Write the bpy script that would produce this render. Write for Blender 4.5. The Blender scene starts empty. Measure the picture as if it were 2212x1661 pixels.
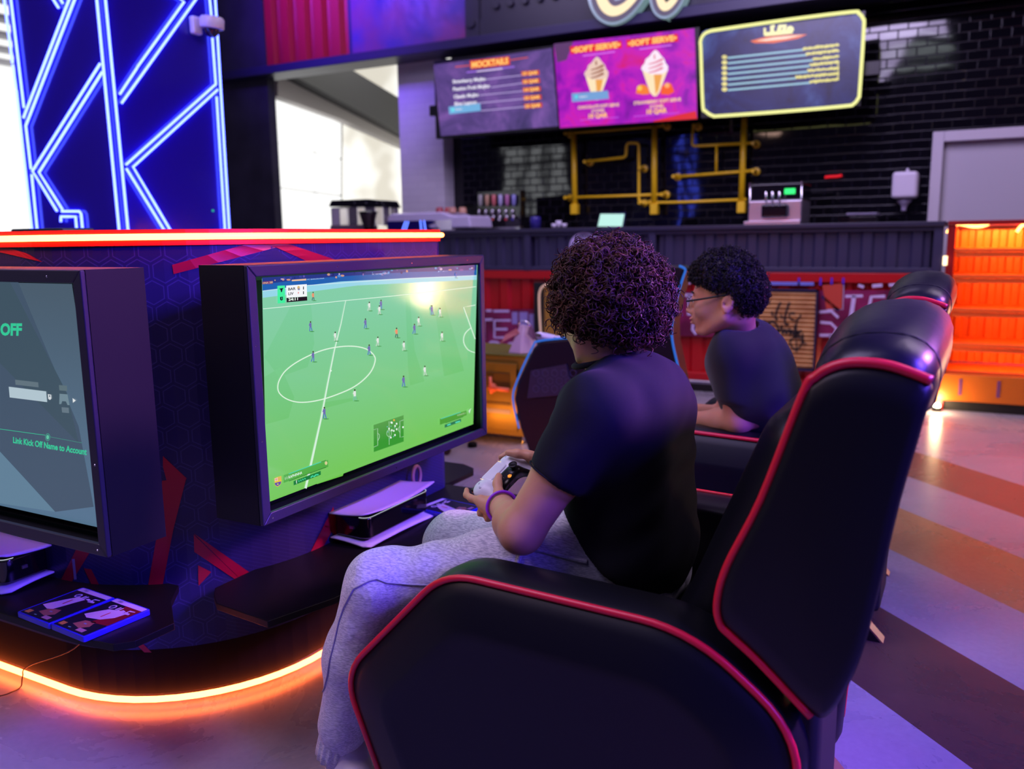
import bpy, bmesh, math, random
import numpy as np
from mathutils import Vector, Matrix
random.seed(7)
rng = np.random.default_rng(7)
SC = bpy.context.scene
COL = SC.collection

# ------------------------------------------------------------------ camera
YAW, PITCH, ROLL, FPX, CX, CY, EYE = 0.4923641, 0.16890781, -0.01282003, 1843.7, 1106.0, 830.5, 1.25
_cy, _sy = math.cos(YAW), math.sin(YAW)
FW = Vector((-_sy*math.cos(PITCH), _cy*math.cos(PITCH), -math.sin(PITCH)))
_r = Vector((_cy, _sy, 0)); _u = _r.cross(FW)
RT = _r*math.cos(ROLL) + _u*math.sin(ROLL)
UP = -_r*math.sin(ROLL) + _u*math.cos(ROLL)
EYEP = Vector((0, 0, EYE))
cam_d = bpy.data.cameras.new('camera'); cam = bpy.data.objects.new('camera', cam_d); COL.objects.link(cam)
cam_d.sensor_width = 36.0; cam_d.lens = FPX*36.0/2212.0
cam.matrix_world = Matrix(((RT.x, UP.x, -FW.x, 0), (RT.y, UP.y, -FW.y, 0), (RT.z, UP.z, -FW.z, EYE), (0, 0, 0, 1)))
cam_d.clip_start = 0.05; cam_d.clip_end = 60
cam_d.dof.use_dof = True; cam_d.dof.focus_distance = 1.95; cam_d.dof.aperture_fstop = 2.8
SC.camera = cam
SC.view_settings.view_transform = 'Standard'; SC.view_settings.look = 'None'
SC.view_settings.gamma = 1.0; SC.view_settings.exposure = 0.0; SC.view_settings.use_curve_mapping = False

# ------------------------------------------------------------------ world and room lights
world = bpy.data.worlds.new('world'); SC.world = world; world.use_nodes = True
world.node_tree.nodes['Background'].inputs[0].default_value = (0.28, 0.20, 0.70, 1)
world.node_tree.nodes['Background'].inputs[1].default_value = 0.07

def area(name, loc, target, size, power, color, sy=None, spread=None):
    d = bpy.data.lights.new(name, 'AREA'); d.energy = power; d.color = color
    d.shape = 'RECTANGLE'; d.size = size; d.size_y = sy or size
    if spread: d.spread = math.radians(spread)
    o = bpy.data.objects.new(name, d); COL.objects.link(o); o.location = loc
    o.rotation_euler = (Vector(target)-Vector(loc)).to_track_quat('-Z', 'Y').to_euler()
    return o
def point(name, loc, power, color, r=0.05):
    d = bpy.data.lights.new(name, 'POINT'); d.energy = power; d.color = color; d.shadow_soft_size = r
    o = bpy.data.objects.new(name, d); COL.objects.link(o); o.location = loc; return o

# assumed unseen lamps: hall ceiling lights (lavender wash), violet-blue washes from the right
area('ceiling_light', (-2.2, 0.4, 4.4), (-1.4, 2.0, 0), 2.4, 125, (0.70, 0.57, 1.0))
area('ceiling_light', (1.8, 4.5, 4.4), (0.6, 4.4, 0), 2.4, 85, (0.86, 0.68, 0.92))
area('ceiling_light', (-1.5, 5.0, 4.3), (-1.8, 7.6, 1.8), 2.0, 110, (0.70, 0.58, 1.0))
area('ceiling_light', (-4.2, 6.0, 4.4), (-4.6, 7.4, 1.4), 1.6, 40, (0.75, 0.62, 1.0))
area('blue_wash_light', (2.6, 1.6, 2.9), (-0.55, 1.8, 0.85), 0.8, 50, (0.12, 0.05, 1.0), spread=56)
area('blue_wash_light', (2.6, 0.4, 2.2), (-0.4, 1.5, 0.75), 0.9, 16, (0.10, 0.06, 1.0), spread=70)
area('magenta_wash_light', (2.2, 3.6, 2.6), (-0.15, 1.9, 1.08), 0.4, 12, (0.80, 0.25, 1.0), spread=36)
area('blue_wash_light', (-6.4, 5.0, 4.6), (-6.3, 7.6, 4.0), 0.8, 48, (0.18, 0.06, 1.0), spread=60)
area('warm_ceiling_light', (-3.6, -0.6, 3.6), (-1.0, 1.7, 0.6), 1.0, 22, (1.0, 0.62, 0.50))

# ------------------------------------------------------------------ pixel -> world helpers (rays of the measured camera)
def ray(x, y): return FW + RT*((x-CX)/FPX) - UP*((y-CY)/FPX)
def at(x, y, ax, v):
    d = ray(x, y); i = 'xyz'.index(ax); t = (v-EYEP[i])/d[i]
    return EYEP + d*t
def atp(x, y, P0, n):
    d = ray(x, y); P0 = Vector(P0); n = Vector(n); t = (P0-EYEP).dot(n)/d.dot(n); return EYEP+d*t
def depth(P): return (Vector(P)-EYEP).dot(FW)
def V(*a): return Vector(a)
def lin(c):
    c = c/255.0
    return c/12.92 if c <= 0.04045 else ((c+0.055)/1.055)**2.4
def rgb(r, g, b, k=1.0): return (lin(r)*k, lin(g)*k, lin(b)*k)

# ------------------------------------------------------------------ materials
_M = {}
def mat(name, col=(0.5, 0.5, 0.5), rough=0.5, metal=0.0, emit=None, es=1.0, spec=0.5, bump=None, vary=None, coat=0.0, alpha=None, trans=0.0, sheen=0.0):
    if name in _M: return _M[name]
    m = bpy.data.materials.new(name); m.use_nodes = True; nt = m.node_tree; p = nt.nodes['Principled BSDF']
    p.inputs['Base Color'].default_value = (*col, 1); p.inputs['Roughness'].default_value = rough
    p.inputs['Metallic'].default_value = metal; p.inputs['Specular IOR Level'].default_value = spec
    p.inputs['Coat Weight'].default_value = coat; p.inputs['Coat Roughness'].default_value = 0.08
    p.inputs['Transmission Weight'].default_value = trans
    if sheen: p.inputs['Sheen Weight'].default_value = sheen; p.inputs['Sheen Roughness'].default_value = 0.6
    if alpha is not None: p.inputs['Alpha'].default_value = alpha
    if emit is not None:
        p.inputs['Emission Color'].default_value = (*emit, 1); p.inputs['Emission Strength'].default_value = es
    tc = None
    if bump or vary:
        tc = nt.nodes.new('ShaderNodeTexCoord')
    if vary:  # (scale, dark colour, light colour, detail)
        n = nt.nodes.new('ShaderNodeTexNoise'); n.inputs['Scale'].default_value = vary[0]; n.inputs['Detail'].default_value = vary[3] if len(vary) > 3 else 4
        cr = nt.nodes.new('ShaderNodeValToRGB'); cr.color_ramp.elements[0].position = 0.35; cr.color_ramp.elements[1].position = 0.65
        cr.color_ramp.elements[0].color = (*vary[1], 1); cr.color_ramp.elements[1].color = (*vary[2], 1)
        nt.links.new(tc.outputs['Object'], n.inputs['Vector']); nt.links.new(n.outputs['Fac'], cr.inputs['Fac'])
        nt.links.new(cr.outputs['Color'], p.inputs['Emission Color' if emit is not None else 'Base Color'])
    if bump:  # (scale, strength, distance)
        n = nt.nodes.new('ShaderNodeTexNoise'); n.inputs['Scale'].default_value = bump[0]; n.inputs['Detail'].default_value = 3
        b = nt.nodes.new('ShaderNodeBump'); b.inputs['Strength'].default_value = bump[1]; b.inputs['Distance'].default_value = bump[2]
        nt.links.new(tc.outputs['Object'], n.inputs['Vector']); nt.links.new(n.outputs['Fac'], b.inputs['Height']); nt.links.new(b.outputs['Normal'], p.inputs['Normal'])
    _M[name] = m; return m
def glow(name, col, k=1.0, rough=0.4, spec=0.2):
    return mat(name, (0.0, 0.0, 0.0), rough, emit=col, es=k, spec=spec)
def ink(r, g, b, k=1.0):   # light given off by a screen pixel or backlit print of this colour
    return glow('screen_light_%d_%d_%d_%d' % (r, g, b, int(k*10)), rgb(r, g, b), k, 0.25, 0.35)
def paint(r, g, b, rough=0.5): return mat('paint_%d_%d_%d_%d' % (r, g, b, int(rough*100)), rgb(r, g, b), rough)

# ------------------------------------------------------------------ mesh builder
class MB:
    def __init__(s): s.v = []; s.f = []; s.m = []; s.uv = None
    def add(s, vs, fs, mi=0):
        b = len(s.v); s.v += [tuple(v) for v in vs]; s.f += [tuple(i+b for i in f) for f in fs]; s.m += [mi]*len(fs); return s
    def box(s, a, b, mi=0):
        x0, y0, z0 = a; x1, y1, z1 = b
        return s.add([(x0,y0,z0),(x1,y0,z0),(x1,y1,z0),(x0,y1,z0),(x0,y0,z1),(x1,y0,z1),(x1,y1,z1),(x0,y1,z1)],
              [(0,3,2,1),(4,5,6,7),(0,1,5,4),(1,2,6,5),(2,3,7,6),(3,0,4,7)], mi)
    def prism(s, pts, ext, mi=0, cap=True):
        n = len(pts); e = Vector(ext); P = [Vector(p) for p in pts]
        nrm = Vector((0, 0, 0))
        for i in range(n): nrm += P[i].cross(P[(i+1) % n])
        if nrm.dot(e) < 0: P = P[::-1]
        vs = P + [p+e for p in P]
        fs = [(i, (i+1) % n, n+(i+1) % n, n+i) for i in range(n)]
        if cap: fs += [tuple(range(n-1, -1, -1)), tuple(range(n, 2*n))]
        return s.add(vs, fs, mi)
    def tube(s, path, r, n=8, closed=False, mi=0, caps=True, flat=None):
        P = [Vector(p) for p in path]; m = len(P)
        rr = r if isinstance(r, (list, tuple)) else [r]*m
        T = []
        for i in range(m):
            if closed: t = P[(i+1) % m]-P[i-1]
            else: t = P[min(i+1, m-1)]-P[max(i-1, 0)]
            T.append(t.normalized() if t.length > 1e-9 else Vector((0, 0, 1)))
        ref = Vector((0, 0, 1)) if abs(T[0].z) < 0.9 else Vector((1, 0, 0))
        if flat: ref = Vector(flat)
        N = (ref - T[0]*ref.dot(T[0])).normalized(); vs = []
        for i in range(m):
            N = (N - T[i]*N.dot(T[i])); N = N.normalized() if N.length > 1e-6 else T[i].orthogonal().normalized(); B = T[i].cross(N)
            for k in range(n):
                a = 2*math.pi*k/n; vs.append(P[i]+(N*math.cos(a)+B*math.sin(a))*rr[i])
        fs = []
        for i in range(m if closed else m-1):
            j = (i+1) % m
            for k in range(n): fs.append((i*n+k, i*n+(k+1) % n, j*n+(k+1) % n, j*n+k))
        if not closed and caps: fs += [tuple(range(n-1, -1, -1)), tuple((m-1)*n+k for k in range(n))]
        return s.add(vs, fs, mi)
    def lathe(s, prof, c, axis=(0, 0, 1), n=24, mi=0):   # prof: (radius, height)
        A = Vector(axis).normalized(); N = A.orthogonal().normalized(); B = A.cross(N); c = Vector(c); vs = []
        for r, h in prof:
            for k in range(n):
                a = 2*math.pi*k/n; vs.append(c + A*h + (N*math.cos(a)+B*math.sin(a))*max(r, 1e-5))
        fs = []
        for i in range(len(prof)-1):
            for k in range(n): fs.append((i*n+k, i*n+(k+1) % n, (i+1)*n+(k+1) % n, (i+1)*n+k))
        fs += [tuple(range(n-1, -1, -1)), tuple((len(prof)-1)*n+k for k in range(n))]
        return s.add(vs, fs, mi)
    def ell(s, c, r, n=16, mi=0):
        c = Vector(c); prof = [(math.sin(math.pi*i/(n//2)), -math.cos(math.pi*i/(n//2))) for i in range(n//2+1)]
        vs = []
        for a, h in prof:
            for k in range(n):
                t = 2*math.pi*k/n; vs.append((c.x+r[0]*a*math.cos(t), c.y+r[1]*a*math.sin(t), c.z+r[2]*h))
        fs = []
        for i in range(n//2):
            for k in range(n): fs.append((i*n+k, i*n+(k+1) % n, (i+1)*n+(k+1) % n, (i+1)*n+k))
        return s.add(vs, fs, mi)
    def grid(s, fn, nu, nv, mi=0, flip=False):
        vs = [fn(i/nu, j/nv) for j in range(nv+1) for i in range(nu+1)]
        fs = []
        for j in range(nv):
            for i in range(nu):
                a = j*(nu+1)+i; q = (a, a+1, a+nu+2, a+nu+1); fs.append(q[::-1] if flip else q)
        return s.add(vs, fs, mi)
    def build(s, name, mats, parent=None, bevel=0, seg=2, smooth=False, origin=None, sub=0, solid=0):
        if not isinstance(mats, (list, tuple)): mats = [mats]
        off = Vector((0, 0, 0))
        if parent is not None: off = Vector(parent.get('_w', (0, 0, 0)))
        elif origin is not None: off = Vector(origin)
        me = bpy.data.meshes.new(name)
        me.from_pydata([(x-off.x, y-off.y, z-off.z) for x, y, z in s.v], [], s.f)
        for m in mats: me.materials.append(m)
        me.polygons.foreach_set('material_index', s.m)
        if smooth: me.polygons.foreach_set('use_smooth', [True]*len(me.polygons))
        if s.uv:
            ul = me.uv_layers.new(name='uv')
            for l in me.loops: ul.data[l.index].uv = s.uv[l.vertex_index]
        o = bpy.data.objects.new(name, me); COL.objects.link(o)
        if parent is not None: o.parent = parent
        else: o.location = off
        o['_w'] = tuple(off)
        if solid:
            md = o.modifiers.new('solid', 'SOLIDIFY'); md.thickness = solid; md.offset = 0
        if bevel:
            md = o.modifiers.new('bevel', 'BEVEL'); md.width = bevel; md.segments = seg; md.limit_method = 'ANGLE'; md.angle_limit = math.radians(35)
            if smooth or seg > 1:
                me.polygons.foreach_set('use_smooth', [True]*len(me.polygons)); md.harden_normals = True
        if sub:
            md = o.modifiers.new('sub', 'SUBSURF'); md.levels = sub; md.render_levels = sub
        return o
def tag(o, label=None, cat=None, group=None, kind=None):
    if label: o['label'] = label
    if cat: o['category'] = cat
    if group: o['group'] = group
    if kind: o['kind'] = kind
    return o
def thing(name, loc, label, cat, group=None):
    o = bpy.data.objects.new(name, None); COL.objects.link(o); o.location = loc; o['_w'] = tuple(loc); o.empty_display_size = 0.05
    return tag(o, label, cat, group)
def copy_tree(o, loc=None, label=None, parent=None):
    c = o.copy(); COL.objects.link(c)
    if parent is not None: c.parent = parent
    if loc is not None: c.location = loc; c['_w'] = tuple(loc)
    if label: c['label'] = label
    for ch in list(o.children): copy_tree(ch, parent=c)
    return c
def B(a, b): return MB().box(a, b)
def rounded(pts, r, n=6):    # 2D polygon with rounded corners
    out = []; m = len(pts)
    for i in range(m):
        p0, p1, p2 = Vector(pts[i-1]), Vector(pts[i]), Vector(pts[(i+1) % m]); a = (p0-p1); b = (p2-p1)
        rr = r[i] if isinstance(r, (list, tuple)) else r
        rr = min(rr, a.length*0.45, b.length*0.45)
        if rr < 1e-5: out.append(tuple(p1)); continue
        q0 = p1+a.normalized()*rr; q2 = p1+b.normalized()*rr
        for k in range(n+1):
            t = k/n; out.append(tuple(q0*(1-t)**2 + p1*2*t*(1-t) + q2*t*t))
    return out
def catmull(pts, n=8, closed=False):
    P = [Vector(p) for p in pts]; out = []; m = len(P)
    for i in range(m if closed else m-1):
        g = lambda k: P[k % m] if closed else P[max(0, min(m-1, k))]
        p0, p1, p2, p3 = g(i-1), g(i), g(i+1), g(i+2)
        for k in range(n):
            t = k/n; out.append(0.5*((2*p1)+(p2-p0)*t+(2*p0-5*p1+4*p2-p3)*t*t+(3*p1-p0-3*p2+p3)*t**3))
    if not closed: out.append(P[-1])
    return out

# ------------------------------------------------------------------ text outlines
_TX = {}
def text_mesh(s, bold=0.0, shear=0.0):
    key = (s, bold, shear)
    if key in _TX: return _TX[key]
    cu = bpy.data.curves.new('t', 'FONT'); cu.body = s; cu.resolution_u = 3; cu.offset = bold; cu.shear = shear
    ob = bpy.data.objects.new('t', cu); COL.objects.link(ob)
    dg = bpy.context.evaluated_depsgraph_get(); dg.update(); me = ob.evaluated_get(dg).to_mesh()
    vs = [tuple(v.co[:2]) for v in me.vertices]; fs = [tuple(p.vertices) for p in me.polygons]
    ob.evaluated_get(dg).to_mesh_clear(); bpy.data.objects.remove(ob); bpy.data.curves.remove(cu)
    x0 = min(v[0] for v in vs); x1 = max(v[0] for v in vs)
    _TX[key] = ([(v[0]-x0, v[1]) for v in vs], fs, x1-x0); return _TX[key]

# flat artwork on a real plane: a stack of thin coloured shapes in one mesh
class Art(MB):
    def __init__(s, ax, v, out, lift=0.0004):
        super().__init__(); s.ax = ax; s.val = v; s.out = out; s.lift = lift; s.mats = []; s.k = 0; s.im = {}; s.plane = None
    def mi(s, m):
        if m.name not in s.im: s.im[m.name] = len(s.mats); s.mats.append(m)
        return s.im[m.name]
    def pt(s, x, y, layer=None):
        if s.plane: return atp(x, y, s.plane[0]+s.plane[1]*(s.lift*(s.k if layer is None else layer)), s.plane[1])
        return at(x, y, s.ax, s.val + s.out*s.lift*(s.k if layer is None else layer))
    def flip(s, vs, fs):
        if not fs: return fs
        i = 'xyz'.index(s.ax); out = []
        for f in fs:
            n = Vector((0, 0, 0)); P = [Vector(vs[j]) for j in f]
            for j in range(len(P)): n += P[j].cross(P[(j+1) % len(P)])
            out.append(f if n[i]*s.out >= 0 else f[::-1])
        return out
    def up(s): s.k += 1; return s
    def poly(s, pts, m):
        vs = [s.pt(*p) for p in pts]; f = s.flip(vs, [tuple(range(len(pts)))]); s.add(vs, f, s.mi(m)); return s
    def line(s, pts, w, m, closed=False):
        P = [Vector(p) for p in pts]; n = len(P); vs = []
        for i in range(n):
            if closed: t = P[(i+1) % n]-P[i-1]
            else: t = P[min(i+1, n-1)]-P[max(i-1, 0)]
            t = t.normalized(); q = Vector((-t.y, t.x))
            ww = w if not isinstance(w, tuple) else w[0]+(w[1]-w[0])*i/(n-1)
            a = P[i]+q*ww/2; b = P[i]-q*ww/2; vs += [s.pt(*a), s.pt(*b)]
        fs = [(2*i, 2*i+1, (2*i+3) % (2*n), (2*i+2) % (2*n)) for i in range(n if closed else n-1)]
        s.add(vs, s.flip(vs, fs), s.mi(m)); return s
    def disc(s, x, y, rx, ry, m, n=14):
        return s.poly([(x+rx*math.cos(2*math.pi*k/n), y+ry*math.sin(2*math.pi*k/n)) for k in range(n)], m)
    def text(s, t, p0, p1, h, m, bold=0.0, shear=0.0):   # baseline from pixel p0 to p1, capital height h pixels
        vs, fs, W = text_mesh(t, bold, shear); A = s.pt(*p0); Bq = s.pt(*p1); X = (Bq-A)/W
        H = s.pt(p0[0], p0[1]-h)-A; H = H if s.plane else Vector((0, 0, H.z)); H = H/0.70
        q = [A+X*x+H*y for x, y in vs]; s.add(q, s.flip(q, fs), s.mi(m)); return s
    def done(s, name, parent=None, **k): return s.build(name, s.mats, parent, **k)
# ================================================================== floor
def floor_mat():
    m = bpy.data.materials.new('polished_striped_concrete'); m.use_nodes = True; nt = m.node_tree; N = nt.nodes; L = nt.links; p = N['Principled BSDF']
    g = N.new('ShaderNodeNewGeometry'); sx = N.new('ShaderNodeSeparateXYZ'); L.new(g.outputs['Position'], sx.inputs[0])
    def M_(op, a, b=None, c=None):
        n = N.new('ShaderNodeMath'); n.operation = op
        for i, v in enumerate((a, b, c)):
            if v is None: continue
            if isinstance(v, (int, float)): n.inputs[i].default_value = v
            else: L.new(v, n.inputs[i])
        return n.outputs[0]
    X, Y = sx.outputs[0], sx.outputs[1]
    c = M_('ADD', Y, M_('ABSOLUTE', M_('ADD', X, 0.225)))           # chevrons folding at x = -0.225
    k = M_('FLOOR', M_('DIVIDE', M_('SUBTRACT', c, 1.85), 0.586))
    odd = M_('MODULO', k, 2.0)                                       # 1 = coloured stripe
    odd = M_('MULTIPLY', odd, M_('GREATER_THAN', c, 1.9)); odd = M_('MULTIPLY', odd, M_('LESS_THAN', c, 5.45)); odd = M_('MULTIPLY', odd, M_('GREATER_THAN', X, -0.75))
    tan = M_('COMPARE', k, 3.0, 0.5); dark = M_('COMPARE', k, 1.0, 0.5)
    n1 = N.new('ShaderNodeTexNoise'); n1.inputs['Scale'].default_value = 1.6; n1.inputs['Detail'].default_value = 6; n1.inputs['Roughness'].default_value = 0.65; n1.inputs['Distortion'].default_value = 0.8
    L.new(g.outputs['Position'], n1.inputs['Vector'])
    n2 = N.new('ShaderNodeTexNoise'); n2.inputs['Scale'].default_value = 55; n2.inputs['Detail'].default_value = 3; L.new(g.outputs['Position'], n2.inputs['Vector'])
    def mixc(f, a, b):
        n = N.new('ShaderNodeMix'); n.data_type = 'RGBA'
        if isinstance(f, (int, float)): n.inputs[0].default_value = f
        else: L.new(f, n.inputs[0])
        for i, v in ((6, a), (7, b)):
            if isinstance(v, tuple): n.inputs[i].default_value = (*v, 1)
            else: L.new(v, n.inputs[i])
        return n.outputs[2]
    light = mixc(n1.outputs['Fac'], rgb(122, 116, 128), rgb(172, 166, 176))
    brown = mixc(n1.outputs['Fac'], rgb(96, 72, 60), rgb(140, 110, 92))
    tanc = mixc(n1.outputs['Fac'], rgb(140, 106, 72), rgb(176, 140, 98))
    drk = mixc(n1.outputs['Fac'], rgb(62, 44, 42), rgb(96, 72, 66))
    st = mixc(tan, brown, tanc); st = mixc(dark, st, drk)
    col = mixc(odd, light, st); fine = M_('MULTIPLY_ADD', n2.outputs['Fac'], 0.25, 0.87)
    mm = N.new('ShaderNodeMix'); mm.data_type = 'RGBA'; mm.blend_type = 'MULTIPLY'; mm.inputs[0].default_value = 1; L.new(col, mm.inputs[6]); L.new(fine, mm.inputs[7]); L.new(mm.outputs[2], p.inputs['Base Color'])
    r = M_('MULTIPLY_ADD', n1.outputs['Fac'], 0.22, 0.17); L.new(r, p.inputs['Roughness'])
    b = N.new('ShaderNodeBump'); b.inputs['Strength'].default_value = 0.12; b.inputs['Distance'].default_value = 0.01; L.new(n1.outputs['Fac'], b.inputs['Height']); L.new(b.outputs['Normal'], p.inputs['Normal'])
    return m
tag(B((-16, -5, -0.1), (6, 16, 0)).build('floor', floor_mat()), kind='structure')

# ================================================================== tile wall, column, fascia
def tile_mat(name, c1, c2, mortar, w, h, rough, bs=0.6, spec=0.6):
    m = bpy.data.materials.new(name); m.use_nodes = True; nt = m.node_tree; N = nt.nodes; L = nt.links; p = N['Principled BSDF']
    g = N.new('ShaderNodeNewGeometry'); s = N.new('ShaderNodeSeparateXYZ'); c = N.new('ShaderNodeCombineXYZ'); L.new(g.outputs['Position'], s.inputs[0]); L.new(s.outputs[0], c.inputs[0]); L.new(s.outputs[2], c.inputs[1])
    b = N.new('ShaderNodeTexBrick'); b.inputs['Scale'].default_value = 1; b.inputs['Brick Width'].default_value = w; b.inputs['Row Height'].default_value = h
    b.inputs['Mortar Size'].default_value = 0.006; b.inputs['Mortar Smooth'].default_value = 1.0; b.offset = 0.5
    b.inputs['Color1'].default_value = (*c1, 1); b.inputs['Color2'].default_value = (*c2, 1); b.inputs['Mortar'].default_value = (*mortar, 1)
    L.new(c.outputs[0], b.inputs['Vector']); L.new(b.outputs['Color'], p.inputs['Base Color']); p.inputs['Roughness'].default_value = rough; p.inputs['Specular IOR Level'].default_value = spec
    # every tile is pillowed and sits a little out of true
    wn = N.new('ShaderNodeTexNoise'); wn.inputs['Scale'].default_value = 3.0; wn.inputs['Detail'].default_value = 1; L.new(g.outputs['Position'], wn.inputs['Vector'])
    iv = N.new('ShaderNodeMath'); iv.operation = 'MULTIPLY_ADD'; iv.inputs[1].default_value = -1.0; wn.inputs['Roughness'].default_value = 0.2; L.new(b.outputs['Fac'], iv.inputs[0]); L.new(wn.outputs['Fac'], iv.inputs[2])
    bp = N.new('ShaderNodeBump'); bp.inputs['Strength'].default_value = bs; bp.inputs['Distance'].default_value = 0.006; L.new(iv.outputs[0], bp.inputs['Height']); L.new(bp.outputs['Normal'], p.inputs['Normal'])
    return m
TILE = tile_mat('black_gloss_tile', rgb(9, 8, 13), rgb(13, 12, 18), rgb(32, 30, 40), 0.15, 0.075, 0.05)
WBRICK = tile_mat('white_painted_brick', rgb(205, 200, 212), rgb(212, 207, 218), rgb(198, 192, 206), 0.24, 0.075, 0.5, 0.35, 0.3)
YW = 8.15
tag(B((-5.06, YW, 0), (-0.36, YW+0.15, 4.6)).build('wall_back', TILE), kind='structure')
tag(B((-0.36, YW, 2.08), (4.0, YW+0.15, 4.6)).build('wall_back', TILE), kind='structure')
tag(B((-5.62, 7.95, 0), (-5.06, 8.3, 3.14)).build('wall_column', WBRICK), kind='structure')
dk = mat('dark_wall_paint', rgb(40, 36, 58), 0.6, vary=(3.0, rgb(34, 30, 50), rgb(48, 44, 66)))
a0, a1 = at(480, 300, 'y', 7.75).x, at(591, 300, 'y', 7.75).x
tag(B((a0-1.2, 7.7, 0), (a1, 7.82, 4.8)).build('wall_pier', dk), kind='structure')
# white door and casing at the right
dw = mat('door_white', rgb(196, 190, 204), 0.5); 
xd = -0.36
fr = MB().box((xd, YW-0.05, 0), (xd+0.085, YW+0.12, 2.08)).box((xd+1.02, YW-0.05, 0), (xd+1.105, YW+0.12, 2.08)).box((xd+0.085, YW-0.05, 1.995), (xd+1.02, YW+0.12, 2.08))
tag(fr.build('trim_1', dw, bevel=0.006), kind='structure')
dr = B((xd+0.085, YW+0.03, 0.01), (xd+1.02, YW+0.07, 1.995)).build('door_1', mat('door_leaf', rgb(182, 178, 192), 0.45)); tag(dr, kind='structure')
MB().lathe([(0.012, 0), (0.012, 0.04), (0.024, 0.045), (0.027, 0.065), (0.018, 0.08)], (xd+0.93, YW+0.03, 1.02), (0, -1, 0), 16).build('door_handle', mat('steel', (0.6, 0.6, 0.62), 0.25, 1.0), dr, smooth=True)
tag(B((xd+1.105, YW, 0), (4.0, YW+0.15, 2.08)).build('wall_back', TILE), kind='structure')

# fascia above the opening: edge beam, red ribbed panel, violet panel, studded black panel
YF = 7.62
navy = mat('navy_beam_paint', rgb(36, 30, 72), 0.4)
zt = 4.9
tag(B((-8.4, YF-0.10, 3.10), (4.0, YF+0.26, 3.19)).build('trim_2', navy, bevel=0.008), kind='structure')
def ribs(x0, x1, y, z0, z1, pitch, d, name, m, parent=None, top=0.45):
    b = MB(); n = max(1, round((x1-x0)/pitch)); p = (x1-x0)/n; prof = []
    for i in range(n):
        a = x0+i*p; prof += [(a, 0), (a+p*(0.5-top/2)-p*0.06, 0), (a+p*(0.5-top/2)+p*0.06, -d), (a+p*(0.5+top/2)-p*0.06, -d), (a+p*(0.5+top/2)+p*0.06, 0)]
    prof.append((x1, 0)); vs = [(a, y+dd, z0) for a, dd in prof]+[(a, y+dd, z1) for a, dd in prof]; k = len(prof)
    b.add(vs, [(i, i+1, k+i+1, k+i) for i in range(k-1)])
    o = b.build(name, m, parent); md = o.modifiers.new('solid', 'SOLIDIFY'); md.thickness = 0.006; md.offset = 1
    return o
xa, xb, xc = at(572, 80, 'y', YF).x, at(752, 80, 'y', YF).x, at(1034, 80, 'y', YF).x
o = ribs(xa, xb, YF+0.02, 3.19, zt, 0.26, 0.07, 'wall_fascia', mat('red_ribbed_metal', rgb(150, 16, 40), 0.35), top=0.5); tag(o, kind='structure')
tag(B((xb, YF+0.01, 3.19), (xb+0.05, YF+0.1, zt)).build('trim_3', navy), kind='structure')
tag(B((xb+0.05, YF, 3.19), (xc-0.14, YF+0.1, zt)).build('wall_fascia', mat('violet_stained_panel', rgb(80, 58, 140), 0.3, vary=(2.2, rgb(66, 52, 130), rgb(112, 54, 104)), bump=(4, 0.4, 0.02))), kind='structure')
lb = MB().box((xc+0.02, YF+0.02, 3.19), (4.0, YF+0.12, zt)).box((xc-0.13, YF-0.03, 3.19), (xc+0.02, YF+0.12, zt)).box((xc+0.02, YF-0.005, 3.19), (4.0, YF+0.02, 3.36))
for r in range(9):
    for q in range(34):
        x = xc+0.20+q*0.155; z = 3.47+r*0.125
        if x < 3.9 and z < zt-0.06: lb.lathe([(0.036, 0), (0.036, 0.028), (0.032, 0.034)], (x, YF+0.02, z), (0, -1, 0), 12)
for r in range(4): lb.lathe([(0.045, 0), (0.045, 0.03)], (xc-0.055, YF-0.03, 3.33+r*0.4), (0, -1, 0), 16)
o = lb.build('wall_fascia', mat('black_toy_brick_panel', rgb(40, 38, 56), 0.38)); tag(o, kind='structure')

# what shows beyond the serving opening: bright mall with backlit wall, beam and ceiling
MN = V(0.945, 0.33, 0); MP0 = at(592, 400, 'y', 9.1); MP0.z = 0
wh = glow('backlit_white_glass', (1.0, 1.0, 0.98), 1.15)
mw = MB(); jt = MB()
def mq(pts, b, P0=MP0, th=0.05, mi=0):
    P = [atp(x, y, P0, MN) for x, y in pts]; b.prism(P, -MN.normalized()*th, mi)
for ax_, bx_, t0, t1 in ((594, 680, 205, 240), (686, 737, 243, 263)):
    for r in range(3):
        ya0 = t0+(r)*((500-t0)/3.0)+(3 if r else 0); ya1 = t0+(r+1)*((500-t0)/3.0)
        yb0 = t1+(r)*((500-t1)/3.0)+(3 if r else 0); yb1 = t1+(r+1)*((500-t1)/3.0)
        mq([(ax_, ya0), (bx_, yb0), (bx_, yb1), (ax_, ya1)], mw)
bp_ = thing('light_wall', (-8.0, 8.7, 0), 'bright backlit glass wall seen through the serving opening', 'light wall')
mw.build('glass_panel', wh, bp_)
mq([(555, 185), (740, 262), (740, 560), (555, 560)], jt, MP0+MN*-0.06, 0.04); jt.build('frame', mat('pale_frame', rgb(110, 106, 110), 0.5), bp_)
P1 = MP0 + MN*0.42
bm = MB(); P = [atp(x, y, P1, MN) for x, y in ((610, 150), (640, 140), (760, 150), (930, 252), (930, 322), (640, 166), (610, 156))]; bm.prism(P, -MN.normalized()*0.5)
tag(bm.build('trim_4', mat('dark_bulkhead', rgb(15, 14, 26), 0.6)), kind='structure')
sm = MB(); P = [atp(x, y, P1+MN*-0.2, MN) for x, y in ((600, 168), (650, 160), (930, 318), (930, 345), (738, 258), (600, 208))]; sm.prism(P, -MN.normalized()*0.15)
tag(sm.build('trim_5', mat('pale_soffit', rgb(196, 190, 186), 0.6)), kind='structure')
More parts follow.
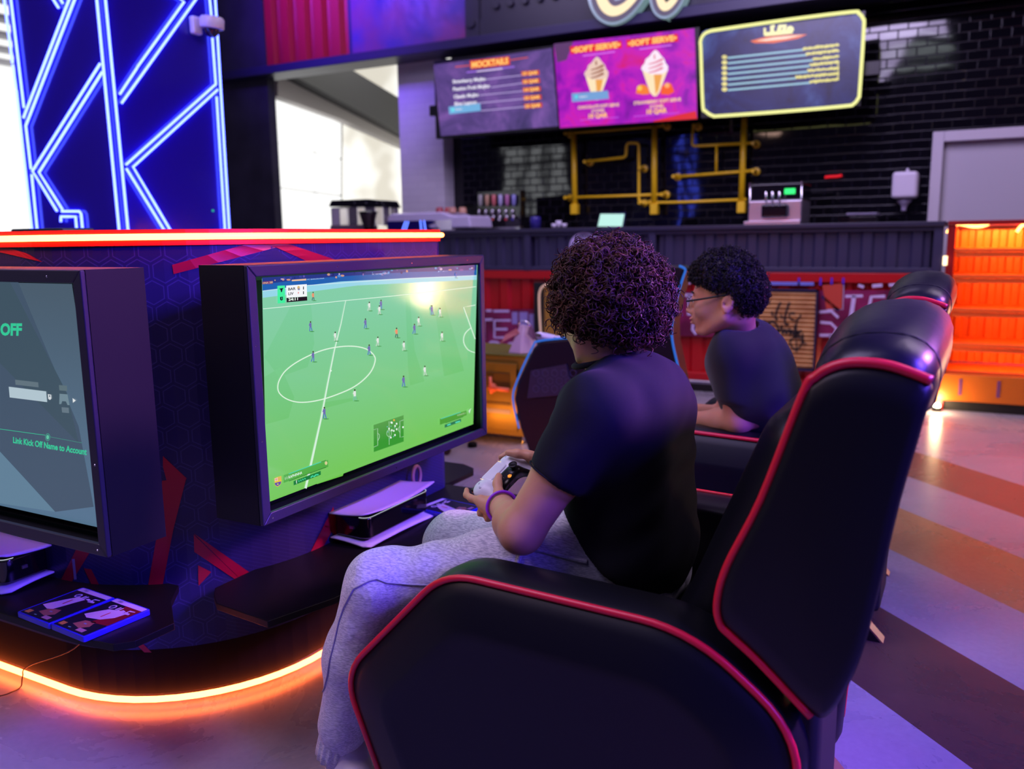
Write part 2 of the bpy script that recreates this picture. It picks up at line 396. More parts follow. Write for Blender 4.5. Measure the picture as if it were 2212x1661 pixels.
mallc = bpy.data.materials.new('far_wall_painted_daylight'); mallc.use_nodes = True; nt = mallc.node_tree
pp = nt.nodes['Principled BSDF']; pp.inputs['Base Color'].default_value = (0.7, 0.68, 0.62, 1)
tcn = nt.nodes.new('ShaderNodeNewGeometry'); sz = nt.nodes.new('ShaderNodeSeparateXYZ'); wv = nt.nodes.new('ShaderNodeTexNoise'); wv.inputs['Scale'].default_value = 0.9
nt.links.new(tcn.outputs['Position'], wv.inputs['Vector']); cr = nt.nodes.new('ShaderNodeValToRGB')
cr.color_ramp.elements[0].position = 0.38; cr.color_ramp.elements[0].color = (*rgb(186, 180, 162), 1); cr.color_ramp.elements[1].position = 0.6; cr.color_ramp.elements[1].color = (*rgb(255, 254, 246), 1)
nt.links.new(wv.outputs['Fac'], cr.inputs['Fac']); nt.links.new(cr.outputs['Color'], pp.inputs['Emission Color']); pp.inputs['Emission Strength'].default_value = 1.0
tag(B((-26, 15.6, -0.5), (-3.5, 15.8, 6.5)).build('wall_far', mallc), kind='structure')  # wall emits by itself in place of daylight falling on it
# open lit mall at the far left, behind the neon pillar
tag(B((-19, 9.4, -0.1), (-9.4, 9.6, 7.0)).build('wall_left', glow('white_wall_painted_daylight', rgb(250, 250, 248), 1.15)), kind='structure')  # emission stands in for the daylight on this white wall
for i in range(6):
    tag(B((-10.6-0.9*i-0.24, 6.0, 4.2), (-10.6-0.9*i, 9.3, 4.26)).build('ceiling_slat', mat('ceiling_slat', rgb(190, 188, 196), 0.6)), kind='structure')

# assumed front behind the camera: unseen glowing panes for the glints on the tiles
mg = thing('assumed_glazing', (-10.6, -4.6, 0), 'assumed unseen glazing behind the camera, glowing panes added for glints on the tiles', 'glazing')
gp = MB(); fm = MB()
for i in range(3):
    x = -11.3+i*0.62
    for r in range(3): gp.box((x, -4.62, 1.5+r*0.9), (x+0.48, -4.6, 2.28+r*0.9))
    fm.box((x+0.5, -4.66, 0), (x+0.58, -4.56, 4.4))
gp.build('glass_pane', glow('assumed_pane_glow', (0.92, 0.95, 1.0), 2.2), mg)
hw = thing('assumed_high_window', (-1.4, -4.6, 4.9), 'assumed unseen high window strips across the hall, glowing for streaks on the tiles', 'window')  # assumed unseen glowing strips, inferred from the bright streaks on the tiles
for r in range(3): B((-2.1, -4.62, 4.7+r*0.33), (-0.7, -4.6, 4.78+r*0.33)).build('glow_strip', glow('assumed_strip_glow', (0.85, 0.95, 1.0), 4.0), hw)
B((-2.3, -4.60, 4.55), (-0.5, -4.56, 5.6)).build('frame', navy, hw) if False else None; fm.build('mullion', navy, mg)
area('added_mall_light', (-8.6, 11.5, 5.2), (-8.4, 10.5, 2.0), 3.0, 150, (1.0, 0.98, 0.94))  # added unseen lamp to brighten the mall beyond the opening
# ================================================================== neon pillar
pil = thing('neon_pillar', (-4.26, 3.37, 0), 'square blue glass pillar wrapped in angular white-blue neon tubes', 'pillar')
pblue = mat('deep_blue_gloss_panel', rgb(38, 22, 150), 0.12, spec=0.7, bump=(1.2, 0.35, 0.03))
XP, YP = -3.90, 3.0
B((XP-0.73, YP, 0), (XP, YP+0.735, 4.9)).build('panel', pblue, pil, bevel=0.004)
NEON = glow('white_blue_neon', (0.55, 0.80, 7.5), 1.3)
def neon(ax, v, out, pts, closed=False):
    P = [at(x/2.967, y/2.967, ax, v+out*0.016) for x, y in pts]
    if pts[0][1] <= -80: P[0] = P[1]+(P[0]-P[1])*(2.2 if abs(P[0].z-P[1].z) > 0.9*(P[0]-P[1]).length else 1.0)
    path = []
    for i in range(len(P)-1): path += [P[i]+(P[i+1]-P[i])*t for t in (0, 0.5)]
    path.append(P[-1]); b = MB().tube(path, 0.0066, 8, flat=None); o = b.build('neon_tube', NEON, pil, smooth=True); return o
for pts in ([(8,-150),(80,405)], [(82,415),(103,568)], [(105,575),(212,1540)], [(52,-150),(153,690)], [(165,806),(198,1083)], [(203,1118),(245,1540)],
            [(500,-150),(150,755)], [(535,-150),(165,806)], [(642,408),(208,1096),(365,1352)], [(655,462),(250,1105),(400,1342)],
            [(396,1354),(508,1354),(520,1372),(536,1540)], [(390,1422),(390,1388),(484,1388),(498,1540)], [(250,-150),(375,50)], [(300,-150),(402,20)], [(606,-150),(770,1540)]):
    neon('y', YP, -1, pts)
for pts in ([(661,-150),(827,1540)], [(1050,-80),(1180,12),(880,430)], [(878,436),(768,603)], [(1360,-150),(780,660)], [(1383,540),(808,1055)], [(1395,575),(853,1070),(1130,1540)],
            [(810,1080),(1092,1540)], [(1330,-150),(1357,130)], [(1360,228),(1383,540)], [(1388,620),(1446,1540)], [(1370,-150),(1388,130)], [(1393,215),(1474,1540)]):
    neon('x', XP, 1, pts)
# small green power light on the right face
g0 = at(460, 455, 'x', XP+0.004); MB().ell(g0, (0.006, 0.008, 0.008), 8).build('indicator_light', glow('green_led', rgb(30, 170, 140), 1), pil)
dc = at(447, 58, 'x', XP+0.06)
dome = thing('dome_camera', tuple(dc), 'white dome security camera fixed to the neon pillar', 'security camera')
wp = mat('white_plastic', rgb(214, 206, 226), 0.35)
MB().lathe([(0.062, 0), (0.066, 0.006), (0.066, 0.05), (0.058, 0.062)], (XP+0.075, dc.y+0.02, dc.z-0.008), (0.12, 0, 1), 28).build('housing', wp, dome, smooth=False, bevel=0.003)
MB().ell((XP+0.075, dc.y+0.02, dc.z-0.006), (0.043, 0.043, 0.05), 20).build('lens_dome', mat('smoked_dome', rgb(30, 22, 60), 0.05, spec=0.8), dome, smooth=True)
MB().box((XP+0.001, dc.y-0.075, dc.z-0.045), (XP+0.04, dc.y-0.01, dc.z+0.05)).build('bracket', wp, dome, bevel=0.012, seg=3)

# ================================================================== display kiosk (rounded square)
KX, KY, KR = -1.65, 1.355, 0.5; KX0, KY1 = -2.95, 2.59
def rpath(o=0.0, n=14):
    x0, x1, y0, y1, r = KX0-o, KX+o, KY-o, KY1+o, KR+o; out = []
    for cx_, cy_, a0_ in ((x1-r, y0+r, -90), (x1-r, y1-r, 0), (x0+r, y1-r, 90), (x0+r, y0+r, 180)):
        rr = r
        for i in range(n+1):
            a = math.radians(a0_+90*i/n); out.append((cx_+rr*math.cos(a), cy_+rr*math.sin(a)))
    return out
KR_far = 0.06
def kpath(o=0.0, n=14):   # big radius towards the viewer, tight corners at the back
    out = []
    for (cx_, cy_, r, a0_) in ((KX-KR, KY+KR, KR, -90), (KX-KR_far, KY1-KR_far, KR_far, 0), (KX0+KR_far, KY1-KR_far, KR_far, 90), (KX0+KR_far, KY+KR_far, KR_far, 180)):
        for i in range(n+1):
            a = math.radians(a0_+90*i/n); out.append((cx_+(r+o)*math.cos(a), cy_+(r+o)*math.sin(a)))
    return out
kio = thing('display_kiosk', (-2.3, 1.95, 0), 'dark rounded gaming kiosk with hexagon graphic wrap and orange light strips', 'kiosk')
def hex_mat():
    m = bpy.data.materials.new('hexagon_graphic_wrap'); m.use_nodes = True; nt = m.node_tree; N = nt.nodes; L = nt.links; p = N['Principled BSDF']
    uv = N.new('ShaderNodeUVMap'); uv.uv_map = 'uv'
    def vm(op, a, b=None):
        n = N.new('ShaderNodeVectorMath'); n.operation = op
        for i, v in enumerate((a, b)):
            if v is None: continue
            if isinstance(v, tuple): n.inputs[i].default_value = v
            else: L.new(v, n.inputs[i])
        return n
    def M_(op, a, b=None):
        n = N.new('ShaderNodeMath'); n.operation = op
        for i, v in enumerate((a, b)):
            if v is None: continue
            if isinstance(v, (int, float)): n.inputs[i].default_value = v
            else: L.new(v, n.inputs[i])
        return n.outputs[0]
    s = vm('MULTIPLY', uv.outputs[0], (1/0.062, 1/0.062, 0)).outputs[0]
    R, H = (1.0, 1.7320508, 1.0), (0.5, 0.8660254, 0.5)
    s = vm('ADD', s, (100*1.0, 100*1.7320508, 0)).outputs[0]
    a = vm('SUBTRACT', vm('MODULO', s, R).outputs[0], H).outputs[0]
    b = vm('SUBTRACT', vm('MODULO', vm('SUBTRACT', s, H).outputs[0], R).outputs[0], H).outputs[0]
    def hd(q):
        q = vm('ABSOLUTE', q).outputs[0]; q = vm('MULTIPLY', q, (1, 1, 0)).outputs[0]
        d = vm('DOT_PRODUCT', q, (0.5, 0.8660254, 0)).outputs['Value']; sp = N.new('ShaderNodeSeparateXYZ'); L.new(q, sp.inputs[0])
        return M_('MAXIMUM', d, sp.outputs[0])
    h = M_('MINIMUM', hd(a), hd(b))
    line = M_('MULTIPLY', M_('GREATER_THAN', h, 0.40), M_('LESS_THAN', h, 0.445))
    su = N.new('ShaderNodeSeparateXYZ'); L.new(uv.outputs[0], su.inputs[0]); U_, V_ = su.outputs[0], su.outputs[1]
    # hexagon band and fine hatched panels alternate around the body
    band = M_('MAXIMUM', M_('COMPARE', U_, -0.03), M_('COMPARE', U_, 9.0))
    cmpn = [n for n in N if n.type == 'MATH' and n.operation == 'COMPARE']; cmpn[0].inputs[2].default_value = 0.115; cmpn[1].inputs[2].default_value = 0.01
    band = M_('MAXIMUM', band, M_('GREATER_THAN', V_, 1.17))
    line = M_('MULTIPLY', line, band)
    hat = M_('GREATER_THAN', M_('MODULO', M_('ADD', M_('MULTIPLY', V_, 90.0), M_('MULTIPLY', U_, 40.0)), 1.0), 0.72)
    hat = M_('MULTIPLY', hat, M_('SUBTRACT', 1.0, band))
    def mixc(f, a_, b_):
        n = N.new('ShaderNodeMix'); n.data_type = 'RGBA'; L.new(f, n.inputs[0])
        for i, v in ((6, a_), (7, b_)):
            if isinstance(v, tuple): n.inputs[i].default_value = (*v, 1)
            else: L.new(v, n.inputs[i])
        return n.outputs[2]
    base = mixc(band, rgb(46, 42, 86), rgb(40, 34, 86)); c = mixc(line, base, rgb(62, 54, 112)); c = mixc(hat, c, rgb(54, 50, 98))
    L.new(c, p.inputs['Base Color']); p.inputs['Roughness'].default_value = 0.35; p.inputs['Specular IOR Level'].default_value = 0.4
    return m
HEX = hex_mat(); REDV = mat('red_graphic_stripe', rgb(178, 8, 44), 0.35); DARKV = mat('dark_graphic_edge', rgb(34, 30, 74), 0.35)
def wallmesh(z0, z1, o, m, name, par, uv=True):
    P = kpath(o); n = len(P); b = MB(); vs = [(x, y, z0) for x, y in P]+[(x, y, z1) for x, y in P]
    b.add(vs, [(i, (i+1) % n, n+(i+1) % n, n+i) for i in range(n)]+[tuple(range(n, 2*n))]+[tuple(range(n-1, -1, -1))])
    if uv:
        L_ = [0.0]
        for i in range(1, n): L_.append(L_[-1]+math.hypot(P[i][0]-P[i-1][0], P[i][1]-P[i-1][1]))
        mid = L_[7]; us = [l-mid for l in L_]; b.uv = [(u, z0) for u in us]+[(u, z1) for u in us]
    return b.build(name, m, par)
wallmesh(0.17, 1.245, 0, HEX, 'body', kio)
wallmesh(0.035, 0.17, -0.012, mat('black_plinth', rgb(7, 7, 8), 0.8, spec=0.2), 'plinth', kio, False)
wallmesh(1.245, 1.285, 0.006, mat('trim_red_halo', rgb(170, 26, 20), 0.4), 'top_trim', kio, False)  # red base colour stands in for the strip's halo on the trim
ORG = glow('orange_led_strip', (14.0, 2.0, 0.42), 1.7)
MB().tube([(x, y, 1.2665) for x, y in kpath(0.012)], 0.0078, 8, closed=True).build('led_strip', ORG, kio, smooth=True)
MB().tube([(x, y, 0.024) for x, y in kpath(-0.002)], 0.0085, 8, closed=True).build('led_strip', ORG, kio, smooth=True)
# red chevrons of the wrap, laid on the body surface
def body_hit(px, py, off=0.0012):
    d = ray(px, py); best = None; ts = []
    t = (KX+off-0)/d.x; p = EYEP+d*t
    if KY+KR <= p.y <= KY1: ts.append((t, p))
    t = (KY-off)/d.y; p = EYEP+d*t
    if p.x <= KX-KR: ts.append((t, p))
    cx_, cy_, r = KX-KR, KY+KR, KR+off; a = d.x**2+d.y**2; bb = -2*(d.x*cx_+d.y*cy_); c = cx_**2+cy_**2-r*r; D = bb*bb-4*a*c
    if D > 0:
        t = (-bb-math.sqrt(D))/(2*a); p = EYEP+d*t
        if p.x >= cx_-1e-4 and p.y <= cy_+1e-4: ts.append((t, p))
    return min(ts, key=lambda q: q[0])[1] if ts else None
def decal(b, q, mi, off=0.0012, nu=10, nv=5):
    def fn(u, v):
        x = (q[0][0]*(1-u)+q[1][0]*u)*(1-v)+(q[3][0]*(1-u)+q[2][0]*u)*v; y = (q[0][1]*(1-u)+q[1][1]*u)*(1-v)+(q[3][1]*(1-u)+q[2][1]*u)*v
        return body_hit(x, y, off) or V(KX+off, KY1, 0.5)
    b.grid(fn, nu, nv, mi, flip=True)
rs = MB()
def c3(x, y): return (x/2.764, 1060+y/2.764)
for q in ([(375,592),(372,572),(562,519),(618,529)], [(562,519),(600,519),(745,568),(690,576)],
          [(0,545),(0,530),(60,548),(92,566)],
          [(352,1008),(352,985),(404,1034),(362,1046)], [c3(968,-60),c3(1112,-75),c3(1035,230),c3(943,230)], [c3(943,230),c3(1035,230),c3(948,680),c3(865,680)],
          [c3(1157,255),c3(1168,262),c3(1602,565),c3(1508,598)], [c3(1157,262),c3(1508,598),c3(1480,580),c3(1160,365)], [c3(1183,445),c3(1262,485),c3(1186,568),c3(1184,500)],
          [c3(1990,95),c3(2010,190),c3(1873,440),c3(1800,475)],
          [c3(480,300),c3(572,310),c3(418,560),c3(350,560)], [c3(500,462),c3(545,470),c3(612,600),c3(560,590)], [c3(778,885),c3(825,885),c3(905,965),c3(862,965)],
          [(700,1135),(830,1135),(790,1160),(745,1172)]):
    rs = MB(); decal(rs, q, 0); rs.build('red_stripe', REDV, kio)
db = MB()
for q in ([(562,519),(600,519),(690,590),(470,590)],): decal(db, [(575,541),(600,541),(660,590),(490,590)], 0, 0.0016)
db.build('graphic_panel', DARKV, kio)
# shelves
shm = mat('black_laminate', rgb(10, 9, 13), 0.5, spec=0.25)
def shelf(pts, z=0.355, th=0.018):
    return MB().prism([(x, y, z-th) for x, y in pts], (0, 0, th)).build('shelf', shm, kio, bevel=0.002)
shelf([(-1.66, 1.46), (-1.62, 1.432), (-1.43, 1.413), (-1.375, 1.59), (-1.36, 1.70), (-1.36, 2.585), (-1.70, 2.585), (-1.70, 1.50)])
shelf([(-2.90, 1.44), (-2.90, 1.15), (-1.776, 1.15), (-1.66, 1.165), (-1.63, 1.20), (-1.625, 1.305), (-1.735, 1.39), (-1.80, 1.47)])
shelf([(-2.8, 2.592), (-1.67, 2.592), (-1.668, 2.78), (-1.692, 2.822), (-1.76, 2.86), (-2.8, 2.87)])
# station number on the wrap
nb = MB(); vs, fs, W = text_mesh('1', 0.0); P0 = body_hit(160, 1252, 0.002); P1 = body_hit(178, 1250, 0.002); Xd = (P1-P0).normalized()
k = 0.095
nb.add([P0+Xd*x*k*1.0+V(0, 0, y*0.085) for x, y in vs], fs); nb.build('station_number', mat('grey_numeral', rgb(150, 142, 165), 0.5), kio)

# ================================================================== televisions in their casings
def tv(name, O, U, Nn, label, wd=1.02, z0=0.612, z1=1.201, dp=0.147):
    U = Vector(U); Nn = Vector(Nn); O = Vector(O)      # O = outer lower corner on the front plane, U across, N out of the front
    P = lambda u, n, z: O+U*u+Nn*n+V(0, 0, z)
    root = thing(name, tuple(O+U*wd/2+V(0, 0, z0)), label, 'television')
    cas = mat('black_painted_casing', rgb(15, 14, 22), 0.5, spec=0.3); e = 0.012
    b = MB()
    def slab(u0, u1, n0, n1, a, c): b.prism([P(u0, n0, a), P(u1, n0, a), P(u1, n1, a), P(u0, n1, a)], (0, 0, c-a))
    slab(0, e, -dp, -e, z0, z1); slab(wd-e, wd, -dp, -e, z0, z1); slab(e, wd-e, -dp, -e, z0, z0+e); slab(e, wd-e, -dp, -e, z1-e, z1); slab(e, wd-e, -dp, -dp+0.01, z0+e, z1-e)
    c = b.build('casing', cas, root)
    fw = 0.026; f = MB(); H = z1-z0
    for pts in ([(0,0),(wd,0),(wd-fw,fw),(fw,fw)], [(wd,0),(wd,H),(wd-fw,H-fw),(wd-fw,fw)], [(wd,H),(0,H),(fw,H-fw),(wd-fw,H-fw)], [(0,H),(0,0),(fw,fw),(fw,H-fw)]):
        f.prism([P(u, -e, z0+z) for u, z in pts], Nn*e)
    fr_ = f.build('front_frame', mat('frame_satin_black', rgb(38, 34, 54), 0.42), root, bevel=0.003)
    for u, z in ((0.03, 0.012), (wd/2, 0.012), (wd-0.03, 0.012), (0.012, H/3), (wd-0.012, H/3), (0.012, H*0.7), (0.3, H-0.014), (0.62, H-0.014), (0.92, H-0.014)):
        MB().lathe([(0.0022, 0), (0.0018, 0.0006)], P(u, 0, z0+z), Nn, 8).build('screw', mat('bright_screw', (0.75, 0.72, 0.8), 0.2, 1.0), fr_)
    bz = MB(); g = 0.010
    for pts in ([(fw,fw),(wd-fw,fw),(wd-fw,fw+g*2),(fw,fw+g*2)], [(wd-fw-g,fw),(wd-fw,fw),(wd-fw,H-fw),(wd-fw-g,H-fw)], [(fw,H-fw-g),(wd-fw,H-fw-g),(wd-fw,H-fw),(fw,H-fw)], [(fw,fw),(fw+g,fw),(fw+g,H-fw),(fw,H-fw)]):
        bz.prism([P(u, -0.052, z0+z) for u, z in pts], Nn*0.006)
    bz.build('bezel', mat('gloss_black_bezel', rgb(8, 8, 12), 0.12, spec=0.6), root)
    MB().prism([P(wd*0.3, -dp-0.03, z0+0.15), P(wd*0.7, -dp-0.03, z0+0.15), P(wd*0.7, -dp-0.03, z1-0.12), P(wd*0.3, -dp-0.03, z1-0.12)], Nn*0.03).build('wall_mount', cas, root)
    return root
tvR = tv('television', (-1.38, 1.37, 0), (0, 1, 0), (1, 0, 0), 'television showing a football video game, in the casing in front of the seated boys', 1.025)
tvL = tv('television', (-2.555, 1.08, 0), (1, 0, 0), (0, -1, 0), 'television showing a grey-blue menu with green text, cut off by the left frame edge', 1.025)
# ---- right screen: football match
SX = -1.42
def screen_mat(name, lo, hi, z0, z1, k=1.0, rough=0.10):
    m = bpy.data.materials.new(name); m.use_nodes = True; nt = m.node_tree; p = nt.nodes['Principled BSDF']; p.inputs['Base Color'].default_value = (0, 0, 0, 1); p.inputs['Roughness'].default_value = rough
    p.inputs['Specular IOR Level'].default_value = 0.5
    g = nt.nodes.new('ShaderNodeNewGeometry'); s = nt.nodes.new('ShaderNodeSeparateXYZ'); mr = nt.nodes.new('ShaderNodeMapRange'); mx = nt.nodes.new('ShaderNodeMix'); mx.data_type = 'RGBA'
    mr.inputs[1].default_value = z0; mr.inputs[2].default_value = z1; nt.links.new(g.outputs['Position'], s.inputs[0]); nt.links.new(s.outputs[2], mr.inputs[0]); nt.links.new(mr.outputs[0], mx.inputs[0])
    mx.inputs[6].default_value = (*lo, 1); mx.inputs[7].default_value = (*hi, 1); nt.links.new(mx.outputs[2], p.inputs['Emission Color']); p.inputs['Emission Strength'].default_value = k; return m
A = Art('x', SX, 1, 0.00025); A.plane = (V(-1.42, 2, 0.645), V(0.523, 0, -0.028).normalized())
gA = screen_mat('pitch_light', rgb(118, 200, 92), rgb(132, 206, 168), 0.66, 1.10); gB = screen_mat('pitch_dark', rgb(109, 194, 74), rgb(125, 204, 160), 0.66, 1.10)
yz = lambda y, z: V(SX, y, z)
# the panel itself, then stripes
A.add([(-1.4195, 1.424, 0.648), (-1.4195, 2.371, 0.648), (-1.3918, 2.371, 1.170), (-1.3918, 1.424, 1.170)], [(0, 1, 2, 3)], A.mi(gA))
def c6(x, y): return (520+x/2.768, 540+y/2.768)
A.up()
for q in ([(140,760),(240,700),(320,880),(255,1120),(215,1290),(165,1480)], [(560,900),(700,880),(690,1010),(655,1230),(610,1350),(455,1400),(500,1020),(505,910)], [(890,300),(985,290),(1000,700),(1050,1140),(1120,1140),(1200,1100),(1040,600),(1010,280)],
          [(1150,270),(1210,270),(1330,700),(1385,1020),(1320,1060),(1230,860)], [(300,335),(420,322),(440,560),(400,700),(230,760),(140,640)]):
    A.poly([c6(*p) for p in q], gB)
A.up(); W = lambda k: ink(236, 252, 240, k)
A.poly([c6(*p) for p in ((128,165),(1411,88),(1410,178),(700,212),(132,286))], ink(150, 214, 232)).up()
A.poly([c6(*p) for p in ((128,165),(1411,88),(1410,152),(1000,168),(600,188),(130,243))], ink(28, 96, 178)).up()
A.poly([c6(*p) for p in ((128,165),(1411,88),(1410,120),(1000,132),(600,158),(400,172),(130,205))], ink(36, 56, 138)).up()
A.line([c6(*p) for p in ((132,245),(400,212),(700,190),(1000,170),(1410,153))], 1.6, ink(200, 230, 240))
for i in range(46):
    u = random.random(); x = 130+u*1270; y = 165-(x-128)*0.0600+random.uniform(2, 26); w = random.uniform(5, 26)
    A.disc(*c6(x, y), w/5.5, random.uniform(1.2, 3.2), ink(*random.choice([(190, 170, 210), (96, 80, 170), (70, 140, 210), (200, 150, 130), (60, 70, 160), (160, 120, 180), (30, 40, 110)])), 7)
A.up(); A.poly([c6(*p) for p in ((128,190),(192,184),(192,202),(128,205))], ink(130, 60, 110)); A.poly([c6(*p) for p in ((305,178),(392,171),(392,182),(305,187))], ink(226, 186, 156))
A.up(); A.text('ONA: 285', c6(132,203), c6(192,197), 3.6, ink(244, 226, 170)); A.text('FC BARCELONA', c6(398,180), c6(500,172), 2.4, ink(190, 220, 250)); A.text('FC REMASTERED', c6(786,150), c6(886,143), 3.0, ink(190, 200, 240)); A.text('FC', c6(1180,132), c6(1240,128), 2.2, ink(170, 200, 250))
A.line([c6(*p) for p in ((134,352),(400,326),(628,302),(900,276),(1200,243),(1407,219))], 1.1, W(1))
A.line([c6(*p) for p in ((628,302),(600,440),(560,600),(520,800),(480,1010),(440,1190),(388,1425))], (1.4, 5.0), ink(214, 240, 220))
A.line([c6(*p) for p in catmull([(222,820),(232,776),(270,720),(350,662),(470,606),(580,580),(680,576),(755,594),(798,632),(803,668),(780,725),(730,780),(660,828),(560,870),(480,895),(400,909),(330,908),(270,888),(232,856)], 5, True)], 2.2, ink(226, 246, 226), True)
A.disc(*c6(540,722), 1.6, 1.6, W(1)); A.line([c6(*p) for p in ((1403,329),(1333,342),(1402,532))], 1.5, W(1)); A.line([c6(*p) for p in catmull([(1377,465),(1345,495),(1333,530),(1338,565),(1362,598),(1400,614)], 5)], 1.4, W(1))
A.up()
def footballer(x, y, shirt, shorts, s=1.0, lean=0):
    X, Y = c6(x, y); s = s*1.0
    A.disc(X+3*s, Y+10.6*s, 5*s, 0.9*s, ink(70, 150, 76), 8)
    A.poly([(X-1.6*s, Y+2*s), (X-0.2*s, Y+2*s), (X-1.6*s+lean, Y+10*s), (X-3.2*s+lean, Y+10*s)], shorts)
    A.poly([(X+0.2*s, Y+2*s), (X+1.8*s, Y+2*s), (X+2.9*s+lean, Y+9.4*s), (X+1.5*s+lean, Y+9.8*s)], shorts)
    A.up(); A.poly([(X-2.2*s, Y-6*s), (X+1.9*s, Y-6.3*s), (X+2.0*s, Y+2.6*s), (X-1.9*s, Y+3*s)], shirt); A.poly([(X-2.0*s, Y-5.4*s), (X-3.4*s, Y-1*s), (X-2.6*s, Y-0.6*s), (X-1.2*s, Y-3*s)], shirt)
    A.disc(X, Y-8*s, 1.35*s, 1.7*s, ink(66, 46, 40), 8); A.k -= 1
wt, bl_, og, dkk = ink(226, 232, 226), ink(78, 104, 196), ink(240, 146, 110), ink(44, 66, 92)
for i, (x, y) in enumerate(((769,335),(829,357),(565,515),(820,545),(1192,372),(1064,425),(1204,515),(976,572),(1101,720))): footballer(x, y, wt, ink(206, 214, 206), 0.92+0.00022*y, (i % 3-1))
footballer(682, 865, wt, ink(120, 190, 170), 1.25, 0.5)
for i, (x, y) in enumerate(((839,325),(746,438),(417,455),(433,635),(768,595),(1143,358),(1039,470),(974,783),(500,972))): footballer(x, y, ink(112, 108, 176), bl_, 0.95+0.00035*y, (i % 3-1)*1.2)
footballer(433, 275, og, dkk, 0.95); footballer(932, 493, og, dkk, 1.1); footballer(1287, 150, bl_, bl_, 0.6)
A.up().up()
# scoreboard
gn = ink(66, 240, 160)
A.poly([c6(*p) for p in ((219,214),(264,212),(266,316),(221,320))], gn); A.poly([c6(*p) for p in ((272,213),(395,204),(397,277),(274,286))], ink(244, 246, 250)); A.poly([c6(*p) for p in ((274,287),(397,278),(398,302),(275,313))], ink(28, 16, 28)); A.up()
ik = ink(14, 20, 40)
A.text('BAR', c6(284,242), c6(328,238), 5.8, ik, 0.02); A.text('LIV', c6(285,270), c6(316,267), 5.8, ik, 0.02); A.text('1', c6(373,236), c6(378,235.6), 6.2, ik, 0.02); A.text('1', c6(373,264), c6(378,263.6), 6.2, ik, 0.02)
A.text('24:11', c6(285,304), c6(342,299), 5.6, W(1), 0.03)
A.poly([c6(*p) for p in ((230,231),(256,227),(250,236),(246,252),(241,252),(238,238))], ik); A.poly([c6(*p) for p in ((235,281),(252,279),(252,297),(244,303),(236,298))], ik)
A.disc(*c6(346,226), 3.0, 4.2, ink(214, 180, 120), 8); A.disc(*c6(347,234), 2.6, 2.4, ink(120, 120, 170), 8); A.poly([c6(*p) for p in ((342,252),(348,250),(346,262),(343,262))], ink(226, 110, 110)); A.up(); A.poly([c6(*p) for p in ((243,284),(247,284),(246,296),(244,296))], gn)
# player plate, lower left
def c5(x, y): return (560+x/10.055, 960+y/10.055)
pg = screen_mat('plate_green', rgb(74, 168, 50), rgb(96, 182, 96), 0.66, 0.74)
A.poly([c5(*p) for p in ((528,668),(1495,335),(1498,485),(530,835))], pg).up()
A.line([c5(640,640), c5(1345,380)], 1.3, ink(60, 214, 196)); A.line([c5(1345,380), c5(1450,343)], 0.9, ink(18, 70, 44)); A.line([c5(650,795), c5(1455,492)], 0.9, ink(10, 70, 40))
A.text('11', c5(560,772), c5(606,755), 6.0, W(1)); A.text('RAPHINHA', c5(636,745), c5(932,638), 6.0, W(1), 0.01)
A.poly([c5(*p) for p in ((745,798),(1335,572),(1338,658),(748,888))], ink(26, 124, 62)); A.up()
for i in range(4):
    cx_, cy_ = c5(862+i*44, 795-i*17); A.poly([(cx_+(2.0 if j % 2 == 0 else 0.85)*math.sin(j*math.pi/5), cy_-(2.4 if j % 2 == 0 else 1.0)*math.cos(j*math.pi/5)) for j in range(10)], ink(80, 232, 170))
A.line([c5(815,850), c5(805,800), c5(820,780)], 1.2, W(1)); A.line([c5(*p) for p in ((1118,720),(1160,680),(1190,700),(1230,660),(1290,655))], 2.6, ink(70, 222, 168)); A.disc(*c5(1452,405), 3.0, 4.2, ink(214, 208, 150), 8)
A.poly([c5(*p) for p in ((330,735),(405,705),(478,685),(486,800),(465,870),(400,925),(345,890),(332,810))], ink(232, 196, 60)).up()
A.poly([c5(*p) for p in ((335,742),(400,716),(404,782),(338,800))], ink(236, 210, 200)); A.poly([c5(*p) for p in ((410,714),(472,695),(476,766),(412,782))], ink(222, 178, 96)); A.poly([c5(*p) for p in ((336,838),(478,800),(462,862),(400,910),(348,882))], ink(96, 76, 170)); A.up()
A.line([c5(368,730), c5(371,792)], 0.9, ink(220, 90, 100)); A.line([c5(337,772), c5(403,750)], 0.9, ink(220, 90, 100)); A.disc(*c5(404,862), 1.9, 2.0, ink(200, 190, 90), 8)
# radar
def c7(x, y): return (780+x/7.9, 860+y/7.9)
A.poly([c7(*p) for p in ((213,458),(725,290),(727,740),(217,920))], screen_mat('radar_green', rgb(58, 152, 52), rgb(110, 166, 96), 0.70, 0.80)).up(); lw = ink(196, 232, 200)
A.line([c7(215,540), c7(283,518), c7(285,805), c7(217,835)], 0.8, lw); A.line([c7(725,372), c7(662,393), c7(665,670), c7(727,655)], 0.8, lw); A.line([c7(478,395), c7(480,795)], 0.7, lw)
A.line([c7(478+40*math.cos(a), 600-0.0*a+58*math.sin(a)) for a in [i*math.pi/8 for i in range(16)]], 0.8, lw, True); A.line([c7(*p) for p in ((288,600),(312,625),(314,665),(290,720))], 0.8, lw); A.line([c7(*p) for p in ((660,480),(640,510),(640,550),(658,580))], 0.8, lw)
for i, (x, y) in enumerate(((515,415),(527,420),(607,437),(580,475),(478,520),(608,530),(525,548),(558,558),(716,495),(578,630),(508,672))): A.disc(*c7(x, y), 1.7, 2.3, W(1), 8)
A.disc(*c7(562,376), 1.7, 2.2, ink(250, 190, 70), 8)
for x, y in ((447,488),(512,478),(573,505),(458,575),(553,655),(482,700)): A.poly([c7(x-8, y+10), c7(x+8, y+6), c7(x, y-14)], ink(130, 210, 220))
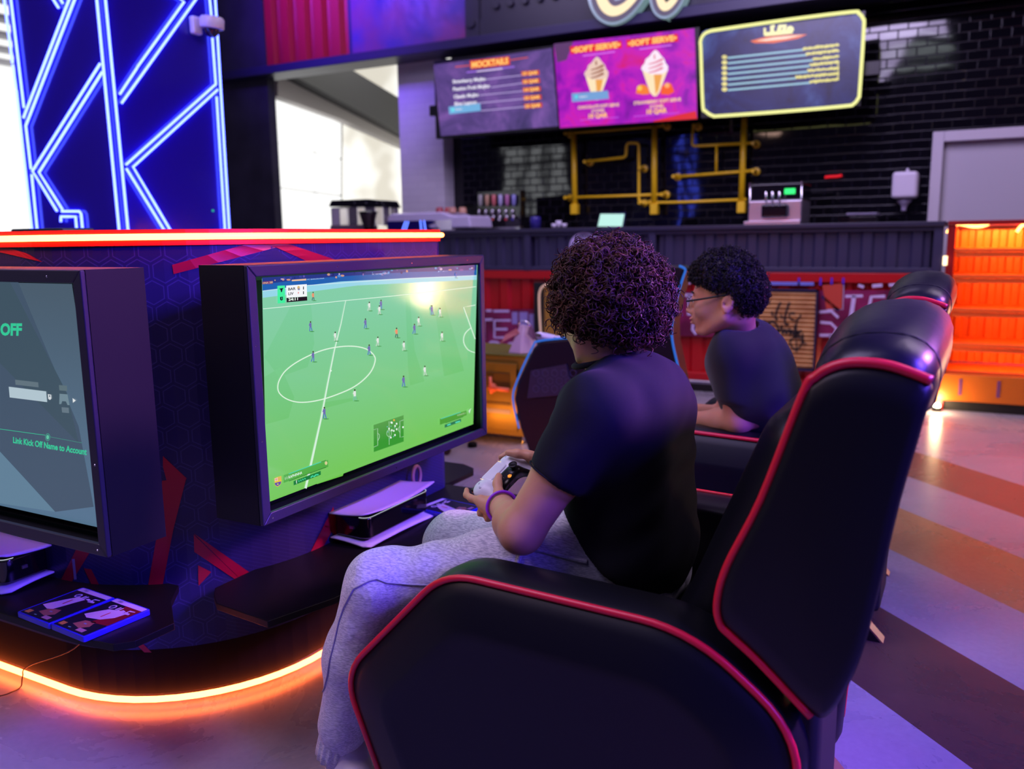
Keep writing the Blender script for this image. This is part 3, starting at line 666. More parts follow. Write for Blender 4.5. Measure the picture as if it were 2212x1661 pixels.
# plate lower right
A.poly([c7(*p) for p in ((1343,355),(1800,210),(1802,290),(1345,455))], screen_mat('plate_green_right', rgb(80, 160, 56), rgb(110, 176, 96), 0.70, 0.78)).up(); A.line([c7(1360,355), c7(1700,240)], 1.0, ink(70, 214, 200)); A.line([c7(1440,425), c7(1745,315)], 0.8, ink(30, 90, 56)); A.text('KONATE 5', c7(1645,308), c7(1785,268), 3.6, ink(196, 214, 180))
A.poly([c7(*p) for p in ((1427,455),(1705,350),(1707,400),(1428,505))], ink(44, 120, 84)).up(); A.line([c7(1470,462), c7(1530,440)], 2.6, ink(90, 226, 190)); A.line([c7(1610,418), c7(1690,392)], 2.6, ink(90, 226, 190)); A.poly([c7(*p) for p in ((1832,215),(1880,170),(1862,225),(1848,265))], ink(206, 234, 214))
o = A.done('screen', tvR)
# ---- left screen: menu
A = Art('y', 1.118, -1, 0.0003); A.plane = (V(-2, 1.118, 0.665), V(0, -0.507, -0.028).normalized())
s0 = screen_mat('menu_blue_grey', rgb(82, 112, 138), rgb(74, 92, 108), 0.68, 1.16, 1.0, 0.2); A.add([(-2.52, 1.1186, 0.655), (-1.572, 1.1186, 0.655), (-1.572, 1.0900, 1.173), (-2.52, 1.0900, 1.173)], [(0, 1, 2, 3)], A.mi(s0)); A.up()
def c4(x, y): return (x/2.768, 560+y/2.768)
A.poly([c4(*p) for p in ((0,135),(110,138),(470,1000),(560,1480),(330,1510),(130,1290),(0,1150))], ink(66, 84, 104)); A.up()
A.poly([c4(*p) for p in ((-60,135),(60,137),(400,800),(470,1100),(-60,560))], ink(62, 82, 96)); A.up()
A.poly([c4(*p) for p in ((-60,1150),(0,1150),(330,1510),(-60,1450))], ink(94, 126, 148)); A.up(); tg = ink(52, 198, 150)
A.text('KICK OFF', (-62, 722), (47, 724), 23.5, tg, 0.045); A.text('Link Kick Off Name to Account', c4(78,1097), c4(518,1170), 12.5, tg, 0.03)
A.line([c4(-60,1008), c4(0,1015), c4(270,1052)], 1.0, tg); A.line([c4(300,1062), c4(490,1098)], 0.8, ink(66, 150, 130)); A.disc(*c4(285,1064), 5.2, 8.2, ink(60, 170, 140), 16).up(); A.disc(*c4(285,1064), 4.3, 7.0, ink(66, 92, 110), 16).up(); A.disc(*c4(285,1064), 3.0, 4.8, ink(92, 196, 160), 16)
A.poly([c4(*p) for p in ((52,762),(276,790),(282,854),(58,826))], ink(176, 196, 206)); A.poly([c4(*p) for p in ((90,720),(228,736),(231,766),(93,750))], ink(96, 114, 124)); A.poly([c4(*p) for p in ((286,806),(306,810),(308,832),(299,842),(288,834))], ink(208, 214, 218)); A.poly([c4(*p) for p in ((352,752),(400,756),(402,788),(355,784))], ink(92, 112, 120)); A.poly([c4(*p) for p in ((368,884),(411,888),(413,920),(371,916))], ink(100, 118, 130))
A.poly([c4(*p) for p in ((356,804),(404,808),(416,872),(404,872),(394,850),(372,848),(366,866),(354,866))], ink(112, 136, 148)); A.poly([c4(*p) for p in ((434,830),(453,844),(436,858))], ink(226, 230, 232)); A.up(); A.disc(*c4(297,818), 1.2, 2.2, ink(60, 80, 96), 8)
A.done('screen', tvL)
# ================================================================== games consoles lying flat on the shelves
def console(name, O, U, D, label, mirror=False):
    # O = outer lower corner at the end facing the viewer, U along the length, D towards the kiosk; z from O.z
    O = Vector(O); U = Vector(U); D = Vector(D); L, Wd = 0.37, 0.138; root = thing(name, tuple(O), label, 'games console')
    P = lambda u, d, z: O+U*u+D*d+V(0, 0, z)
    wht = mat('console_white', rgb(206, 204, 222), 0.38); blk = mat('console_gloss_black', rgb(8, 8, 11), 0.09, spec=0.8)
    def plate(z, sgn, nm):
        def f(t):
            def g(u, v):
                ww = math.sin(math.pi*v)*0.006
                uu = 0.004+ (L-0.008)*u; dd = Wd*v - 0.006*math.sin(math.pi*u)
                # corners flare away from the core like a raised collar
                zz = z+sgn*(0.014*(1-v)**2*(0.35+0.65*abs(2*u-1)**2)+0.006*u)
                if v < 0.12 and (u < 0.15): uu += 0.018*(0.12-v)/0.12
                return P(uu, dd, zz+t+ww*0)
            return g
        b = MB().grid(f(0.0), 16, 8); o = b.build(nm, wht, root, smooth=True); md = o.modifiers.new('solid', 'SOLIDIFY'); md.thickness = 0.0045; md.offset = 0; return o
    plate(0.016, -1, 'side_plate'); plate(0.092, 1, 'side_plate')
    prof = rounded([(0.022, 0.012), (L-0.018, 0.012), (L-0.018, Wd-0.004), (0.022, Wd-0.004)], [0.03, 0.03, 0.01, 0.01], 6)
    b = MB().prism([P(u, d, 0.020) for u, d in prof], (0, 0, 0.066)); core = b.build('core', blk, root, bevel=0.006, seg=3)
    MB().tube([P(u, d, 0.087) for u, d in prof[:22]], 0.0009, 6).build('light_line', glow('console_light', (0.8, 0.85, 1.0), 0.8), core)
    MB().box(tuple(P(0.017, 0.06, 0.05)), tuple(P(0.0225, 0.075, 0.058))).build('usb_port', mat('port_metal', (0.6, 0.6, 0.6), 0.3, 1.0), core)
    return root
console('games_console', (-1.506, 1.895, 0.357), (0, 1, 0), (-1, 0, 0), 'white and black games console lying flat under the television with the football game')
console('games_console', (-2.14, 1.214, 0.357), (-1, 0, 0), (0, 1, 0), 'white and black games console lying flat under the menu television at the left edge')

# ---- game cases
def game_case(C, ang, label, variant, grp=None):
    C = Vector(C); ca, sa = math.cos(ang), math.sin(ang); X = V(ca, sa, 0); Y = V(-sa, ca, 0); w, l, h = 0.135, 0.172, 0.0145
    root = thing('game_case', tuple(C), label, 'game case', grp)
    P = lambda u, v, z: C+X*u+Y*v+V(0, 0, z)
    blue = mat('case_blue_plastic', rgb(40, 36, 205), 0.3, spec=0.5)
    prof = rounded([(-w/2, -l/2), (w/2, -l/2), (w/2, l/2), (-w/2, l/2)], 0.006, 3)
    MB().prism([P(u, v, 0) for u, v in prof], (0, 0, h)).build('case', blue, root, bevel=0.0015)
    b = MB(); ms = []
    def q(pts, m, k):
        if m not in ms: ms.append(m)
        vs = [P(-w/2+0.007+(w-0.012)*u, -l/2+0.004+(l-0.008)*v, h+0.0002+0.0002*k) for u, v in pts]; n = (vs[1]-vs[0]).cross(vs[2]-vs[1]).z
        b.add(vs if n > 0 else vs[::-1], [tuple(range(len(vs)))], ms.index(m))
    dark = paint(30, 30, 44, 0.25); red = paint(126, 30, 40, 0.25); cream = paint(206, 198, 214, 0.3); skin = paint(150, 96, 84, 0.3); whi = paint(214, 208, 226, 0.25); ink_ = paint(40, 44, 96, 0.3); rr = paint(190, 30, 40, 0.3)
    q([(0,0),(1,0),(1,0.90),(0,0.90)], dark, 0); q([(0,0.90),(1,0.90),(1,1),(0,1)], whi, 0)
    if variant: q([(0.55,0.3),(1,0.35),(1,0.90),(0.5,0.90),(0.62,0.6)], red, 1)
    q([(0.10,0.42),(0.30,0.36),(0.62,0.42),(0.80,0.56),(0.84,0.72),(0.62,0.76),(0.34,0.70),(0.26,0.62)] if variant else [(0.06,0.32),(0.34,0.26),(0.46,0.30),(0.56,0.6),(0.62,0.74),(0.38,0.76),(0.24,0.6)], cream, 2)
    q([(0.30+0.08*math.cos(a), 0.78+0.062*math.sin(a)) for a in [i*math.pi/6 for i in range(12)]], whi, 3)
    q([(0.30+0.052*math.cos(a), 0.78+0.04*math.sin(a)) for a in [i*math.pi/4 for i in range(8)]], ink_, 4)
    for i in range(2): q([(0.44+i*0.07,0.74),(0.49+i*0.07,0.74),(0.50+i*0.07,0.83),(0.46+i*0.07,0.83)], whi, 3)
    q([(0.60,0.75),(0.74,0.73),(0.74,0.77),(0.64,0.79)], whi, 3); q([(0.76,0.70),(0.92,0.72),(0.9,0.76),(0.8,0.76),(0.8,0.80),(0.92,0.82),(0.92,0.84),(0.77,0.83)], whi, 3)
    q([(0.05,0.04),(0.2,0.04),(0.2,0.13),(0.05,0.13)], paint(196, 130, 70, 0.3), 2); q([(0.62,0.04),(0.84,0.04),(0.84,0.12),(0.62,0.12)], paint(170, 120, 150, 0.3), 2)
    q([(0.3,0.15),(0.6,0.1),(0.74,0.2),(0.66,0.34),(0.4,0.3)], skin, 1); q([(0.36,0.05),(0.44,0.05),(0.44,0.07),(0.36,0.07)], paint(90, 150, 150, 0.3), 2); q([(0.5,0.22),(0.58,0.22),(0.58,0.245),(0.5,0.245)], paint(120, 150, 190, 0.3), 2)
    o = b.build('cover_art', ms, root)
    def tx(s, u, v, hh, m, k, rot=False):
        vs, fs, W_ = text_mesh(s, 0.01); sc = hh/0.7
        MB().add([P(-w/2+0.007+(w-0.012)*u + (x*sc), -l/2+0.004+(l-0.008)*v + y*sc, h+0.0002+0.0002*k) for x, y in vs], fs).build('cover_lettering', [ink_, rr, whi][m], root)
    tx('PS5', 0.16, 0.925, 0.008, 0, 5); tx('1', 0.50 if variant else 0.38, 0.48, 0.026, 1, 5); tx('25' if variant else '25', 0.74, 0.71, 0.009, 2, 5)
    return root
game_case((-1.925, 1.236, 0.355), math.radians(-3), 'blue football game case lying nearer to the frame edge, tucked left of the other one', 0, 'game cases on the left shelf')
game_case((-1.787, 1.230, 0.355), math.radians(-4), 'blue football game case with red cover, right one of the pair on the left shelf', 1, 'game cases on the left shelf')
game_case((-1.487, 2.315, 0.355), math.radians(82), 'blue game case lying alone on the shelf behind the seated boy\'s knee', 0)

# headphone hook ring beside the right console
hk = thing('cable_ring', (-1.62, 2.32, 0.355), 'pale beige ring standing on the shelf behind the right games console', 'ring')
c = at(900, 1028, 'x', -1.62); MB().tube([(c.x, c.y+0.022*math.cos(a), c.z+0.034*math.sin(a)) for a in [i*math.pi/12 for i in range(24)]], 0.006, 8, closed=True).build('ring', mat('beige_rubber', rgb(196, 150, 132), 0.5), hk, smooth=True)
MB().box((c.x-0.012, c.y-0.02, 0.355), (c.x+0.012, c.y+0.02, c.z-0.032)).build('stand', mat('beige_rubber', rgb(196, 150, 132), 0.5), hk, bevel=0.003)
# thin cable hanging at the left plinth, onto the floor
pts = [body_hit(55, 1395, 0.004), body_hit(80, 1408, 0.004), body_hit(90, 1416, 0.003), body_hit(76, 1432, 0.004), body_hit(62, 1455, 0.006)]
fl = [at(45, 1483, 'z', 0.004), at(25, 1495, 'z', 0.004), at(0, 1503, 'z', 0.004), at(-60, 1512, 'z', 0.004)]
cb = MB().tube(catmull([(-2.0, 1.32, 0.33), (-2.03, 1.325, 0.2)]+[(p.x, min(p.y, 1.335)-0.004, p.z) for p in pts[3:]]+fl, 8), 0.0018, 6).build('cable', mat('thin_black_cable', rgb(40, 20, 20), 0.4), smooth=True)
tag(cb, 'thin dark cable hanging from the left shelf down over the orange floor light', 'cable')
# low dark box on the kiosk top at the left
lbx = at(95, 497, 'y', 1.9); t = thing('card_terminal', (lbx.x, 1.9, 1.285), 'low dark slanted box on top of the kiosk below the neon pillar', 'box')
x0, x1 = at(42, 497, 'y', 1.9).x, at(160, 497, 'y', 1.9).x
MB().prism([(x0, 1.86, 1.2855), (x1, 1.86, 1.2855), (x1-0.006, 1.86, 1.306), (x0+0.018, 1.86, 1.306)], (0, 0.12, 0)).build('shell', mat('dark_box', rgb(22, 18, 30), 0.25, spec=0.6), t, bevel=0.003)

# ================================================================== container counter
YC = 6.75
ctr = thing('bar_counter', (-3.4, 7.1, 0), 'long bar counter made of shipping container panels, dark ribbed band above red ribbed base', 'counter')
dkm = mat('dark_violet_container', rgb(50, 46, 76), 0.38, bump=(60, 0.05, 0.002)); redm = mat('red_container', rgb(176, 10, 22), 0.34, bump=(50, 0.06, 0.002))
XR, XL = -0.19, -7.6
MB().box((XL, YC-0.03, 1.30), (XR+0.01, YC+0.88, 1.335)).build('worktop', mat('worktop_dark', rgb(44, 40, 62), 0.35), ctr, bevel=0.006)
for i, (a, b_) in enumerate(((XL, -3.47), (-3.43, -2.33), (-2.29, XR-0.05))):
    ribs(a+0.03, b_-0.03, YC+0.05, 1.01, 1.285, 0.165, 0.018, 'ribbed_panel', dkm, ctr)
fb = MB().box((XL, YC, 1.27), (XR, YC+0.08, 1.30)).box((XL, YC, 0.975), (XR, YC+0.08, 1.01)).box((XL, YC+0.08, 0.1), (XR, YC+0.11, 1.27))
for x in (-3.45, -2.31, XR-0.03): fb.box((x-0.03, YC-0.008, 0.975), (x+0.03, YC+0.08, 1.30))
fb.build('frame', dkm, ctr, bevel=0.004)
rb = MB().box((XL, YC, 0.90), (XR, YC+0.07, 0.972)).box((XL, YC, 0.10), (XR, YC+0.07, 0.16)).box((XR-0.07, YC-0.003, 0.1), (XR, YC+0.07, 0.97)); rb.build('red_rail', redm, ctr, bevel=0.005)
ribs(XL, XR-0.07, YC+0.06, 0.16, 0.90, 0.22, 0.022, 'red_ribbed_base', redm, ctr)
B((XL, YC+0.05, 0), (XR, YC+0.6, 0.1)).build('kick_board', mat('kick_black', rgb(16, 14, 20), 0.6), ctr)
MB().tube([(XL, YC-0.14, 0.11), (XR-0.3, YC-0.14, 0.11)], 0.016, 8).build('foot_rail', mat('rail_steel', (0.35, 0.33, 0.4), 0.35, 1.0), ctr, smooth=True)
# round badge on the dark band
A = Art('y', YC-0.002, -1, 0.0006); pw = paint(190, 176, 222, 0.5); dkp = paint(40, 36, 62, 0.5)
A.disc(1262, 532, 32, 31, pw, 28).up(); A.disc(1262, 532, 28, 27, dkp, 28).up()
for k in range(26):
    a = k*2*math.pi/26; A.line([(1262+21*math.cos(a), 532+20*math.sin(a)), (1262+26*math.cos(a), 532+25*math.sin(a))], 2.6, pw)
A.disc(1262, 532, 18.5, 18, pw, 24).up(); A.disc(1262, 532, 16.5, 16, dkp, 24).up(); A.text('Game', (1235, 528), (1294, 518), 12, pw, 0.05); A.text('Zone', (1240, 546), (1288, 538), 12, pw, 0.05); A.disc(1247, 523, 3, 3, pw, 10)
A.done('round_badge', ctr)
# graphic band with big white letters on the red base
A = Art('y', YC-0.006, -1, 0.001); plum = mat('plum_graphic', rgb(112, 18, 66), 0.35, vary=(5, rgb(92, 12, 54), rgb(136, 30, 86))); ltr = paint(200, 182, 226, 0.45); lt2 = paint(150, 136, 196, 0.45)
A.poly([(1035,668),(1155,668),(1155,764),(1035,762)], plum).poly([(1440,630),(1990,626),(1990,728),(1600,730),(1440,724)], plum).up()
A.line([(1050,671),(1062,671)], 5, ltr); A.line([(1066,672),(1100,672)], 5, ltr); A.line([(1064,690),(1040,691)], 5, ltr)
A.line([(1103,692),(1068,692),(1068,729),(1097,729)], 5, ltr); A.line([(1068,711),(1096,711)], 5, ltr); A.line([(1045,735),(1045,690)], 5, ltr)
A.line([(1084,748),(1074,739),(1062,738),(1052,746),(1051,760)], 5, ltr); A.line([(1094,762),(1100,742),(1112,740)], 5, ltr)
A.poly([(1106,674),(1118,674),(1118,700),(1106,700)], lt2); A.poly([(1122,674),(1140,674),(1140,720),(1122,716)], lt2); A.poly([(1143,678),(1153,678),(1153,720),(1143,716)], lt2)
A.line([(1476,612),(1492,612)], 3, ltr); A.line([(1476,637),(1500,638)], 6, ltr); A.line([(1489,637),(1489,681)], 9, ltr); A.line([(1497,700),(1496,712),(1504,722)], 6, ltr)
A.line([(1655,612),(1758,613)], 7, paint(120, 128, 220, 0.4)); A.poly([(1776,616),(1822,612),(1820,668),(1785,668)], mat('orange_graphic', rgb(190, 66, 50), 0.4)); A.line([(1822,612),(1820,668),(1786,668)], 3, ltr)
A.line([(1775,640),(1812,671)], 7, paint(46, 26, 80, 0.4)); A.line([(1770,674),(1796,672),(1811,686)], 6, ltr); A.line([(1772,696),(1795,698),(1807,710),(1800,724),(1770,724)], 6, ltr); A.line([(1792,724),(1798,734)], 5, ltr)
A.line([(1826,640),(1864,639)], 6, ltr); A.line([(1845,639),(1838,687)], 9, ltr); A.line([(1912,640),(1882,641),(1872,690)], 7, ltr); A.line([(1880,664),(1906,662)], 5, ltr); A.line([(1872,692),(1902,690)], 6, ltr)
A.line([(1854,616),(1866,620)], 6, ltr); A.line([(1884,618),(1906,616)], 7, ltr); A.line([(1920,616),(1950,613)], 6, ltr); A.line([(1925,640),(1925,690)], 7, ltr)
for x in (1726, 1773, 1797, 1822): A.line([(x, 600), (x-1, 616)], 5, paint(84, 44, 190, 0.35))
for lo_x in (True, False):
    b = MB(); keep = [(f, m_) for f, m_ in zip(A.f, A.m) if (sum(A.v[i][0] for i in f)/len(f) < -2.6) == lo_x]; ids = sorted({i for f, _ in keep for i in f}); mp_ = {i: n_ for n_, i in enumerate(ids)}
    b.v = [A.v[i] for i in ids]; b.f = [tuple(mp_[i] for i in f) for f, _ in keep]; b.m = [m_ for _, m_ in keep]; b.build('letter_graphic', A.mats, ctr)
# slatted wooden drinks sign
ws = thing('wooden_sign', tuple(at(1690, 715, 'y', YC-0.05)), 'slatted wooden sign with black handwritten Cold Drinks lettering on the red counter', 'sign')
q = [at(x, y, 'y', YC-0.05) for x, y in ((1600, 622), (1768, 625), (1760, 802), (1600, 788))]
x0, x1, z1, z0 = -1.62, q[1].x, q[1].z, q[2].z
wd_ = mat('honey_wood_slats', rgb(206, 150, 86), 0.45, vary=(9, rgb(190, 132, 72), rgb(220, 168, 102)))
b = MB(); n = 17
for i in range(n):
    a = z0+0.02+(z1-z0-0.04)*i/n; c_ = z0+0.02+(z1-z0-0.04)*(i+1)/n
    b.prism([(x0+0.012, YC-0.045, a), (x0+0.012, YC-0.052, a+0.002), (x0+0.012, YC-0.066, c_-0.012), (x0+0.012, YC-0.064, c_-0.006), (x0+0.012, YC-0.045, c_-0.003)], (x1-x0-0.024, 0, 0))
b.build('slat_panel', wd_, ws); fm = mat('navy_sign_frame', rgb(30, 28, 66), 0.4)
MB().box((x0, YC-0.075, z0), (x0+0.012, YC-0.02, z1)).box((x1-0.012, YC-0.075, z0), (x1, YC-0.02, z1)).box((x0, YC-0.075, z0), (x1, YC-0.02, z0+0.014)).box((x0, YC-0.075, z1-0.014), (x1, YC-0.02, z1)).box((x0, YC-0.045, z0), (x1, YC-0.02, z1)).build('frame', fm, ws)
A = Art('y', YC-0.067, -1, 0.0008); K = mat('black_sign_paint', rgb(26, 18, 18), 0.5); c8 = lambda x, y: (1440+x/4.254, 560+y/4.254)
def stroke(pts, w): A.line([c8(*p) for p in catmull(pts, 5)], (w[0]*1.5, w[1]*1.5) if isinstance(w, tuple) else w*1.45, K)
stroke([(945,420),(935,375),(905,372),(865,420),(840,500),(840,570),(875,590),(905,560)], (2.0, 4.0)); stroke([(965,480),(972,510),(980,520)], 2.6); stroke([(1050,395),(1020,450),(1000,530),(1020,560)], 3.2)
stroke([(1050,500),(1055,535),(1070,520)], 2.0); stroke([(1130,395),(1100,480),(1085,560),(1100,605),(1120,590)], 3.2); stroke([(1180,495),(1135,500),(1130,540),(1190,565),(1230,520),(1225,505)], 2.4); stroke([(1200,565),(1190,640),(1195,860)], 2.0)
stroke([(945,590),(950,660),(980,740),(990,755)], 3.0); stroke([(925,590),(980,575),(1020,620),(1020,690),(985,740)], 3.4); stroke([(925,610),(935,650),(1000,690),(1040,650),(1060,600)], 2.0); stroke([(1060,620),(1065,690),(1085,640),(1100,690),(1115,640)], 2.6); stroke([(1130,630),(1135,700),(1150,650),(1165,700)], 2.6)
stroke([(1180,600),(1175,720),(1210,660),(1190,690),(1230,740)], 2.6); stroke([(1240,650),(1215,690),(1245,730),(1235,790),(1190,830),(1140,790),(1140,740),(1180,720)], 2.4); stroke([(1250,680),(1260,770),(1290,775)], 2.4); stroke([(1010,790),(1050,765),(1085,770)], 2.6); stroke([(1040,740),(1080,735)], 2.0)
A.done('lettering', ws)
# second sign: black framed yellow mesh panel with cable arch
ys = thing('yellow_sign', tuple(at(1190, 690, 'y', YC-0.05)), 'black framed yellow mesh sign with pale neon arch, half hidden by the near boy\'s curls', 'sign')
xa_, xb_ = at(1155, 690, 'y', YC-0.05).x, at(1330, 690, 'y', YC-0.05).x; zt_, zb_ = at(1170, 610, 'y', YC-0.05).z, at(1170, 790, 'y', YC-0.05).z
MB().box((xa_, YC-0.07, zb_), (xb_, YC-0.015, zt_)).build('frame', mat('black_sign_frame', rgb(14, 12, 14), 0.5), ys, bevel=0.004)
A = Art('y', YC-0.0705, -1, 0.0008); A.poly([(1176,618),(1326,620),(1322,788),(1176,775)], mat('mustard_panel', rgb(176, 128, 40), 0.5)).up()
for i in range(20): A.line([(1176, 622+i*8), (1324, 624+i*8.3)], 0.8, paint(70, 52, 40, 0.5)); A.line([(1178+i*8, 620), (1178+i*8, 780)], 0.8, paint(70, 52, 40, 0.5))
A.up().poly([(1195,655),(1240,665),(1240,690),(1205,690),(1197,680)], paint(60, 50, 170, 0.4)); A.done('mesh_panel', ys)
MB().tube(catmull([at(x, y, 'y', YC-0.09) for x, y in ((1172,775),(1168,720),(1165,665),(1166,630),(1178,616),(1205,612))], 6), 0.010, 8).build('neon_arch', mat('pale_neon_sleeve', rgb(222, 190, 160), 0.4, emit=rgb(222, 180, 150), es=0.35), ys, smooth=True)

# ================================================================== orange container rack on the right
rk = thing('container_rack', (1.5, 7.0, 0), 'glowing orange and red container display rack with empty shelves at the right edge', 'display rack')
orp = mat('orange_red_container', rgb(236, 96, 30), 0.38); X0 = -0.165; X1 = 3.2
ribs(X0+0.05, X1, YC+0.46, 0.30, 1.30, 0.10, 0.02, 'ribbed_back', orp, rk)
for x_ in (X0, X1-0.05): MB().box((x_, YC, 0.0), (x_+0.05, YC+0.5, 1.325)).build('side_panel', mat('dark_red_side', rgb(140, 16, 18), 0.35), rk, bevel=0.004)
MB().box((X0, YC-0.01, 1.305), (X1, YC+0.52, 1.335)).build('top_panel', mat('dark_red_side'), rk, bevel=0.004)
for z in (1.145, 0.965, 0.73, 0.485, 0.29): MB().box((X0+0.05, YC+0.01, z-0.022), (X1-0.05, YC+0.47, z)).build('shelf', orp, rk, bevel=0.002)
bb = MB().box((X0, YC-0.02, 0.075), (X1, YC+0.10, 0.268)); bb.build('base_panel', mat('orange_base_panel', rgb(206, 104, 20), 0.35), rk, bevel=0.006)
for i in range(14):
    x = X0+0.14+i*0.235; MB().box((x, YC-0.024, 0.12), (x+0.02, YC-0.019, 0.235)).build('slot', paint(120, 64, 110, 0.4), rk)
B((X0, YC+0.03, 0), (X1, YC+0.5, 0.075)).build('plinth', mat('kick_black'), rk)
wav = [at(x, y, 'y', YC+0.02) for x, y in ((2046,503),(2056,490),(2072,484),(2100,489),(2122,488),(2136,483))]
WARM = glow('warm_neon', (6.0, 2.2, 0.55), 1.4)
MB().tube(catmull(wav, 6), 0.010, 8).build('neon_tube', WARM, rk, smooth=True)
for k in range(1, 6):
    MB().tube(catmull([p+V(0.42*k, 0, 0) for p in wav], 6), 0.010, 8).build('neon_tube', WARM, rk, smooth=True)
for z, e in ((1.30, 30), (1.118, 7), (0.938, 6), (0.703, 5), (0.458, 7)):
    MB().box((X0+0.06, YC+0.02, z-0.03), (X1-0.06, YC+0.03, z)).build('lip', orp, rk)
    a_ = area('rack_bay_light', ((X0+X1)/2, YC+0.06, z-0.012), ((X0+X1)/2, YC+0.40, z-0.20), X1-X0-0.2, e*1.6, (1.0, 0.50, 0.07), 0.04)
MB().box(tuple(at(2036, 573, 'y', YC-0.03)), tuple(at(2047, 553, 'y', YC-0.02))).build('side_lamp', glow('warm_white_lamp', (3, 2.2, 1.2), 1.0), rk)
# small floor lamp in front of the rack corner, its beam on the floor
fp = at(2025, 877, 'z', 0.02)
fl_ = thing('floor_light', (fp.x, YC-0.06, 0), 'small bright warm spot light on the floor at the corner of the orange rack', 'floor light')
MB().lathe([(0.03, 0), (0.03, 0.02), (0.024, 0.03)], (fp.x, YC-0.06, 0), (0, 0, 1), 16).build('base', mat('black_plinth'), fl_)
MB().ell((fp.x, YC-0.06, 0.04), (0.022, 0.022, 0.018), 12).build('bulb', glow('warm_spot_bulb', (1.0*90, 0.72*90, 0.36*90), 1.0), fl_, smooth=True)
point('floor_spot_glow', (fp.x, YC-0.14, 0.07), 5, (1.0, 0.66, 0.34), 0.03)
wl = thing('assumed_wall_lamp', (1.67, YC-0.06, 0.5), 'assumed unseen tall warm lamp on the front of the orange rack', 'lamp')  # assumed unseen lamp, inferred from the warm glare on the football screen
B((1.60, YC-0.07, 0.32), (1.74, YC-0.02, 0.74)).build('lamp_shade', glow('warm_lamp', (3.2, 2.4, 1.4), 15.0), wl, bevel=0.01)

# ================================================================== menu boards
def board(name, q, label, th=0.05):
    P = [at(x, y, 'y', 7.56) for x, y in q]; x0 = min(p.x for p in P[:1]+P[3:]); x1 = (P[1].x+P[2].x)/2; z1 = (P[0].z+P[1].z)/2; z0 = (P[2].z+P[3].z)/2; x0 = (P[0].x+P[3].x)/2
    t = thing(name, ((x0+x1)/2, 7.58, z0), label, 'menu screen'); B((x0, 7.562, z0), (x1, 7.562+th, z1)).build('casing', mat('screen_casing', rgb(14, 12, 20), 0.35), t, bevel=0.004); return t, (x0, x1, z0, z1)
def neb(name, stops, scale, k=1.0):
    m = bpy.data.materials.new(name); m.use_nodes = True; nt = m.node_tree; p = nt.nodes['Principled BSDF']; p.inputs['Base Color'].default_value = (0, 0, 0, 1); p.inputs['Roughness'].default_value = 0.3
    g = nt.nodes.new('ShaderNodeNewGeometry'); n = nt.nodes.new('ShaderNodeTexNoise'); n.inputs['Scale'].default_value = scale; n.inputs['Detail'].default_value = 5; n.inputs['Roughness'].default_value = 0.65; n.inputs['Distortion'].default_value = 1.0
    nt.links.new(g.outputs['Position'], n.inputs['Vector']); cr = nt.nodes.new('ShaderNodeValToRGB'); e = cr.color_ramp.elements
    e[0].position = stops[0][0]; e[0].color = (*stops[0][1], 1); e[1].position = stops[-1][0]; e[1].color = (*stops[-1][1], 1)
    for s_, c_ in stops[1:-1]: q = e.new(s_); q.color = (*c_, 1)
    nt.links.new(n.outputs['Fac'], cr.inputs['Fac']); nt.links.new(cr.outputs['Color'], p.inputs['Emission Color']); p.inputs['Emission Strength'].default_value = k; return m
yl, orr, whm, lav = ink(255, 196, 110, 1.1), ink(232, 60, 34), ink(236, 232, 248), ink(190, 170, 226)
def halo(A, pts, w, m): A.line(pts, w, m)
def neon_text(A, t, p0, p1, h, mcore, mhalo, b=0.03):
    dx = p1[0]-p0[0]; dy = p1[1]-p0[1]; A.line([(p0[0]-3, p0[1]-h/2), (p1[0]+3, p1[1]-h/2)], h*1.45, mhalo); A.up(); A.text(t, p0, p1, h, mcore, b)
t, bx = board('menu_board', ((930,133),(1196,97),(1211,277),(948,301)), 'dark violet Mocktails price screen, left one of the hanging menu screens')
A = Art('y', 7.56, -1, 0.0015); A.k = 1
A.poly([(936,140),(1192,104),(1206,272),(952,294)], neb('violet_smoke', [(0.3, rgb(62, 50, 102)), (0.5, rgb(92, 68, 136)), (0.68, rgb(128, 88, 168))], 2.6)).up(); c9 = lambda x, y: (930+x/7.222, 80+y/7.222)
A.line([c9(385,466), c9(640,440), c9(1240,360), c9(1520,318)], 2.2, ink(220, 90, 70)); A.line([c9(560,552), c9(900,515), c9(1310,462)], 3.0, ink(160, 110, 230)); A.up(); A.line([c9(720,538), c9(930,515), c9(1120,492)], 2.2, ink(240, 220, 255)); A.up()
neon_text(A, 'MOCKTAILS', c9(640,480), c9(1215,412), 12.5, yl, ink(226, 60, 40), 0.05)
for i, (s, x1_, y1_, xe, xl) in enumerate((('Strawberry Mojito', 345, 722, 860, 870), ('Passion Fruit Mojito', 352, 838, 925, 945), ('Classic Mojito', 362, 958, 752, 768), ('Blue Lagoon', 376, 1070, 722, 740))):
    A.text(s, c9(x1_, y1_), c9(xe, y1_-(xe-x1_)*0.092), 7.2, whm, 0.04); A.line([c9(xl, 660+i*124), c9(1430+i*14, 596+i*122)], 1.8, lav)
A.line([c9(790,1150), c9(1480,1086)], 1.8, lav)
for i, s in enumerate(('15', '15', '14', '15', '15')):
    x_ = 1438+i*11; y_ = 598+i*127; neon_text(A, s+' QAR', c9(x_, y_), c9(x_+238, y_-22), 7.0, yl, ink(206, 70, 60), 0.05); A.k -= 1
A.poly([c9(283,1088), c9(772,1035), c9(785,1150), c9(292,1205)], ink(116, 178, 226)); A.up().up(); A.disc(*c9(348,1136), 3, 4, ink(110, 236, 244), 10); A.text('Steam', c9(385,1142), c9(492,1130), 3.2, whm, 0.03)
A.done('screen', t)
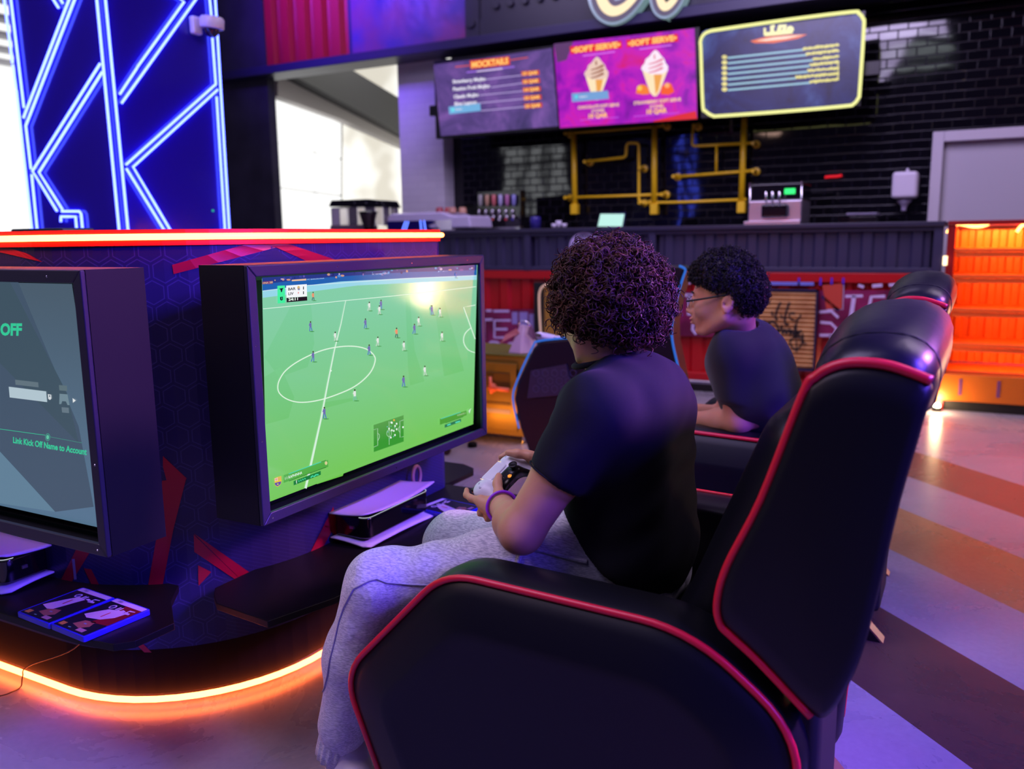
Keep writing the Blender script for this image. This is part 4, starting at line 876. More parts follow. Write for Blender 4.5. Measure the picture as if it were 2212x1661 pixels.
t, bx = board('menu_board', ((1198,97),(1506,59),(1510,259),(1213,277)), 'magenta Soft Serve screen with two ice cream cones, middle hanging menu screen')
A = Art('y', 7.56, -1, 0.0015); A.k = 1; cs = lambda x, y: (1195+x/6.9125, 60+y/6.9125)
A.poly([cs(8,240), cs(2110,8), cs(2150,1360), cs(100,1495)], neb('magenta_smoke', [(0.3, rgb(96, 8, 140)), (0.48, rgb(160, 14, 186)), (0.62, rgb(200, 24, 190)), (0.74, rgb(214, 20, 120))], 3.0)).up()
A.poly([cs(8,240), cs(300,205), cs(200,480), cs(60,520)], ink(96, 60, 110)); A.poly([cs(1490,1390), cs(1900,1290), cs(2130,1240), cs(2150,1360), cs(1500,1405)], ink(222, 44, 50)); A.up()
for (ox, oy, dx) in ((262, 345, 0), (1105, 245, 1)):
    neon_text(A, '\u2022SOFT SERVE\u2022', cs(ox+12, oy+32), cs(ox+740, oy-58), 11.5, yl, ink(236, 40, 56), 0.05); A.line([cs(ox+180, oy+75), cs(ox+400, oy+48), cs(ox+660, oy+12)], 2.4, ink(226, 120, 250)); A.k -= 1
def cone(P, swirl, shade, fruit):
    A.up()
    if fruit:
        A.poly([cs(*p) for p in ((1235,980),(1250,890),(1300,845),(1370,850),(1420,900),(1440,990),(1340,1000))], ink(250, 130, 50)); A.poly([cs(*p) for p in ((1600,990),(1620,880),(1690,820),(1760,830),(1800,920),(1810,960),(1720,1005))], ink(250, 96, 40)); A.up()
        A.disc(*cs(1290,900), 6, 6, ink(250, 200, 90), 8); A.disc(*cs(1700,860), 6, 6, ink(255, 176, 110), 8)
    A.up(); A.poly([P(*p) for p in ((-175,310),(175,310),(60,640),(20,695),(-20,695),(-70,640))], ink(255, 232, 190)); A.up(); A.poly([P(*p) for p in ((-20,320),(110,320),(50,600),(10,680))], ink(242, 166, 80)); A.up()
    A.poly([P(*p) for p in ((0,-10),(40,10),(80,70),(130,130),(150,190),(185,240),(180,310),(100,360),(-60,365),(-150,320),(-195,290),(-185,240),(-150,200),(-130,130),(-80,90),(-40,30))], swirl); A.up()
    for y0 in (150, 215, 280): A.line([P(-90, y0+60), P(10, y0+30), P(110, y0-20)], (2.0, 5.0), shade)
    A.line([P(-10, 60), P(-4, 130)], 3, shade)
cone(lambda x, y: cs(648+x*0.95, 440+y*0.92), ink(238, 206, 190), ink(150, 76, 44), False)
cone(lambda x, y: cs(1520+x*1.06, 340+y*0.98), ink(255, 236, 250), ink(228, 120, 150), True); A.up()
cr_ = ink(255, 216, 160)
A.poly([cs(*p) for p in ((275,980),(818,938),(832,1060),(282,1108))], ink(120, 164, 218)); A.up(); A.disc(*cs(345,1030), 3, 4, ink(90, 226, 240), 8); A.text('Steam', cs(388,1042), cs(508,1032), 3.0, whm, 0.03)
A.text('CHOCOLATE SOFT SERVE', cs(368,1215), cs(982,1168), 6.2, cr_, 0.03); A.text('(CONE)', cs(572,1262), cs(764,1248), 5.6, cr_, 0.03); A.text('10 QAR', cs(530,1350), cs(812,1330), 9, yl, 0.04)
A.text('STRAWBERRY SOFT SERVE', cs(1202,1150), cs(1906,1090), 6.6, cr_, 0.03); A.text('(CONE)', cs(1442,1198), cs(1645,1182), 5.8, cr_, 0.03); A.text('10 QAR', cs(1396,1288), cs(1698,1262), 9.5, yl, 0.04)
A.line([cs(400,1380), cs(680,1355), cs(980,1335)], 1.6, ink(200, 90, 240)); A.line([cs(1200,1325), cs(1550,1295), cs(1880,1270)], 1.6, ink(200, 90, 240))
A.done('screen', t)
t, bx = board('menu_board', ((1512,66),(1867,24),(1862,232),(1519,252)), 'dark blue Arabic price screen framed by a yellow-green neon tube, right hanging menu screen')
A = Art('y', 7.56, -1, 0.0015); A.k = 1; ce = lambda x, y: (1500+x/5.821, 20+y/5.821)
A.poly([ce(90,290), ce(150,255), ce(2050,40), ce(2110,110), ce(2080,1150), ce(2020,1190), ce(170,1325), ce(110,1290)], neb('blue_smoke', [(0.32, rgb(14, 16, 62)), (0.5, rgb(26, 36, 100)), (0.62, rgb(52, 70, 134)), (0.76, rgb(90, 126, 170))], 2.4)).up()
A.poly([ce(700,400), ce(900,345), ce(1200,318), ce(1420,316), ce(1300,370), ce(1000,425), ce(760,425)], ink(236, 110, 44)); A.up(); A.poly([ce(770,395), ce(1000,355), ce(1380,320), ce(1150,372), ce(900,398)], ink(255, 232, 206)); A.up()
yy = ink(250, 244, 170, 1.1)
A.line([ce(885,330), ce(885,235)], 5, yy); A.line([ce(885,315), ce(1000,305), ce(1235,280)], 8, yy); A.line([ce(980,300), ce(975,215), ce(1010,215)], 8, yy); A.line([ce(1060,290), ce(1075,215), ce(1140,205), ce(1120,280)], 9, yy); A.disc(*ce(1205,250), 8, 7, yy, 12)
for i in range(7):
    yl0 = 612+i*67.5; xe = (1365,1405,1490,1450,1425,1275,1448)[i]; ye = (510,575,640,712,785,868,925)[i]
    A.line([ce(420, yl0), ce(xe, ye)], 3.8, ink(160, 206, 226)); A.disc(*ce(379, yl0-10), 6.3, 4.8, ink(240, 228, 146), 8)
    n = int((1815-xe)/16); m = ink(236, 226, 140)
    for j in range(n):
        u = (j+0.5)/n; x = xe+(1815-xe)*u; y = ye-12-(1815-xe)*0.11*u*(1.0 if i < 4 else 0.8)
        A.disc(*ce(x, y+random.uniform(-5, 5)), 2.6, random.uniform(2.2, 4.2), m, 7)
    A.line([ce(xe+10, ye-4), ce(1810, ye-12-(1815-xe)*0.11)], 2.4, m)
    if i >= 4: A.line([ce(1806, ye-60), ce(1810, ye-110)], 2.4, m)
A.text('17', ce(355,622), ce(405,616), 5.5, ink(60, 60, 60))
A.done('screen', t)
ng = [(1520,88),(1516,100),(1524,224),(1536,243),(1560,246),(1830,227),(1846,220),(1853,205),(1864,50),(1858,34),(1842,27),(1540,64),(1526,74)]
ng = [(1513,90),(1514,110),(1518,225),(1524,240),(1540,250),(1560,250),(1700,240),(1825,229),(1843,225),(1854,212),(1857,195),(1866,60),(1864,40),(1855,29),(1838,26),(1700,43),(1560,63),(1532,68),(1519,76)]
MB().tube(catmull([at(x, y, 'y', 7.535) for x, y in ng], 5, True), 0.0135, 8, closed=True).build('neon_frame', glow('yellow_green_neon', rgb(232, 232, 150), 1.25), t, smooth=True)
# small round lamp joint between the first two screens: hanging rail
rl_ = MB().box((-5.0, 7.613, 2.50), (-0.75, 7.67, 2.60))
for x_ in (-4.3, -2.9, -1.5): rl_.box((x_, 7.67, 2.52), (x_+0.06, 8.15, 2.58))
tag(rl_.build('mounting_rail', mat('screen_casing')), 'dark steel rail carrying the three hanging menu screens', 'rail')

# ================================================================== illuminated script sign (only its lowest strokes are in view)
sg = thing('script_sign', tuple(at(1340, 20, 'y', 7.5)), 'illuminated cream script sign on the black studded fascia, cut off by the top edge', 'sign')
def sgl(pts, ws, m, y, d, nm):
    P = catmull([at(px, py, 'y', y) for px, py in pts], 8); Wn = [ws(i/(len(P)-1)) for i in range(len(P))]; b = MB(); n = len(P); vs = []
    for i in range(n):
        t_ = (P[min(i+1, n-1)]-P[max(i-1, 0)]).normalized(); q_ = V(-t_.z, 0, t_.x); vs += [P[i]+q_*Wn[i], P[i]-q_*Wn[i]]
    k = len(vs); vs2 = vs+[v+V(0, d, 0) for v in vs]; fs = []
    for i in range(n-1): a, b_, c_, d_ = 2*i, 2*i+1, 2*i+3, 2*i+2; fs += [(a, b_, c_, d_), (k+d_, k+c_, k+b_, k+a), (a, d_, k+d_, k+a), (b_, k+b_, k+c_, c_)]
    fs += [(0, k, k+1, 1), (2*n-2, 2*n-1, k+2*n-1, k+2*n-2)]
    b.add(vs2, fs); return b.build(nm, m, sg)
C_ = [(1400,-120),(1370,-150),(1330,-130),(1302,-70),(1296,-20),(1306,12),(1325,24),(1350,14),(1378,-16),(1400,-50)]
G_ = [(1440,-120),(1420,-60),(1424,-10),(1434,14),(1450,6),(1466,-20),(1480,-70)]
rimm = mat('sign_rim_silver', rgb(170, 180, 190), 0.2, 0.6, emit=rgb(150, 190, 190), es=0.4); midm = mat('sign_grey', rgb(96, 94, 98), 0.5); crm = glow('cream_light', rgb(255, 232, 190), 1.15)
for pts, k in ((C_, 1.0), (G_, 0.72)):
    sgl(pts, lambda t: 0.085*k*(0.7+0.5*math.sin(math.pi*min(1, t*1.1)))+0.02, rimm, 7.46, 0.13, 'sign_rim'); sgl(pts, lambda t: 0.07*k*(0.7+0.5*math.sin(math.pi*min(1, t*1.1)))+0.012, midm, 7.452, 0.02, 'sign_face'); sgl(pts, lambda t: 0.042*k*(0.6+0.5*math.sin(math.pi*min(1, t*1.1))), crm, 7.445, 0.02, 'light_face')

# ================================================================== yellow pipework on the tiled wall
YP_ = 8.02
pf = thing('yellow_pipework', tuple(at(1420, 455, 'y', YP_)), 'bright yellow industrial pipe frame on the black tiled wall', 'pipework')
ym = mat('yellow_enamel', rgb(240, 196, 24), 0.4)
def pipe(pts, r): 
    P = [at(x, y, 'y', YP_) for x, y in pts]; Q = []
    for i, p in enumerate(P):
        if 0 < i < len(P)-1:
            a = (P[i-1]-p).normalized(); b_ = (P[i+1]-p).normalized(); rr = 0.035
            for k in range(5): t_ = k/4; Q.append((p+a*rr)*(1-t_)**2+p*2*t_*(1-t_)+(p+b_*rr)*t_*t_)
        else: Q.append(p)
    MB().tube(Q, r, 12).build('pipe', ym, pf, smooth=True)
def flange(x, y, r=0.042):
    p = at(x, y, 'y', YP_); MB().lathe([(r*0.45, -0.04), (r*0.45, 0.09), (r, 0.095), (r, 0.115), (r*0.5, 0.12)], p, (0, 1, 0), 16).build('flange', ym, pf, smooth=False)
pipe([(1239,288),(1242,458)], 0.028); pipe([(1414,272),(1413,458)], 0.028); pipe([(1608,252),(1601,452)], 0.028)
for x, y in ((1242,452),(1414,452),(1602,448)): p = at(x, y, 'y', YP_); MB().box((p.x-0.036, YP_-0.036, p.z-0.05), (p.x+0.036, YP_+0.036, p.z+0.05)).build('pipe_foot', ym, pf, bevel=0.006)
pipe([(1222,288),(1320,281),(1432,272)], 0.013); pipe([(1222,427),(1320,424),(1432,420)], 0.013); pipe([(1382,438),(1412,438),(1470,437),(1612,431)], 0.013)
pipe([(1266,349),(1352,340),(1354,309),(1380,309),(1380,362),(1380,436),(1400,440)], 0.014); pipe([(1497,268),(1495,316),(1626,309)], 0.014); pipe([(1456,382),(1548,375),(1626,369)], 0.014); pipe([(1548,314),(1547,376)], 0.012)
for x, y in ((1224,289),(1434,271),(1224,427),(1432,420),(1384,438),(1399,438),(1266,350),(1384,363),(1502,272),(1628,310),(1628,369),(1457,381)): flange(x, y, 0.036)

# ================================================================== machines on the counter
ZC = 1.335
def X_(px, y=480, Y=7.0): return at(px, y, 'y', Y).x
def Z_(px, py, Y=7.0): return at(px, py, 'y', Y).z
cm = thing('coffee_machine', (X_(935), 7.05, ZC), 'wide white espresso machine at the left end of the bar', 'coffee machine')
cw = mat('white_enamel', rgb(196, 188, 216), 0.3); xl, xr = X_(846), X_(1029); 
MB().prism([(xl, 6.9, ZC+0.02), (xr, 6.9, ZC+0.02), (xr-0.02, 6.9, Z_(1015, 466)), (X_(985), 6.9, Z_(985, 466)), (X_(965), 6.9, Z_(965, 458)), (X_(858), 6.9, Z_(858, 462)), (X_(850), 6.9, Z_(850, 470))], (0, 0.42, 0)).build('body', cw, cm, bevel=0.02, seg=3)
A = Art('y', 6.893, -1, 0.001); A.poly([(836,478),(930,476),(945,478),(925,487),(938,497),(838,498)], mat('dark_gloss_front', rgb(24, 12, 90), 0.08, spec=0.8)); A.poly([(936,477),(975,474),(976,496),(950,496)], mat('bright_steel_front', rgb(240, 236, 244), 0.15, 0.4)); A.up()
for pts in ([(876,478),(869,497)], [(882,478),(876,497)], [(908,476),(910,497)], [(916,476),(919,497)]): A.line(pts, 2.6, glow('painted_neon_reflection', (0.35, 0.6, 3.0), 1.0))  # pillar's neon reflections painted on as glowing strips
A.done('front_panel', cm)
for i, (px, c_) in enumerate(((944,(150,60,70)),(957,(170,70,70)),(972,(180,130,110)),(988,(186,140,112)))):
    tb = thing('cup', (X_(px), 7.05+0.05*(i % 2), Z_(px, 459)), ('dark red','brick red','tan','pale tan')[i]+' cup turned upside down on top of the espresso machine', 'cup', 'cups on the espresso machine')
    MB().lathe([(0.042, 0), (0.040, 0.01), (0.033, 0.05), (0.026, 0.055)], (X_(px), 7.05+0.05*(i % 2), Z_(px, 460)), (0, 0, 1), 18).build('cup_wall', paint(*c_, 0.4), tb, smooth=True)
gr = thing('bean_hopper', (X_(790), 7.0, ZC), 'triple bean hopper with black lids and clear bins at the left end of the bar', 'hopper')
hx0, hx1 = X_(720), X_(842); gb = mat('black_lid_gloss', rgb(16, 15, 20), 0.15, spec=0.7)
MB().prism([(hx0, 6.93, Z_(720, 447)), (hx0+0.04, 6.93, Z_(728, 433)), (X_(805), 6.93, Z_(805, 430)), (X_(834), 6.93, Z_(834, 433)), (hx1, 6.93, Z_(842, 448))], (0, 0.28, 0)).build('lid', gb, gr, bevel=0.008)
gl = mat('clear_bin', rgb(220, 214, 222), 0.06, trans=0.85, spec=0.5)
for i in range(3):
    a = hx0+0.02+(hx1-hx0-0.04)*i/3; b_ = hx0+0.02+(hx1-hx0-0.04)*(i+1)/3-0.01
    MB().prism([(a, 6.94, Z_(780, 447)), (b_, 6.94, Z_(780, 447)), (b_, 6.94, ZC+0.06), (a, 6.94, ZC+0.06)], (0, 0.26, 0)).build('bin', gl, gr, bevel=0.01)
MB().box((hx0, 6.94, ZC), (X_(795), 7.16, ZC+0.075)).build('base', mat('grey_bin_base', rgb(120, 96, 110), 0.4), gr, bevel=0.01)
for px in (778, 803, 826): MB().lathe([(0.009, 0), (0.009, 0.01), (0.004, 0.012)], (X_(px), 6.93, Z_(px, 438)), (0, -1, 0), 12).build('knob', mat('steel'), gr)
g2 = thing('bean_hopper', (X_(820), 6.82, ZC), 'dark tapered bean hopper in front of the triple bins', 'hopper')
MB().lathe([(0.035, 0), (0.05, 0.05), (0.085, 0.17), (0.09, 0.18)], (X_(820), 6.82, ZC), (0, 0, 1), 20).build('cone', mat('smoked_hopper', rgb(34, 14, 22), 0.12, spec=0.6), g2, smooth=True)
MB().lathe([(0.092, 0), (0.095, 0.012), (0.05, 0.02)], (X_(820), 6.82, ZC+0.18), (0, 0, 1), 20).build('hopper_lid', gb, g2, smooth=True)
# syrup tap tower
tp = thing('drink_tap_tower', (X_(1078), 7.45, ZC), 'black drink dispenser with six coloured bottles and chrome taps', 'dispenser')
MB().box((X_(1032, 480, 7.45), 7.45, ZC), (X_(1125, 480, 7.45), 7.56, Z_(1078, 412, 7.45))).build('back_panel', gb, tp, bevel=0.006)
MB().box((X_(1032, 480, 7.4), 7.36, ZC), (X_(1127, 480, 7.4), 7.45, ZC+0.03)).build('drip_tray', mat('steel'), tp, bevel=0.004)
cols = ((150, 150, 146), (176, 140, 110), (190, 104, 104), (170, 166, 200), (170, 108, 150), (130, 130, 190))
for i in range(6):
    px = 1038+i*14.4; x = X_(px, 440, 7.42); bo = MB().lathe([(0.006, 0), (0.012, 0.008), (0.022, 0.03), (0.022, 0.105), (0.018, 0.112)], (x, 7.42, Z_(px, 446, 7.42)), (0, 0, 1), 14).build('bottle', paint(*cols[i], 0.3), tp, smooth=True)
    zt2 = Z_(px, 462, 7.4); chm = mat('chrome', (0.85, 0.83, 0.9), 0.12, 1.0)
    hb = MB().lathe([(0.010, 0), (0.012, 0.03), (0.007, 0.05)], (x+0.01, 7.37, zt2-0.01), (0.15, -0.2, 1), 12).lathe([(0.016, -0.02), (0.018, 0.0), (0.012, 0.02)], (x, 7.41, zt2-0.03), (0, -1, 0.2), 12); hb.build('tap', chm, tp, smooth=True)
    MB().ell((x+0.004, 7.38, zt2-0.055), (0.012, 0.012, 0.012), 10).build('tap_knob', paint(*((60,150,70),(220,220,230),(200,60,40),(220,220,230),(200,40,60),(60,50,160))[i], 0.3), tp, smooth=True)
# blue glass, small things, tablet, soft serve, scale, dispenser
t = thing('blue_canister', (X_(1146), 7.1, ZC), 'dark blue canister standing right of the drink taps', 'canister'); MB().lathe([(0.05, 0), (0.05, 0.10), (0.045, 0.11), (0.02, 0.115)], (X_(1146), 7.1, ZC), (0, 0, 1), 20).build('body', mat('blue_plastic', rgb(50, 44, 130), 0.2), t, smooth=True)
t = thing('glassware', (X_(1212), 6.95, ZC), 'small tray of white cups between the taps and the tablet', 'cups'); 
for i, (px, h_) in enumerate(((1202, 0.035), (1212, 0.06), (1224, 0.035))): MB().lathe([(0.02, 0), (0.026, h_), (0.022, h_)], (X_(px), 6.95, ZC+0.008), (0, 0, 1), 14).build('cup', paint(206, 200, 220, 0.3), t, smooth=True)
MB().box((X_(1194), 6.89, ZC), (X_(1232), 7.01, ZC+0.008)).build('tray', gb, t)
tb_ = thing('tablet', (X_(1320), 6.95, ZC), 'upright tablet with a glowing pale mint screen on the bar', 'tablet')
q = [at(x, y, 'y', 6.95) for x, y in ((1290,490),(1345,490),(1350,461),(1296,461))]
MB().prism([q[0]+V(-0.008, 0.002, -0.008+0.012), q[1]+V(0.008, 0.002, 0.004), q[2]+V(0.008, 0.002, 0.008), q[3]+V(-0.008, 0.002, 0.008)], (0, 0.012, 0)).build('casing', gb, tb_)
A = Art('y', 6.95, -1, 0.001); A.poly([(1291,489),(1344,489),(1349,462),(1297,462)], ink(188, 236, 226, 1.1)); A.done('screen', tb_); B((X_(1312), 6.964, ZC), (X_(1330), 7.02, ZC+0.05)).build('stand', gb, tb_)
ss = thing('soft_serve_machine', (X_(1675), 7.2, ZC), 'steel soft serve machine with three levers and a green lit display', 'machine')
a, b_ = X_(1617, 440, 7.1), X_(1732, 440, 7.1); zt3 = Z_(1675, 396, 7.1); zm = Z_(1675, 433, 7.1)
MB().box((a, 7.12, zm), (b_, 7.5, zt3)).build('upper_housing', mat('black_glass_housing', rgb(14, 12, 20), 0.12, spec=0.7), ss, bevel=0.01)
MB().box((a, 7.10, ZC+0.012), (b_, 7.5, zm)).build('steel_body', mat('brushed_steel', (0.66, 0.60, 0.72), 0.28, 0.9), ss, bevel=0.008)
MB().box((a-0.01, 7.0, ZC), (b_+0.01, 7.12, ZC+0.03)).build('drip_tray', mat('brushed_steel'), ss, bevel=0.003)
for px in (1619, 1730): x = X_(px, 440, 7.1); MB().tube([(x, 7.11, ZC+0.01), (x, 7.11, zt3+0.01)], 0.008, 8).build('corner_post', chm, ss, smooth=True)
MB().box((X_(1694, 410, 7.1), 7.112, Z_(1700, 419, 7.1)), (X_(1717, 410, 7.1), 7.122, Z_(1700, 407, 7.1))).build('display', glow('green_display', rgb(60, 255, 130), 1.3), ss)
MB().box((X_(1645, 455, 7.05), 7.03, Z_(1670, 470, 7.05)), (X_(1700, 455, 7.05), 7.10, Z_(1670, 441, 7.05))).build('dispensing_head', mat('black_glass_housing'), ss, bevel=0.012)
for px in (1655, 1669, 1684): x = X_(px, 430, 7.02); MB().tube([(x, 7.04, Z_(px, 448, 7.04)), (x, 7.0, Z_(px, 414, 7.0))], 0.009, 10).build('lever', chm, ss, smooth=True)
sc_ = thing('scale', (X_(1865), 7.1, ZC), 'low dark scale with steel plate on the bar below the paper dispenser', 'scale')
MB().box((X_(1838, 470, 7.1), 7.0, ZC), (X_(1896, 470, 7.1), 7.2, ZC+0.05)).build('base', gb, sc_, bevel=0.006); MB().box((X_(1832, 460, 7.1), 6.99, ZC+0.058), (X_(1898, 460, 7.1), 7.22, ZC+0.075)).build('plate', mat('grey_plate', rgb(130, 126, 150), 0.35, 0.5), sc_, bevel=0.003)
MB().box((X_(1850, 470, 7.1), 7.05, ZC+0.05), (X_(1884, 470, 7.1), 7.15, ZC+0.058)).build('post', gb, sc_)
rdp = thing('red_lit_switch', tuple(at(1800, 381, 'y', 8.12)), 'small red glowing strip on the tiled wall right of the soft serve machine', 'light')
pz = at(1800, 381, 'y', 8.12); MB().tube([pz+V(-0.07, 0, -0.004), pz+V(-0.03, 0, 0.0), pz+V(0.03, 0, 0.0), pz+V(0.07, 0, 0.006)], 0.011, 8).build('tube', glow('red_glow', rgb(226, 30, 44), 1.0), rdp, smooth=True)
pd = thing('paper_dispenser', tuple(at(1955, 440, 'y', 8.0)), 'white wall paper roll dispenser hanging on the black tiles left of the door', 'dispenser')
p0 = at(1929, 372, 'y', 8.0); p1 = at(1981, 428, 'y', 8.0); wpm = mat('white_plastic')
MB().box((p0.x, 7.93, p1.z), (p1.x, 8.15, p0.z)).build('cover', wpm, pd, bevel=0.03, seg=4)
MB().lathe([(0.05, 0), (0.06, 0.02), (0.03, 0.05), (0.018, 0.09), (0.024, 0.1)], ((p0.x+p1.x)/2, 8.03, p1.z), (0, 0, -1), 16).build('nozzle', mat('nozzle_grey', rgb(150, 140, 170), 0.3), pd, smooth=True)
MB().ell(((p0.x+p1.x)/2+0.01, 8.04, p0.z+0.01), (0.015, 0.015, 0.02), 10).build('catch', wpm, pd, smooth=True)

# ================================================================== metal locker cabinet with handbag
cb_ = thing('locker_cabinet', (-2.55, 4.75, 0), 'olive and orange lit metal locker cabinet behind the television, white handbag on it', 'cabinet')
olive = mat('olive_gold_metal', rgb(150, 120, 40), 0.35, 0.2); cx0, cx1, cy0, cy1, cz = -2.98, -2.335, 4.53, 4.98, 0.545
MB().box((cx0, cy0, 0.05), (cx1, cy1, cz)).build('body', olive, cb_, bevel=0.006)
MB().box((cx0-0.008, cy0-0.008, cz), (cx1+0.008, cy1+0.008, cz+0.014)).build('top', mat('green_gold_top', rgb(112, 118, 44), 0.28, 0.2), cb_, bevel=0.004)
d = MB().box((cx0+0.05, cy0-0.014, 0.085), (cx1-0.055, cy0-0.002, cz-0.04)).build('door', olive, cb_, bevel=0.004)
MB().box((cx0+0.1, cy0-0.020, 0.345), (cx1-0.10, cy0-0.014, 0.445)).box((cx0+0.1, cy0-0.020, 0.245), (cx1-0.10, cy0-0.014, 0.262)).build('pressed_panel', mat('olive_dark', rgb(104, 78, 26), 0.35), d, bevel=0.003)
hc = at(1062, 838, 'y', cy0-0.04)
MB().tube([hc+V(-0.02, 0, 0.0), hc+V(0.12, 0, -0.005)], 0.014, 8).tube([hc+V(-0.01, 0, 0.07), hc+V(-0.005, 0, 0), hc+V(0.0, 0, -0.035)], 0.011, 8).lathe([(0.03, 0), (0.026, 0.03)], (hc.x, cy0-0.014, hc.z), (0, -1, 0), 14).build('handle', mat('orange_handle', rgb(236, 116, 76), 0.4), d, smooth=True)
for z in (0.15, 0.42): MB().lathe([(0.006, 0), (0.006, 0.05)], (cx1-0.05, cy0-0.016, z), (0, 0, 1), 8).build('hinge', mat('black_plinth'), d)
MB().box((cx0+0.12, cy0-0.018, 0.19), (cx1-0.10, cy0-0.013, 0.215)).build('label_strip', paint(150, 140, 150, 0.4), d)
for x in (cx0+0.05, cx1-0.04):
    for y in (cy0+0.04, cy1-0.05): MB().lathe([(0.018, 0), (0.012, 0.02), (0.012, 0.05)], (x, y, 0), (0, 0, 1), 12).build('foot', mat('steel'), cb_)
fl3 = thing('floor_light', (-2.62, 4.36, 0), 'added unseen lamp base for the amber fill on the locker cabinet, behind the television', 'floor light')  # made-up lamp base, added only to go with the amber fill
MB().lathe([(0.03, 0), (0.03, 0.02), (0.02, 0.03)], (-2.62, 4.36, 0), (0, 0, 1), 14).build('base', mat('black_plinth'), fl3)
area('added_amber_fill', (-2.5, 4.30, 0.14), (-2.45, 4.53, 0.26), 0.35, 1.3, (1.0, 0.34, 0.04), 0.05)  # added fill that tints the cabinet orange, no lamp of its own
bg = thing('handbag', (-2.33, 4.62, cz+0.014), 'small pale pink white handbag standing on the locker cabinet', 'bag')
bx0, bx1 = at(1102, 765, 'y', 4.6).x, at(1150, 765, 'y', 4.6).x; bz0 = cz+0.014; bz1 = at(1130, 702, 'y', 4.62).z; bl = mat('pale_pink_leather', rgb(206, 176, 192), 0.45)
mx_ = (bx0+bx1)/2
MB().add([(bx0, 4.57, bz0), (mx_+0.02, 4.55, bz0), (bx1, 4.60, bz0), (bx1, 4.70, bz0), (bx0, 4.70, bz0), (mx_-0.02, 4.62, bz1), (mx_+0.01, 4.615, bz1), (bx1-0.025, 4.63, bz1-0.01), (bx1-0.025, 4.65, bz1-0.01), (mx_-0.02, 4.65, bz1)],
  [(4,3,2,1,0),(0,1,6,5),(1,2,7,6),(2,3,8,7),(3,4,9,8),(4,0,5,9),(5,6,7,8,9)]).build('bag_body', bl, bg, bevel=0.008, seg=3)
MB().tube(catmull([(mx_-0.03, 4.63, bz1-0.01), (mx_-0.015, 4.62, bz1+0.02), (mx_+0.03, 4.62, bz1+0.02), (mx_+0.06, 4.63, bz1-0.02)], 6), 0.005, 8).build('handle', mat('chrome', (0.85, 0.83, 0.9), 0.12, 1.0), bg, smooth=True)
sc = MB(); sc.add([(mx_-0.03, 4.60, bz1-0.02), (mx_-0.01, 4.60, bz1-0.05), (bx0-0.03, 4.56, bz0+0.07), (bx0-0.055, 4.57, bz0+0.05), (bx0-0.02, 4.58, bz0+0.11)], [(0,1,2,3,4)]); sc.build('scarf', mat('salmon_scarf', rgb(186, 110, 104), 0.7), bg, solid=0.006)
sc = MB(); sc.add([(mx_+0.055, 4.60, bz1-0.01), (bx1-0.01, 4.61, bz1+0.005), (bx1+0.025, 4.6, bz1-0.06), (bx1+0.01, 4.6, bz1-0.09), (mx_+0.05, 4.59, bz1-0.05)], [(4,3,2,1,0)]); sc.build('charm', mat('mauve_charm', rgb(120, 84, 110), 0.7), bg, solid=0.01)
